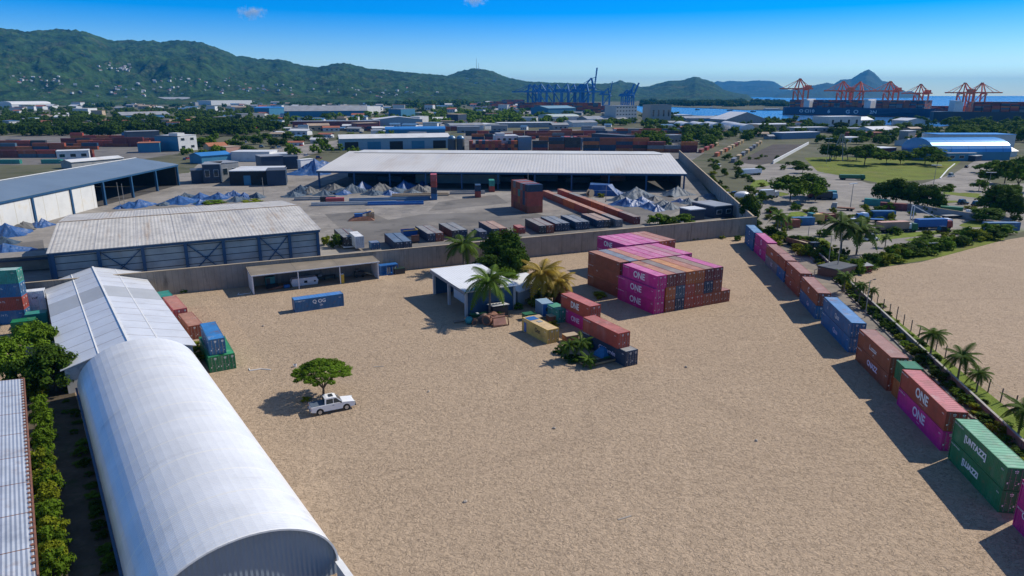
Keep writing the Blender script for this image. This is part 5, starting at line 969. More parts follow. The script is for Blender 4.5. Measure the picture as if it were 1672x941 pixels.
for x, y, w, h, m in ((480,321,10,3.4,'d'),(530,318,11,3.8,'d'),(562,317,9,3.2,'b'),(608,318,10,3.6,'d'),(636,318,9,3.4,'b'),(674,317,9,3.4,'d'),(1012,328,10,4,'d'),(1048,331,11,4.4,'b'),(1082,334,10,4,'d'),(1068,327,11,4,'g'),(303,323,9,3.6,'d'),(327,324,10,4,'b'),(358,324,11,4.2,'b'),(382,320,9,4,'b'),(399,324,8,4.2,'b'),(420,323,9,3.8,'d'),(293,331,17,4.6,'b'),(328,333,8,3,'b'),(385,328,10,3.2,'d'),(228,337,13,4.4,'b'),(198,340,6,2.4,'b'),(270,335,6,2.4,'d'),(40,374,11,4.0,'g'),(70,369,8,4.2,'b'),(12,384,14,6,'b'),(5,397,9,3.2,'d'),(8,414,13,4.5,'b'),
    (492,315,16,5.6,'d'),(506,316,11,5,'g'),(546,311,12,5,'g'),(576,314,17,6,'d'),(592,309,13,6,'b'),(620,313,18,6.4,'g'),(660,309,15,6.8,'b'),(645,315,14,4.2,'d'),(684,314,15,5.6,'g'),(690,306,11,5,'b'),
    (997,316,15,5.5,'b'),(1038,322,19,7,'d'),(1022,335,13,5,'b'),(1060,339,13,5,'b'),(1073,344,10,5,'b'),(1092,340,13,5.2,'d'),(1106,318,22,8,'d'),(1124,331,13,4.2,'d'),(1140,329,10,4,'g'),(1152,345,12,3.4,'g'),(1158,322,14,3.4,'d'),(1128,340,10,3.4,'g'),(1110,330,9,3.4,'b')):
    zone = 'by the blue-roofed shed' if x < 470 else ('before the great white shed' if x < 800 else 'at the corner of the two concrete walls')
    heap(x, y, w*(.85 if x < 1050 else .65), h*(.66 if x < 1050 else .5), MB3[m], (f'{nmh[m]} tarpaulin heap {zone}', 'from the hill side'))
e = simple('covered_stack', 'long bright blue tarpaulin over stacked goods at the edge of the great shed', 'tarpaulin', G(957, 320), -8, [('cover', tarpb, lambda b: b.add([(0,0,0),(14,0,0),(14,9,0),(0,9,0),(1.5,1.5,4.6),(9,1.5,4.6),(11,7.5,4.4),(1.5,7.5,4.8)], [(0,1,5,4),(1,2,6,5),(2,3,7,6),(3,0,4,7),(4,5,6,7)])), ('rope', trimw, lambda b: b.bar((0.7,.68,2.3),(11.6,.72,2.3),.1))])
simple('cable_drum', 'pale cable drum standing before the long blue tarpaulin', 'drum', G(966, 322), 40, [('flange', wallt, lambda b: (b.tube((0,0,1.6),(0,.2,1.6),1.6,n=16), b.tube((0,1.6,1.6),(0,1.8,1.6),1.6,n=16))), ('core', darkp, lambda b: b.tube((0,.21,1.6),(0,1.59,1.6),.9,n=12))])
bld(1166, 357, 1196, 354, 4.0, 12, 'flat', walln, roofg, 'navy flat-roofed office box at the corner where the two walls meet', 'office', 'site_office', windows=2)
bld(1126, 361, 1150, 359, 3.6, 6, 'flat', walln, roofw, 'low navy box with white top behind the wall by the shrubs', 'box', 'site_cabin')
simple('boat_hull', 'old grey boat-like tank lying with dark ends at the yard edge', 'tank', G(-5, 449), 22, [('hull', M('grey_hull', (.24,.22,.19), .8, var=.2), lambda b: b.add([(-6,0,4),(22,0,4),(24,6,4),(-6,7,4),(-5,1.5,.2),(18,1.5,.2),(19,5,.2),(-5,5,.2)], [(0,4,5,1),(1,5,6,2),(2,6,7,3),(3,7,4,0),(4,7,6,5),(0,1,2,3)])), ('strake', walln, lambda b: b.bar((-6,-.02,3.2),(20,-.02,3.2),.5))])
# small plants in the yard
for x, y, h, w, k, t in ((1075,368,4.5,9,'bush','round green shrub behind the wall in the yard corner'),(1093,369,4,7,'dbush','dark green shrub beside the round one behind the wall'),(1113,366,4,9,'bush','spiky green shrub behind the wall beside the navy box'),(549,404,4.5,5,'dbush','dark brush between the blue framed warehouse and the charcoal container'),(536,400,3.5,4,'ybush','yellowish brush at the corner of the blue framed warehouse'),(345,332,1.2,12,'bush','low green weeds in front of the blue tarpaulin heaps'),(410,330,1.2,10,'ybush','low yellow weeds by the slate tarpaulin heaps'),(980,322,2,5,'ybush','yellow-green bush by the long blue tarpaulin')): bush(G(x, y), h, w, k, t)
for x, y, yt, t in ((431,322,290,'slim pole in front of the dark open building'),(197,340,298,'thin post in the mouth of the blue-roofed shed'),(204,338,300,'second thin post in the mouth of the blue-roofed shed'),(862,318,276,'thin mast in front of the great shed'),(989,330,303,'short lamp pole by the long blue tarpaulin')):
    e = thing('yard_pole', t, 'pole', G(x, y), 0, 'poles of the yards'); MB().tube((0,0,0),(0,0,HT(x,y,yt)),.13,.08,6).build('pole', lampm, e); MB().tube((0,0,0),(0,0,.4),.3,.25,6).build('foot', conc, e)
# ---------------------------------------------------------------- buildings of the middle distance
bld(255,246,293,247.5,11,18,'flat',wallb,roofd,'blue-walled three-storey building joined to the white one','office','office_building'); bld(293,247.5,323,245,11.5,20,'parapet',wallw,roofw,'white building with four green windows beside the blue-walled one','office','office_building',windows=2,storeys=2)
bld(226,250,262,249,7,14,'flat',wallb,M('orange_tile', (.36,.13,.06), .8),'lower turquoise-blue wing in front of the blue-walled building','office','office_wing'); bld(210,232,262,230,9,14,'flat',walln,roofg,'dark roofed hall peeping over the blue-walled building','hall','hall')
bld(94,263,147,261,6,12,'flat',wallw,roofw,'low white box building among the stacked containers','building','white_building',windows=3); bld(343,250,372,248.5,5,14,'gable',wallt,M('orange_tile', (.36,.13,.06), .8),'house with orange tiled roof beside the white office','house','house',rise=2,windows=2); bld(370,251,394,249,4.5,12,'flat',wallp,rooft,'low pink house beside the orange-roofed one','house','house')
bld(378,264,441,264,6.0,16,'flat',wallw,roofw,'long white block with bluish front beyond the navy yard buildings','building','white_building'); bld(441,264,470,263,4.5,12,'flat',wallw,roofw,'short white annex joined to the long white block','building','white_building')
bld(118,276,202,268,4,10,'gable',wallg,roofw,'long low pale shed at the back of the blue-roofed shed','shed','shed',rise=1)
for a in ((333,300,362,299,9,14,'flat',walln,roofg,'navy block with white portholes beside the dark open hall'),(314,300,334,299,6,12,'flat',walln,roofd,'lower navy block at the end of the dark yard buildings'),(362,297,392,294,9,12,'flat',wallg,roofg,'grey block with a square window behind the dark hall'),(437,304,468,303,7,14,'flat',walln,roofd,'navy box building beside the dark open hall'),(428,280,464,278,8,14,'flat',walln,roofg,'dark block behind the navy box building'),(462,277,488,276,7,12,'flat',walln,roofd,'dark canvas-sided block next to the white panels')):
    bld(*a, 'building', 'yard_building', windows=2 if 'window' in a[-1] or 'port' in a[-1] else 0)
e = bld(376,303,452,302,6.6,22,'flat',voidm,roofw,'dark open hall with a thin pale roof and small lamps','hall','open_hall',doors=4)
bld(492,279,512,277,6,3,'flat',trimw,trimw,'white upright panels beside the dark canvas-sided block','screen','wind_screen'); bld(330,268,378,264,5,14,'gable',wallb,roofb,'long low blue roof behind the navy block','shed','shed',rise=1.5)
heap(515,282,26,8,tarpb,('blue tarpaulin heap next to the town-side gable of the great shed','from the hill side'))
bld(556,246,735,242,9,22,'gable',M('pale_blue_wall', (.22,.33,.40), .7, var=.1),roofw,'long pale blue warehouse with white roof behind the great shed','warehouse','warehouse',rise=2.5,doors=5)
bld(630,224,727,223,7,18,'arch',wallb,roofb,'low blue barrel roof behind the pale blue warehouse','warehouse','warehouse',rise=3)
for i, x in enumerate((738, 752)):
    p = G(x, 246); e = thing('storage_silo', f'dark domed silo between the pale blue warehouse and the container stacks, {"town side" if i == 0 else "stack side"}', 'silo', p, 0, 'domed silos'); MB().tube((0,0,0),(0,0,9),3.2,n=14).build('tank', roofd, e); MB().blob((0,0,9),(3.2,3.2,2.6),14,8).build('dome', M('blue_dome', (.06,.16,.26), .4), e)
bld(810,246,846,245.5,11,16,'parapet',wallw,roofw,'pale grey building with dark window strips amid the container stacks','building','office_building',windows=4,storeys=2); bld(846,246,868,245.5,10,14,'flat',M('blue_grey_wall', (.13,.22,.30), .7),roofg,'blue-grey cladded block amid the container stacks','building','cladded_block')
FARBOX = []
def stack(x0, y0, ncol, tiers, u, cols, where, L=12.2, seed=1, rows=1, mass=False):
    r = random.Random(seed); a = G(x0, y0)
    for c in range(ncol):
        tt = tiers - (1 if r.random() < .25 else 0)
        for t in range(tt):
            k = r.choice(cols)
            if mass: FARBOX.append((a + rot(u)*c*(L + .4), u, L, t, k)); continue
            o = container(a + rot(u)*c*(L + .4 if rows == 2 else 2.5) + Vector((0,0,t*(H_+.01))), u + (90 if rows == 2 else 0), L, k, '', 'stacked containers of the distant depot yards', plain=True)
            if rows == 2: o.location = o.location + rot(u)*L
            o['label'] = f'{cols_word(k)} container, {["ground","second","third","fourth","fifth","sixth"][t]} tier, {nth(c)} stack along {where}'
DK = ['brown','maroon','dark','red','brown','navy','orange']
stack(766,247,15,3,0,DK,'the patchwork block beside the domed silos',seed=2); stack(869,247,3,4,0,['brown','red','navy','dark'],'the brown-framed block beside the blue-grey building',L=12.2,seed=3,rows=2); stack(906,246,8,4,0,['brown','red','navy','maroon'],'the dark block behind the great shed ridge',seed=4)
stack(952,248,5,4,-2,DK,'the long mosaic block behind the great shed',seed=5,rows=2); stack(1057,249,3,3,-2,['orange','brown','maroon','grey'],'the salmon-topped block beside the wall to the port',seed=6,rows=2)
bld(928,246,951,245.5,9,20,'flat',M('blue_grey_wall', (.13,.22,.30), .7),roofg,'flat bluish block between the mosaic stacks','building','cladded_block'); bld(1020,243,1036,242,10,40,'flat',walln,roofd,'dark narrow block at the end of the mosaic stacks','building','cladded_block')
for i, (x, y, n, c) in enumerate(((770,228,5,DK),(840,226,6,['grey','brown','steel','dark']),(880,232,6,['orange','grey','brown']),(1040,228,5,['steel','grey','navy']),(960,228,5,['brown','orange','grey']))): stack(x, y, n, 2, 0, c, ['the far row behind the patchwork block','the far grey row behind the pale building','the orange and grey row behind the blue-grey block','the steel-blue row near the port wall','the low row behind the mosaic block'][i], seed=20+i, rows=2, mass=True)
for i, (x, y, n, t, c) in enumerate(((0,268,3,1,['brown','red','teal']),(0,258,5,2,['red','maroon','brown','steel']),(0,245,6,2,['brown','orange','steel','red','navy']),(120,240,5,2,['brown','red','orange']),(10,233,6,1,['steel','navy','blue','grey']),(115,226,6,2,['blue','brown','red','orange']),(185,240,2,3,['maroon','brown'])) ):
    stack(x, y, n, t, 3, c, ['the lane by the blue-roofed shed','the low row by the white box building','the middle row of the hill-side depot','the orange-ended row of the hill-side depot','the blue row below the tree belt','the back row next to the turquoise wing','the tall dark stack beside the turquoise wing'][i], seed=40+i, rows=2, mass=i in (2, 4, 5))
stack(100,236,9,2,3,DK,'',seed=61,rows=2,mass=True); stack(0,240,7,2,3,DK,'',seed=62,rows=2,mass=True); stack(760,222,20,2,0,DK,'',seed=63,rows=2,mass=True); stack(880,218,18,2,0,['grey','brown','steel','orange'],'',seed=64,rows=2,mass=True); stack(480,214,16,2,0,['maroon','brown','navy'],'',seed=65,rows=2,mass=True)
mb = MB(); keys = list(PAL)
for p, u, L, t, k in FARBOX:
    mb.mi = keys.index(k); q = p + Vector((0,0,t*2.62)); a_, b_ = rot(u)*L, rot(u+90)*2.44; z_ = Vector((0,0,2.58))
    mb.add([q,q+a_,q+a_+b_,q+b_,q+z_,q+a_+z_,q+a_+b_+z_,q+b_+z_], [(3,2,1,0),(4,5,6,7),(0,1,5,4),(1,2,6,5),(2,3,7,6),(3,0,4,7)])
tag(mb.build('container_rows', [M('far_box_' + k, PAL[k], .5, var=.2, scale=.3) for k in keys]), 'distant low rows of stacked containers in the depots behind the yards', 'containers', None, 'stuff')
# brown-earth terraces with tan containers near the gravel lot
for r_, (x0, y0, x1, y1, n, c) in enumerate(((1166,256,1212,232,8,['tan','orange','tan','brown']),(1193,266,1242,233,8,['grey','tan','orange','tan']),(1140,250,1172,236,4,['brown','tan','red']))):
    a, b = G(x0, y0), G(x1, y1)
    for i in range(n): p = a.lerp(b, i/n); container(p, math.degrees(math.atan2(b.y-a.y, b.x-a.x)) - 90, min(12.2, (b-a).length/n*.95), R.choice(c), f'{["orange-tan","tan","brown"][r_]} container, {nth(i)} up the slanting line {["by the brown earth","along the dark gravel lot","next to the port wall"][r_]}', 'tan containers near the gravel lot', plain=True)
e = thing('perimeter_wall', 'low white wall along the edge of the dark gravel lot', 'wall', G(1262,268)); mb = MB(); a, b = Vector((0,0,1)), G(1320,236) - G(1262,268) + Vector((0,0,1)); mb.bar(a, b, .5, 2.0); mb.build('wall', wallw, e); MB().bar(a + Vector((0,0,1.1)), b + Vector((0,0,1.1)), .7, .15).build('coping', trimw, e)
# arched sheds, towers and long warehouses before the bay
for i, (x0, x1, y) in enumerate(((1112,1135,213),(1137,1158,213.5),(1160,1183,214),(1192,1212,213),(1210,1232,217))): bld(x0, y, x1, y, 3.4, 46, 'arch2', wallw, roofw, f'white arched shed, {nth(i)} of the row of vaulted roofs behind the gravel lot', 'shed', 'arched_shed', rise=6, group='row of white arched sheds')
bld(1005,202,1039,201,26,26,'flat',M('pale_grey_tower', (.40,.42,.42), .8),roofg,'pale grey block with rows of small windows by the blue cranes','tower','tower_block',windows=7,storeys=5); bld(1062,201,1095,200.5,27,26,'flat',M('grey_tower', (.28,.30,.30), .8),roofd,'darker grey tower block at the edge of the bay','tower','tower_block',windows=4,storeys=1)
bld(1095,196,1130,195.5,8,30,'flat',wallw,roofw,'low white shed between the grey tower and the bay','warehouse','warehouse'); bld(1185,205,1250,204,8,40,'gable2',wallg,roofw,'wide pale gabled warehouse on the bay shore','warehouse','warehouse',rise=10); bld(1120,200,1190,199,6,30,'gable',wallb,roofg,'long bluish warehouse on the bay shore','warehouse','warehouse',rise=3); bld(1243,212,1300,211,6,30,'flat',wallt,roofw,'long low shed with pale roof near the bay','warehouse','warehouse')
bld(1276,228,1338,226,6,14,'flat',M('blue_grey_wall', (.13,.22,.30), .7),roofw,'long bluish wall-like warehouse behind the gravel lot','warehouse','warehouse'); bld(1298,218,1352,217,6,16,'flat',wallg,roofw,'long grey warehouse with a white roof edge by the road','warehouse','warehouse',windows=4)
bld(1352,209,1404,208,14,30,'flat',wallw,roofw,'white waterfront building with small windows','building','waterfront_building',windows=4,storeys=1); bld(1404,206,1425,205,8,20,'mono' if False else 'gable',wallw,roofw,'white sloping shed joined to the waterfront building','shed','shed',rise=4)
bld(1425,222,1460,221,6,24,'gable',wallw,roofw,'white gabled house among the trees by the playing field road','house','house',rise=3); bld(1370,218,1420,217,5,20,'flat',wallg,roofg,'low grey hall behind the lattice mast','hall','hall'); bld(1372,233,1410,232,4,16,'flat',wallw,roofw,'low white roof behind the playing field trees','shed','shed'); bld(1395,226,1445,225,5,14,'flat',redp,roofr,'long dark red shed behind the playing field trees','shed','shed')
bld(1418,258,1462,256,6,12,'flat',M('maroon_wall', (.17,.05,.06), .7),roofw,'red and green striped stall block behind the playing field','stalls','stall_block',doors=4); bld(1481,233,1493,232,10,8,'flat',wallg,roofw,'pale upright tank-like block near the blue vaulted hall','block','tank_block'); bld(1500,240,1522,238,4,20,'gable',wallw,roofw,'white rubble-coloured shed beside the blue vaulted hall','shed','shed',rise=2)
e = bld(1523,263,1648,262,5.5,34,'arch',wallb,M('bright_blue_vault', (.06,.27,.55), .3, .25, var=.08, stripe=(0, 12, .5, (.03,.16,.36))),'big hall with a bright blue barrel roof by the service road','hall','vaulted_hall',rise=8.5)
bld(1530,243,1655,243,11,24,'flat',wallw,roofb,'second blue hall with white edges behind the vaulted one','hall','hall'); bld(1546,263.5,1592,263,5,9,'flat',M('teal_wall', (.05,.20,.30), .6),roofw,'teal annex with an open bay in front of the blue vaulted hall','annex','annex',windows=3); bld(1592,264,1602,263,3.4,6,'flat',walln,roofw,'tiny dark kiosk next to the teal annex','kiosk','kiosk')
bld(1590,198,1700,197,7,40,'gable',wallw,roofw,'long white quay shed at the picture edge by the ships','warehouse','quay_shed',rise=4); bld(1480,207,1510,206.5,8,26,'gable2',wallw,roofw,'small white quay house before the second ship','house','quay_house',rise=3); bld(1610,258,1660,256,4,10,'gable',wallw,roofw,'low white-roofed shed behind the hedge trees','shed','shed',rise=2)
# hill-foot warehouses and the older quarter
for a in ((78,170,175,169,20,120,'arch',wallb,roofw,'largest white vaulted warehouse at the foot of the hills','warehouse'),(150,168,285,167,24,140,'arch',wallw,roofw,'second white vaulted warehouse at the foot of the hills','warehouse'),(262,170,330,169.5,20,120,'arch',wallw,roofg,'grey vaulted warehouse continuing the hill-foot row','warehouse'),(20,177,84,176,14,80,'arch',wallw,roofw,'white hangar at the picture edge below the hill houses','warehouse'),(345,172,412,171,18,90,'flat',wallw,roofw,'white box warehouse ending the hill-foot row','warehouse'),(-20,172,18,171,16,80,'gable',wallw,roofw,'pale warehouse cut by the picture edge below the hills','warehouse'),
          (465,192,600,191,12,50,'gable',wallb,roofg,'long blue-fronted warehouse in the middle of the town','warehouse'),(440,188,466,187,14,40,'arch2',wallb,roofb,'blue domed store beside the long blue-fronted warehouse','store'),(600,186,622,185,16,40,'flat',wallw,roofw,'white block behind the end of the long blue-fronted warehouse','block'),(655,193,678,192,16,30,'flat',wallb,roofg,'deep blue stacked block in the middle of the town','block'),(478,209,620,208,8,24,'flat',M('maroon_wall', (.17,.05,.06), .7),roofg,'long dark red row of stores below the blue-fronted warehouse','stores'),(584,213,618,212,8,20,'flat',M('maroon_wall', (.17,.05,.06), .7),rooft,'dark red store with a brown roof joined to the row','store'),(612,207,690,206,9,40,'gable2',M('pale_blue_wall', (.22,.33,.40), .7),roofw,'pale blue warehouse with a wavy white roof in the town','warehouse'),(686,205,700,204,12,16,'flat',wallw,roofw,'white house between the wavy roof and the trees','house'),(748,203,762,202,14,20,'flat',walln,wallt,'leaning-looking dark block with a tan side in the town','block'),(688,192,708,191,9,20,'flat',wallt,roofw,'sand-coloured block beside the deep blue one','block'),
          (735,214,790,213,6,24,'arch',wallw,roofg,'grey barrel roof by the container stacks','warehouse'),(792,212,815,211,6,20,'arch2',wallw,roofw,'white domed shed end near the container stacks','shed'),(815,209,905,208,6,26,'flat',wallg,roofw,'long grey wall of a depot behind the container stacks','depot'),(895,188,940,187,14,60,'gable',wallb,M('pale_teal_roof', (.17,.30,.36), .5),'teal-roofed shed at the port edge below the blue cranes','shed'),(900,199,945,198,8,40,'arch',wallw,M('pale_green_roof', (.40,.46,.42), .5),'pale green barrel roof below the port','shed'),(960,203,1025,202,7,40,'gable',wallg,roofg,'grey gabled depot before the pale grey tower','depot'),(935,208,975,207,6,24,'gable',wallw,roofg,'low grey roof near the wall to the port','shed'),(145,189,160,188,14,30,'flat',wallw,roofw,'white upright block rising from the tree belt','block'),(200,195,278,193,7,30,'gable',wallb,roofg,'pale bluish roof beyond the tree belt','shed'),(395,196,432,195,10,24,'flat',wallg,roofg,'grey block at the end of the tree belt','block')):
    bld(*a[:10], a[10], a[10] if a[10] in ('warehouse','house','shed','depot') else 'town_' + a[10])
# white, blue and rusty roofs of the small town: one house each
hm = [MB() for _ in range(3)]
for i, b in enumerate(hm):
    b.box(0,0,0,10,8,5 if i else 8); z = 5 if i else 8; b.mi = 1
    if i: b.slab([(-.5,-.5,z),(10.5,-.5,z),(10.5,4,z+2),(-.5,4,z+2)], .2); b.slab([(-.5,4.002,z+2),(10.5,4.002,z+2),(10.5,8.5,z),(-.5,8.5,z)], .2)
    else: b.slab([(-.3,-.3,z+.3),(10.3,-.3,z+.3),(10.3,8.3,z+.3),(-.3,8.3,z+.3)], .3)
    b.mi = 2
    for x in (1.5, 4.5, 7.5): b.box(x, -.06, 1.4, x+1.3, -.01, 3)
hcol = [('white', wallw, roofw), ('rusty-roofed', wallw, roofr), ('grey-roofed', wallg, roofg), ('blue-roofed', wallw, M('dull_blue_roof', (.07,.17,.30), .5, var=.2)), ('tan', wallt, rooft)]
HM = {(i, c[0]): hm[i].mesh('house', [c[1], c[2], glass]) for i in range(3) for c in hcol}
n_h = 0
for _ in range(4000):
    if n_h >= 270: break
    y = R.choice([R.uniform(166, 182), R.uniform(172, 206), R.uniform(200, 216)]); x = R.uniform(0, 1010) if y > 176 else R.uniform(0, 800)
    if x > 850 and y < 186: continue
    p = G(x, y); s = R.uniform(.8, 1.6) * (1 if y > 185 else 1.5)
    if not free(p.x, p.y, 7*s): continue
    OCC.append((p.x, p.y, 7*s)); c = R.choice(hcol); o = put('house', HM[(R.randrange(3), c[0])], None, p, R.uniform(-25, 25)); o.scale = (s*R.uniform(.9,1.6), s, s*R.uniform(.6,.95)); n_h += 1
    if n_h % 2 == 0: o.name = 'house'; tag(o, f'small {c[0]} house scattered among the trees of the town below the hills', 'house', f'small {c[0]} town houses')
    else: o.name = 'dwelling'; tag(o, f'small {c[0]} workshop scattered among the trees of the town below the hills', 'dwelling', f'small {c[0]} town dwellings')  # the same houses as above, every second one under another name
n_h = 0
for _ in range(3000):
    if n_h >= 60: break
    x, y = R.choice([(R.uniform(430, 760), R.uniform(206, 240)), (R.uniform(1040, 1500), R.uniform(196, 236)), (R.uniform(330, 640), R.uniform(196, 216))]); p = G(x, y); s = R.uniform(.7, 1.5)
    if not free(p.x, p.y, 6*s) or (1190 < x < 1325 and y > 228): continue
    OCC.append((p.x, p.y, 6*s)); c = R.choice(hcol); o = put('outbuilding', HM[(R.randrange(3), c[0])], None, p, R.uniform(-25, 25)); o.scale = (s*R.uniform(.9,1.8), s, s*R.uniform(.5,.8)); n_h += 1
    tag(o, f'low {c[0]} outbuilding among the depots and streets of the town', 'outbuilding', f'low {c[0]} outbuildings')
n_h = 0
for _ in range(6000):
    if n_h >= 168: break
    cl_ = R.choice([(160,114,14,3),(195,113,6,2),(60,134,40,4),(50,139,45,4),(180,143,35,5),(215,147,40,4),(290,132,45,3),(330,137,45,4),(390,146,50,5),(20,128,25,5),(330,148,60,5),(450,146,50,7),(560,148,50,5),(580,154,60,4),(640,153,40,4),(100,151,60,4),(240,152,60,4)])
    x, y = R.gauss(cl_[0], cl_[2]), R.gauss(cl_[1], cl_[3])
    if not (-5 < x < 720 and 104 < y < 163): continue
    p = on_hill('hills', x, y)
    if not p: continue
    s = R.uniform(.6, 1.35); c = R.choice(hcol[:2] + hcol[:1] + hcol[1:3]); o = put('house', HM[(R.randrange(3), c[0])], None, p - Vector((0,0,1.5)), R.uniform(-60, 60)); o.scale = (s*1.2, s, s); n_h += 1
    tag(o, f'tiny {c[0]} house on the wooded hillside', 'house', f'{c[0]} houses scattered over the hillside')
for x, y in ((760,131),(1155 if False else 805,133),(775,138)):
    p = on_hill('headland_hill', x, y)
    if p: o = put('house', HM[(0,'white')], None, p - Vector((0,0,1)), 10); o.scale = (2.2,2,1.6); tag(o, 'lone white house high on the headland hill', 'house', 'white houses on the headland hill')
# ---------------------------------------------------------------- trees of the town
TG = 'trees of the belt below the town'
def wood(name, pts, mat, label, seed, k=15, nl=13):
    """a wood that reads as one mass"""
    r = random.Random(seed); mb = MB()
    for p, h, w in pts:
        for _ in range(k):
            a = r.uniform(0, 6.28); q = math.sqrt(r.random())*.8; z = r.uniform(.25, 1); c = Vector(p) + Vector((q*w*.5*math.cos(a)*(1.15 - z*.5), q*w*.5*math.sin(a)*(1.15 - z*.5), h*z*.92))
            rr_ = w*r.uniform(.14, .24); leafball(mb, c, rr_, nl, w*.075, r, flat=.75); mb.blob(c, (rr_*.6, rr_*.6, rr_*.5), 5, 3)
    return tag(mb.build(name, mat), label, 'trees', None, 'stuff')
rw = random.Random(77)
wood('tree_belt', [(G(x, y), rw.uniform(8, 12.5), rw.uniform(12, 20)) for x, y in [(rw.uniform(-12, 470), rw.uniform(203, 223)) for _ in range(330)] if not (x > 415 and y > 216)], leaf_d, 'long dense belt of dark green trees behind the hill-side depot', 1)
wood('grove', [(G(x, y), rw.uniform(7, 12), rw.uniform(14, 24)) for x, y in [(rw.uniform(0, 440), rw.uniform(178, 203)) for _ in range(260)] if free(G(x, y).x, G(x, y).y, 4)], leaf_m, 'loose green woods between the roofs below the hill-foot warehouses', 2)
wood('grove', [(G(x, y), rw.uniform(7, 12), rw.uniform(14, 26)) for x, y in [(rw.gauss(760, 110), rw.uniform(178, 208)) for _ in range(170)] if free(G(x, y).x, G(x, y).y, 4)], leaf_m, 'loose green woods among the roofs before the port', 3)
wood('hill_foot_wood', [(G(x, y), rw.uniform(8, 16), rw.uniform(25, 50)) for x, y in [(rw.uniform(-10, 800), rw.uniform(161, 176)) for _ in range(300)] if free(G(x, y).x, G(x, y).y, 8) and (x > 440 or y < 164 or y > 174.5)], leaf_d, 'woods along the hill foot behind the town', 4)
for x, y, w in ((448,239,9),(463,238,9),(487,236,10),(470,228,10),(500,230,9),(520,231,9),(420,236,10),(436,228,10),(400,232,11),(405,250,12),(388,245,10),(530,240,6),(560,232,6),(345,236,8),(330,243,7)): later(fartree(G(x, y), R.uniform(6, 8.5), w*1.15, 'x', 'trees by the street to the great shed', 'middark'), 'rounded tree beside the street to the great shed', 'from the hill side')
k = 0
for _ in range(3000):
    if k >= 140: break
    y = R.choice([R.uniform(174, 200), R.uniform(180, 206)]); x = R.uniform(0, 1000) if y < 190 else R.uniform(380, 1110)
    if x > 860 and y < 188: continue
    p = G(x, y)
    if not free(p.x, p.y, 3): continue
    k += 1; fartree(p, R.uniform(7, 13), R.uniform(10, 20), 'distant green tree standing between the roofs of the town', 'trees between the roofs of the town', R.choice(['far','farlight','far']))
wood('wooded_mound', [(G(x, y), rw.uniform(10, 24), rw.uniform(25, 45)) for x, y in [(rw.gauss(725, 45), 172 + rw.uniform(-7, 2)) for _ in range(70)]], leaf_m, 'low wooded mound before the headland hill', 5)
wood('spit_wood', [(G(x, y), rw.uniform(10, 18), rw.uniform(40, 70)) for x, y in [(rw.uniform(1046, 1286), rw.uniform(167, 174.5)) for _ in range(90)]], leaf_d, 'green wooded spit across the bay', 6)
wood('street_grove', [(G(x, y), rw.uniform(4, 8), rw.uniform(7, 13)) for x, y in [(rw.uniform(300, 640), rw.uniform(212, 258)) for _ in range(95)] if free(G(x, y).x, G(x, y).y, 3) and not (abs(x - (470 + (240 - y)*4)) < 40)], leaf_m, 'scattered green trees along the streets behind the navy yard buildings', 9, 12, 12)
wood('quay_grove', [(G(x, y), rw.uniform(7, 13), rw.uniform(14, 24)) for x, y in [(rw.uniform(1545, 1700), rw.uniform(203, 236)) for _ in range(70)] if free(G(x, y).x, G(x, y).y, 5)], leaf_m, 'dark grove around the back of the blue halls', 7)
wood('shore_grove', [(G(x, y), rw.uniform(6, 10), rw.uniform(10, 18)) for x, y in [(rw.uniform(1040, 1530), rw.uniform(197, 240)) for _ in range(210)] if free(G(x, y).x, G(x, y).y, 5) and not (1190 < x < 1325 and y > 230)], leaf_m, 'scattered green trees between the sheds on the bay shore', 8)
for x, y, h, w in ((1130,217,9,14),(1120,213,9,14),(1142,215,8,12),(1097,220,9,16),(1060,217,9,15),(1105,212,9,14),(1225,199,8,16),(1208,200,8,14),(1270,206,9,18),(1290,203,9,16),(1313,204,9,18),(1330,207,9,16),(1372,211,10,20),(1360,218,8,14),(1395,214,8,14),(1480,212,9,16),(1465,213,9,16),(1500,214,10,14),(1432,207,9,18),(1545,206,9,18),(1405,236,8,16),(1345,215,8,12)): fartree(G(x, y), h, w, 'green tree between the sheds on the bay shore', 'trees between the sheds on the bay shore', R.choice(['middark','mid']))
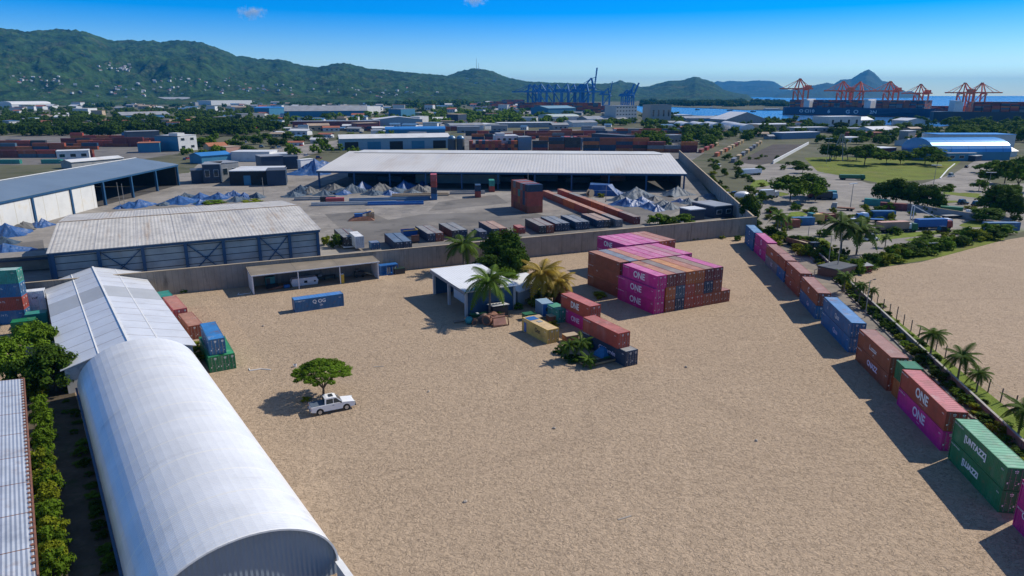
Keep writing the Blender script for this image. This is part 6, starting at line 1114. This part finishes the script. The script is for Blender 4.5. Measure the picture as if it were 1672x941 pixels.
# park and truck park trees, one by one
for x, y, yt, w, k, t in ((1290,329,287,58,'near','great round tree over the parked lorries'),(1322,322,283,46,'dense','dark tree touching the great round one'),(1331,329,300,26,'near','small rounded tree under the dark one'),(1354,262,234,34,'near','round tree at the gravel lot end of the playing field'),(1362,261,238,36,'near','bright round tree by the playing field, next to the lot'),(1411,270,236,48,'near','spreading tree with a forked trunk on the playing field'),(1398,262,238,30,'near','tree behind the forked one on the playing field'),(1470,268,246,44,'near','low broad tree on the playing field'),(1510,268,238,46,'near','tallest tree on the playing field'),(1530,272,252,32,'near','small tree next to the tallest on the playing field'),(1447,268,248,34,'near','tree in the middle of the playing field row'),(1310,283,268,24,'mid','grey-green tree by the rubble heap'),(1300,275,262,22,'mid','sparse tree behind the grey-green one'),
    (1440,328,297,28,'dense','dark tree at the head of the truck park clump'),(1462,333,294,42,'dense','tall dark tree of the truck park clump'),(1486,336,300,34,'dense','dark tree in the heart of the truck park clump'),(1513,342,303,40,'dense','hanging dark tree at the end of the truck park clump'),(1533,343,322,18,'dense','small dark tree beside the truck park clump'),(1542,318,304,20,'near','small bent tree on the grass median'),(1549,312,300,16,'near','tiny tree on the road median'),(1625,352,306,52,'dense','large dark tree with layered limbs at the picture edge'),(1608,362,340,46,'dense','low broad dark tree above the hedge'),(1650,356,320,30,'dense','dark tree at the picture edge behind the layered one'),
    (1640,300,262,40,'near','round tree of the roadside grove, road end'),(1660,312,268,44,'near','tall round tree of the roadside grove at the picture edge'),(1612,300,276,30,'near','clipped round tree of the roadside grove'),(1625,285,262,34,'near','tree at the back of the roadside grove'),(1665,288,255,36,'near','back tree of the roadside grove at the picture edge'),(1598,312,292,22,'near','small rounded tree in front of the roadside grove'),(1646,330,300,34,'near','front tree of the roadside grove'),(1600,282,268,20,'near','little dark tree where the road bends'),
    (1243,332,312,14,'near','small tree between the wall and the white van'),(1220,315,302,12,'near','small tree on the verge behind the port wall'),(1206,290,275,12,'near','slim tree where the truck park meets the port wall'),(1168,283,268,12,'near','pointed small tree by the white parked car'),(1182,288,274,10,'near','small round tree beside the parked car'),(1207,276,262,14,'near','round tree by the gravel lot'),(1240,285,270,14,'near','bushy tree between the blue truck and the lot'),(1190,262,250,10,'mid','little tree at the foot of the tan containers'),(1150,240,228,14,'mid','dark tree beside the wall to the port')):
    p = G(x, y); tree(p, HT(x, y, yt)*1.05, (G(x + w/2, y) - G(x - w/2, y)).length*1.22, {'near':'mid','dense':'middark','mid':'mid'}[k] if y < 330 else k, t, 'trees round the truck park and playing field')
for i in range(26):
    t = i/25; x = 1178 + (1262 - 1178)*t; y = 292 + (390 - 292)*t; later(bush(G(x - 14 + R.uniform(-3, 10), y + R.uniform(-3, 3)), R.uniform(1.2, 3), R.uniform(2.5, 4.5), R.choice(['bush','ybush','dbush']), 'x', 'bushes outside the wall to the port'), 'bush of the green strip outside the wall to the port', 'from the port end')
for i in range(46):
    t = (i + .5)/46; x = 1390 + (1640 - 1390)*t; y = 446 - 62*t + R.uniform(-9, 4) - 4*math.sin(t*3); later(bush(G(x, y), R.uniform(2.0, 4.2), R.uniform(4.5, 8), R.choice(['bush','dbush','bush','ybush']), 'x', 'shrubs of the hedge along the pale sand lot'), 'bushy shrub of the hedge along the pale sand lot', 'from the lane end')
for i in range(30):
    t = (i + .5)/30; x = 1262 + (1388 - 1262)*t; y = 392 + (448 - 392)*t + R.uniform(-9, 6); later(bush(G(x + R.uniform(0, 16), y), R.uniform(1.6, 3.6), R.uniform(3, 5.5), R.choice(['bush','dbush','dbush','ybush']), 'x', 'overgrown shrubs between the lane wall and the truck park'), 'overgrown shrub between the lane wall and the truck park', 'from the port side')
for x, y, yt, r, t in ((1445,404,384,2.2,'young palm in the hedge of the pale lot'),(1500,412,392,2.0,'spiky young palm in the hedge by the white gate'),(1285,378,352,2.4,'spiky palm by the blue container on the ground'),(1630,350,335,2.0,'palm beside the large dark tree')): palm(G(x, y), HT(x, y, yt), r, t, 'palms of the truck park', PALMF)
# vehicles and containers of the truck park
for i in range(115):
    x, y = R.choice([(R.uniform(1240, 1400), R.uniform(345, 440)), (R.uniform(1160, 1300), R.uniform(256, 345)), (R.uniform(1400, 1660), R.uniform(340, 392))])
    if y > 395 + (x - 1240)*.38 or y > 452 - (x - 1380)*.24: continue
    bush(G(x, y), R.uniform(1.2, 3.4), R.uniform(2.5, 6), R.choice(['bush','ybush','dbush','bush']), 'scattered green shrub of the truck park', 'scattered shrubs of the truck park')
for i, (x, y, w, h) in enumerate(((1600,366,60,14),(1300,350,30,9),(1262,318,44,9),(1440,345,40,6),(1580,318,50,5),(1520,392,70,9),(1330,395,50,16),(1240,300,30,14),(1545,330,60,4))):
    sheet('rough_grass', [(x + w*.5*math.cos(a)*(1 + .25*math.sin(3*a + i)), y + h*.5*math.sin(a)*(1 + .2*math.cos(2*a + i))) for a in [-k_*math.pi/9 for k_ in range(18)]], verge if i % 2 else grass, 9 + i)
VG = 'vehicles and boxes of the truck park'
def tp(x, y, u, L, c, t, **k): return container(G(x, y), u, L, c, t, VG, plain=True, **k)
tp(1330,368,96,11,'blue','blue container on the ground behind the broad palm'); tp(1306,372,96,5,'brown','small brown container in front of the blue one by the broad palm'); tp(1346,362,96,4,'yellow','small yellow box beside the blue container'); tp(1480,345,60,9,'maroon','dark red container on the wall side of the truck park clump'); tp(1452,338,60,9,'teal','teal container with a white mark next to the dark red one'); tp(1571,351,60,7,'green','green container behind the truck park wall'); tp(1462,357,90,8,'blue','blue box container beside the steel frame'); tp(1665,377,92,11,'blue','bright blue container by the hedge at the picture edge'); tp(1225,347,70,4,'red','small red container at the corner of the truck park')
def far_truck(x, y, rz, cc, bc, t, L=9, kind='box', h=2.4): return truck(G(x, y), rz, t, cc, bc, L, kind, VG, 'truck', h)
far_truck(1500,376,8,redp,bluep,'blue curtain-sided truck parked behind the hedge',12); far_truck(1438,381,10,whitep,M('striped_orange', (.45,.25,.18), .6, var=.2),'truck with a blue and pink box by the grass median',12); far_truck(1470,380,8,greenp,darkp,'short green truck behind the pink-boxed one',6,'flat')
far_truck(1238,285,200,whitep,whitep,'long white tanker-like lorry beside the rubble heap',14); far_truck(1216,330,20,whitep,bluep,'blue flatbed lorry with a white cab at the wall',9,'flat'); far_truck(1330,326,-10,M('sky_blue_paint', (.12,.30,.45), .5),darkp,'sky blue lorry cab next to the dark trailer',9); far_truck(1362,324,170,redp,tealp,'red-cabbed lorry with a teal box under the trees',11); far_truck(1395,344,150,wallg,rusty,'grey lorry with a round rusty load',8,'flat'); far_truck(1245,324,15,whitep,whitep,'white lorry half under the great round tree',8); far_truck(1372,294,-8,greenp,greenp,'long green lorry by the playing field',12,'box',1.6); far_truck(1300,363,15,tealp,darkp,'teal lorry among the palms of the truck park',8,'flat'); far_truck(1360,358,200,redp,redp,'lorry with a pitched red load',7,'tip'); far_truck(1380,362,10,whitep,wallg,'white flat lorry behind the shaggy palm',9,'flat'); far_truck(1440,362,170,bluep,bluep,'blue lorry behind the blue box container',9,'flat'); far_truck(1545,358,12,whitep,wallg,'pale long trailer near the steel frame',12,'flat'); far_truck(1528,372,8,whitep,whitep,'white van-like truck by the hedge',6,'box',1.2)
tankm = simple('white_tank', 'white rounded tank lying by the great round tree', 'tank', G(1203, 327), 10, [('shell', whitep, lambda b: b.blob((3,1.5,1.7),(3.6,1.7,1.7),16,10)), ('saddle', bluep, lambda b: b.box(1,.4,0,5,2.6,.7))])
simple('lattice_ramp', 'white steel lattice frame standing in the truck park', 'frame', G(1490, 360), -8, [('frame', trimw, lambda b: [b.bar(p, q, .25) for p, q in (((0,0,5),(9,0,.4)),((0,2,5),(9,2,.4)),((0,0,0),(0,0,5)),((0,2,0),(0,2,5)),((0,0,5),(0,2,5)),((3,0,3.5),(3,2,3.5)),((6,0,2),(6,2,2)),((9,0,0),(9,0,.5)))]), ('base', darkp, lambda b: b.box(0,.4,0,9,1.6,.3))])
simple('truck_park_wall', 'dark low wall behind the truck park clump', 'wall', G(1478, 342), math.degrees(math.atan2((G(1592,360)-G(1478,342)).y, (G(1592,360)-G(1478,342)).x)), [('wall', wallg, lambda b: b.box(0,0,0,(G(1592,360)-G(1478,342)).length,.3,2.2)), ('coping', wallt, lambda b: b.box(0,-.05,2.203,(G(1592,360)-G(1478,342)).length,.35,2.32))])
simple('field_gate', 'white gate frame in the hedge of the pale lot', 'gate', G(1512, 411), 8, [('frame', trimw, lambda b: [b.bar(p, q, .14) for p, q in (((0,0,0),(0,0,2.4)),((3.4,0,0),(3.4,0,2.4)),((0,0,2.4),(3.4,0,2.4)))]), ('leaf', redp, lambda b: b.box(.2,-.05,.2,2.2,.05,1.4))])
simple('white_bench', 'low white barrier in the hedge of the pale lot', 'barrier', G(1472, 417), 8, [('rail', trimw, lambda b: [b.bar((0,0,z),(4.5,0,z),.14) for z in (.7, 1.4)]), ('post', trimw, lambda b: [b.bar((x,0,0),(x,0,1.5),.14) for x in (0, 4.5)])])
simple('kerb_edge', 'white painted kerb curving round the end of the playing field', 'kerb', (0,0,0), 0, [('kerb', trimw, lambda b: [b.bar(G(*p) + Vector((0,0,.2)), G(*q) + Vector((0,0,.2)), .5, .4) for p, q in (((1559,268),(1548,277)),((1548,277),(1535,292)))])])
def lamp(x, y, yt, t):
    h = HT(x, y, yt); e = thing('street_lamp', t, 'lamp', G(x, y), R.uniform(-30, 30), 'street lamps by the service road'); MB().tube((0,0,0),(0,0,h),.14,.09,6).build('pole', lampm, e); MB().box(-2.2,-.25,h-.1,2.2,.25,h+.2).build('lamp_arm', trimw, e)
for x, y, yt, t in ((1524,302,270,'street lamp at the white kerb of the playing field'),(1614,306,282,'street lamp before the roadside grove'),(1349,268,226,'tall mast beside the lattice mast'),(1388,342,300,'slender street lamp behind the grey lorry')): lamp(x, y, yt, t)
simple('lattice_mast', 'grey lattice mast standing behind the playing field trees', 'mast', G(1370, 262), 0, [('leg', lampm, lambda b: [b.bar((x, y, 0), (x*.15, y*.15, 17), .45) for x, y in ((6,0),(-6,0),(0,5),(0,-5))]), ('brace', lampm, lambda b: [b.bar((-6*(1-z/20), 0, z), (6*(1-z/20-.1), 0, z+2.5), .25) for z in (2, 6, 10)])])
# cars
carm = [MB() for _ in range(2)]
for i, b in enumerate(carm):
    z = 1.45 if i == 0 else 2.1
    b.add([(-2.1,-.85,.3),(2.1,-.85,.3),(2.1,.85,.3),(-2.1,.85,.3),(-2.15,-.85,.9),(2.15,-.85,.85),(2.15,.85,.85),(-2.15,.85,.9)], [(3,2,1,0),(0,1,5,4),(1,2,6,5),(2,3,7,6),(3,0,4,7),(4,5,6,7)]); b.mi = 1
    b.add([(-1.9,-.8,.9),(1.0,-.8,.87),(1.0,.8,.87),(-1.9,.8,.9),(-1.6,-.65,z),(.4,-.65,z),(.4,.65,z),(-1.6,.65,z)], [(0,1,5,4),(1,2,6,5),(2,3,7,6),(3,0,4,7)]); b.mi = 0; b.quad((-1.6,-.65,z),(.4,-.65,z),(.4,.65,z),(-1.6,.65,z)); b.mi = 2
    for x in (-1.35, 1.35):
        for y in (-.87, .67): b.tube((x,y,.32),(x,y+.2,.32),.32,n=8)
carp = M('car_paint', objcol=True, rough=.25, var=.03, spec=.6); CARM = [b.mesh('car', [carp, glass, tyre]) for b in carm]
CC = {'white': (.75,.75,.75), 'silver': (.4,.41,.42), 'black': (.02,.02,.022), 'red': (.35,.03,.03), 'blue': (.03,.09,.25)}
def car(x, y, rz, c, label, group): return tag(put('car', CARM[R.randrange(2)], None, G(x, y), rz, CC[c]), label, 'car', group)
for x, y, rz, c, t in ((1174,273,60,'white','white car parked by the pointed small tree'),(1188,322,20,'white','white car on the strip outside the port wall'),(1553,289,30,'white','white car on the bend of the service road'),(1578,274,50,'black','black car driving up the service road'),(1452,305,10,'black','dark car beside the playing field, first of two'),(1464,306,10,'black','dark car beside the playing field, second of two'),(1200,318,30,'black','dark car beside the verge tree'),(1540,380,10,'black','dark car parked by the hedge'),(1572,334,8,'black','dark car on the road past the bent tree'),(1595,337,8,'black','dark car following along the road to the picture edge'),(1395,367,20,'white','white car behind the tall palms'),(1302,337,5,'black','dark low car under the great round tree'),(1265,348,10,'red','red car lying low beside the small red container'),(1422,393,10,'white','white vehicle under a sheet at the grass median')): car(x, y, rz, c, t, 'cars about the truck park')
for i in range(60):
    x = R.uniform(300, 640); y = R.uniform(212, 262)
    p = G(x, y)
    if free(p.x, p.y, 3): c = R.choice(list(CC)); car(x, y, R.uniform(0, 180), c, f'{c} car on the street beyond the navy yard buildings', f'{c} cars on the town street')
for i in range(40):
    x = R.uniform(1236, 1275); y = R.uniform(206, 216); c = R.choice(list(CC)); car(x, y, 80, c, f'{c} car in the crowded lot behind the white arched sheds', f'{c} cars in the crowded lot')
# ---------------------------------------------------------------- port: cranes, stacks, ships
blues = M('crane_blue', (.004,.15,.40), .5, var=.1); oranges = M('crane_orange', (.72,.17,.045), .5, var=.1)
def crane(p, rz, m, label, group, up=0.0, k=1.0, flip=1):
    e = thing('gantry_crane', label, 'crane', p, rz, group); hb, ht = 49*k, 68*k; fat = 1.55 if m is blues else 1.2
    mb = MB(); mb.bar = (lambda p, q, w, h=None, _b=mb.bar: _b(p, q, w*fat, (h or w)*fat))
    for x in (-11*k, 11*k):
        for y in (-9*k, 9*k): mb.bar((x, y, 0), (x, y, hb), 2.0*k)
        mb.bar((x,-9*k,14*k),(x,9*k,14*k),1.8*k); mb.bar((x,-9*k,hb-2*k),(x,9*k,hb-2*k),2*k)
    for y in (-9*k, 9*k): mb.bar((-11*k,y,14*k),(11*k,y,14*k),1.6*k); mb.bar((-11*k,y,14*k),(11*k,y,hb-2*k),1.0*k)
    mb.build('portal_frame', m, e)
    mb = MB(); mb.bar = (lambda p, q, w, h=None, _b=mb.bar: _b(p, q, w*fat, (h or w)*fat))
    for y in (-3*k, 3*k): mb.bar((-24*k,y,hb),(12*k,y,hb),1.6*k,2.4*k)
    for x in (-23, -12, 0, 11): mb.bar((x*k,-3*k,hb),(x*k,3*k,hb),1.2*k)
    mb.build('girder', m, e)
    bl = 42 if up > 30 or m is blues else 33; a = D2R(up); d = Vector((math.cos(a), 0, math.sin(a))); b0 = Vector((13*k, 0, hb)); mb = MB(); mb.bar = (lambda p, q, w, h=None, _b=mb.bar: _b(p, q, w*fat, (h or w)*fat))
    for y in (-3*k, 3*k): mb.bar(b0 + Vector((0,y,0)), b0 + d*bl*k + Vector((0,y,0)), 1.4*k, 2.0*k)
    bl = 42 if up > 30 or m is blues else 33
    for t in (1, 12, 24, bl-1): q = b0 + d*t*k; mb.bar(q - Vector((0,3*k,0)), q + Vector((0,3*k,0)), 1.1*k)
    mb.build('boom', m, e)
    mb = MB(); mb.bar = (lambda p, q, w, h=None, _b=mb.bar: _b(p, q, w*fat, (h or w)*fat))
    for y in (-7*k, 7*k): mb.bar((11*k,y,hb),(6*k,y*.3,ht),1.7*k); mb.bar((-11*k,y,hb),(4*k,y*.3,ht),1.4*k)
    mb.bar((5*k,-2.4*k,ht),(5*k,2.4*k,ht),2.4*k,2.2*k); mb.build('apex_frame', m, e)
    mb = MB(); mb.bar = (lambda p, q, w, h=None, _b=mb.bar: _b(p, q, w*fat, (h or w)*fat)); mb.bar((5*k,0,ht),(-23*k,0,hb+1),.7*k)
    if up < 30:
        for t in (18, bl-2): mb.bar((5*k,0,ht), b0 + d*t*k, .7*k)
    else: mb.bar((5*k,0,ht), b0 + d*22*k, .7*k)
    mb.build('stay', m, e); MB().box(-20*k,-4*k,hb+1.3*k,-9*k,4*k,hb+7*k).build('machinery_house', m, e); MB().box(14*k,-2*k,hb-5*k,18*k,2*k,hb-1.3*k).build('operator_cab', trimw, e)
    return e
cn = ORD
for i, x in enumerate((868, 876, 886, 898, 911, 922, 933, 944, 953)): crane(G(x, 180 + (i % 3)*.5), 180 + R.uniform(-12, 12) if i < 5 else R.uniform(-8, 8), blues, f'blue gantry crane with lowered boom, {cn[i]} of the bunch counted from the hill side', 'blue gantry cranes with lowered booms', 0, 1.02)
crane(G(960, 180.5), 0, blues, 'blue gantry crane with the tallest raised boom', None, 84, 1.25); crane(G(989, 179), 0, blues, 'blue gantry crane with a raised boom standing alone in the middle', None, 82, .88); crane(G(1020, 181), 10, blues, 'blue gantry crane by the bay with a slanting raised boom', None, 66, .80); crane(G(1027, 182), 10, blues, 'blue gantry crane at the water edge, bay side of the slanting raised pair', None, 68, .82)
for i, (x, y, kk, rz) in enumerate(((1304,185,1.14,188),(1374,186,1.04,188),(1394,186.5,1.02,-4),(1450,187.5,1.02,186),(1499,189,.92,186),(1570,190.5,.94,188),(1590,191,.94,-6))): crane(G(x, y), rz, oranges, f'orange gantry crane, {nth(i)} along the ships counted from the bay', 'orange gantry cranes along the ships', 0, kk)
qz = M('port_apron', (.26,.25,.235), .9, var=.2, scale=.01)
tag(MB().slab([G(*p) + Vector((0,0,1.2)) for p in ((1290,182.2),(1480,187.2),(1600,192),(1900,194),(1900,182),(1290,177.5))], 3).build('quay', qz), kind='structure')
tag(MB().slab([G(*p) + Vector((0,0,.3)) for p in ((800,178),(845,186),(1000,184.5),(1036,181.5),(1032,173),(900,171),(800,172))], .28).build('port_apron', qz), kind='structure')
cargo = M('mixed_cargo_boxes', (.18,.10,.08), .6); n_ = cargo.node_tree.nodes; l_ = cargo.node_tree.links
vo = n_.new('ShaderNodeTexVoronoi'); vo.distance = 'CHEBYCHEV'; vo.inputs['Scale'].default_value = 1; vo.inputs['Randomness'].default_value = 0
tc = n_.new('ShaderNodeTexCoord'); mp = n_.new('ShaderNodeMapping'); mp.inputs['Scale'].default_value = (1/12.4, 1/2.5, 1/2.65); l_.new(tc.outputs['Object'], mp.inputs[0]); l_.new(mp.outputs[0], vo.inputs['Vector'])
se = n_.new('ShaderNodeSeparateColor'); l_.new(vo.outputs['Color'], se.inputs[0]); cr = n_.new('ShaderNodeValToRGB'); cr.color_ramp.interpolation = 'CONSTANT'
for i, c in enumerate(((0,'brown'),(.22,'maroon'),(.4,'navy'),(.55,'red'),(.68,'orange'),(.78,'steel'),(.9,'grey'))):
    el = cr.color_ramp.elements[i] if i < 2 else cr.color_ramp.elements.new(c[0]); el.position = c[0]; el.color = (*PAL[c[1]], 1)
l_.new(se.outputs[0], cr.inputs[0]); l_.new(cr.outputs[0], n_['Principled BSDF'].inputs['Base Color'])
def cargo_block(p, rz, nx, ny, nz, name, label, cat, seed, gap=1):
    r = random.Random(seed); mb = MB()
    for i in range(nx):
        for j in range(ny):
            h = max(1, nz - r.choice([0,0,1,1,2])); mb.box(i*12.6, j*2.52*gap, 0, i*12.6+12.2, j*2.52*gap+2.44, h*2.65)
    o = put(name, mb.mesh(name, cargo), None, p, rz); tag(o, label, cat, None, 'stuff'); return o
for i, (x, y, nx, ny, nz, t) in enumerate(((845,181,5,10,8,'rust-red container stacks of the port below the first blue cranes'),(872,183,6,10,9,'brown container stacks beneath the bunch of blue cranes'),(905,184,5,9,9,'dark container stacks beneath the middle blue cranes'),(938,185,5,10,9,'container stacks beside the tallest raised boom'),(800,177,6,10,8,'reddish container stacks at the hill side of the port'),(965,184,4,8,6,'low container stacks toward the lone raised crane'),(820,171,8,12,8,'farthest hazy container stacks of the port'.replace('farthest','hindmost')))): cargo_block(G(x, y), R.uniform(-6, 6), nx, ny, nz, 'container_stacks', t, 'containers', i)
shipb = M('ship_hull_blue', (.012,.05,.12), .5, var=.1); shipd = M('ship_hull_dark', (.02,.035,.055), .5, var=.1); keelr = M('antifouling_red', (.12,.04,.04), .7)
def ship(p, rz, L, B, D, hull, label, cargo_label, txt=None, bridge=(.22, .62), nz=6, seed=1, cargo_rng=(.06, .93)):
    e = thing('container_ship', label, 'ship', p, rz); mb = MB(); n = 16; vs = []
    pr = [(0,.55),(.03,.9),(.10,1),(.5,1),(.82,1),(.9,.8),(.96,.45),(1.0,.04)]
    for z, fl in ((-2, .8), (D*.5, .95), (D, 1.0)):
        for x, w in pr: vs.append((L*(x + (.012*(z/D) if x > .9 else 0)), -B/2*w*(fl if x > .8 else 1), z))
        for x, w in pr[::-1]: vs.append((L*(x + (.012*(z/D) if x > .9 else 0)), B/2*w*(fl if x > .8 else 1), z))
    m = len(pr)*2; mb.add(vs, [(k*m+i, k*m+(i+1) % m, (k+1)*m+(i+1) % m, (k+1)*m+i) for k in range(2) for i in range(m)] + [tuple(range(2*m, 3*m))]); mb.build('hull', hull, e)
    for f in bridge: MB().box(L*f, -B*.36, D+.01, L*f+13, B*.36, D+15).box(L*f+1, -B*.46, D+15.003, L*f+9, B*.46, D+18).build('bridge', trimw, e)
    MB().box(L*.02, -B/2-.12, -1.2, L*.88, -B/2-.02, 1.6).build('boot_stripe', keelr, e)
    if txt:
        for body_, sz, fx in txt:
            o = put('lettering', text_mesh(body_, sz, letter_w, 1.25, .15), e); o.matrix_local = Matrix(((1,0,0,L*fx),(0,0,-1,-B/2-.2),(0,1,0,D*.5),(0,0,0,1)))
    r = random.Random(seed); cb = MB(); x = L*cargo_rng[0]
    while x < L*cargo_rng[1]:
        if all(not (L*f - 14 < x < L*f + 15) for f in bridge):
            for j in range(int(B/2.52) - 2): cb.box(x, -B/2 + 2.4 + j*2.52, 0, x + 12.2, -B/2 + 4.84 + j*2.52, (nz - r.choice([0,0,0,1,2]))*2.65)
        x += 13.2
    o = put('deck_cargo', cb.mesh('deck_cargo', cargo), None, Vector(p) + Vector((0,0,D+.05)), rz); tag(o, cargo_label, 'containers', None, 'stuff'); return e
a, b = G(1282, 186), G(1522, 191); dd = b - a; a.z = -1.0
SA = math.degrees(math.atan2(dd.y, dd.x)); ship(Vector((b.x, b.y, -1.0)) if False else a, SA, dd.length, 46, 16.5, shipb, 'long blue container ship with wide-spaced white letters on its side', 'containers stacked on the deck of the lettered blue ship', [('O CI10', 9, .20), ('6', 10, .36), ('G  O', 10, .52), ('2N', 9, .66)], (.16, .585), 6, 1)
a2, b2 = G(1520, 197), G(1780, 199.5); d2 = b2 - a2; a2.z = -1
ship(a2, math.degrees(math.atan2(d2.y, d2.x)), d2.length, 44, 16, shipd, 'dark container ship moored at the picture edge beyond the quay sheds', 'containers stacked on the deck of the dark ship', None, (.12, .72), 6, 2)
a3, b3 = G(1480, 190), G(1640, 192); d3 = b3 - a3; a3.z = 1.2 ; cargo_block(a3 + Vector((0, 40, 0)), -20, 14, 12, 7, 'container_stacks', 'container stacks on the quay between the two ships', 'containers', 31)
cargo_block(G(1640, 189) + Vector((0,0,1.2)), -8, 14, 12, 7, 'container_stacks', 'container stacks on the quay behind the dark ship', 'containers', 32)
def boat(x, y, L, rz, label, c):
    e = thing('work_boat', label, 'boat', G(x, y, -1.2), rz, 'boats on the bay'); MB().add([(0,0,2),(L,-L*.02,2.6),(L*.8,L*.12,2.2),(0,L*.22,2),(.5,L*.03,-.3),(L*.85,L*.06,-.3),(.5,L*.19,-.3)], [(0,4,5,1),(1,5,2),(2,5,6,3),(3,6,4,0),(0,1,2,3)]).build('hull', c, e); MB().box(L*.15,L*.05,2,L*.45,L*.17,5).build('wheelhouse', trimw, e)
for i, (x, y, L, t, c) in enumerate(((1085,173.6,60,'grey barge at the head of the bay',wallg),(1158,177.3,26,'white boat by the green spit',trimw),(1135,180,14,'small boat mid bay',darkp),(1187,181,18,'dark boat in the middle of the bay',darkp),(1225,183,16,'little boat off the bay shore',darkp),(1240,180.5,140,'long dark barge moored before the spit',walln),(1476,161,60,'ship far out on the open sea',darkp),(1430,160,50,'faint ship on the horizon water by the island',darkp))): boat(x, y, L, R.uniform(-6, 6), t, c)
for x, y, yt in ((1058,157,118),(1072,157,122)):
    pass
p = on_hill('headland_hill', 778, 112.5)
for i, (x, yt, t) in enumerate(((778,97,'thin mast on the summit of the headland hill'),(781.5,104,'shorter mast beside the summit mast'))):
    p = on_hill('headland_hill', x, 113.5)
    if p:
        h = (113.5 - yt)/FPX*p.length; e = thing('radio_mast', t, 'mast', p - Vector((0,0,4)), 0, 'masts on the headland hill'); MB().tube((0,0,0),(0,0,h+4),2.4,.9,5).build('mast', lampm, e); MB().box(-5,-5,0,5,5,7).build('hut', wallw, e)
# ---------------------------------------------------------------- labels of numbered look-alikes
for (stem, tail), os_ in PENDING.items():
    os_.sort(key=lambda o: o.location.x / max(1, o.location.y))
    if len(os_) > 1:
        for i, o in enumerate(os_): o['label'] = f'{stem}, {nth(i)} {tail}'
for o in list(bpy.data.objects):
    if o.parent is None and 'label' in o and len(o['label'].split()) > 16: print('LONG', len(o['label'].split()), o['label'])
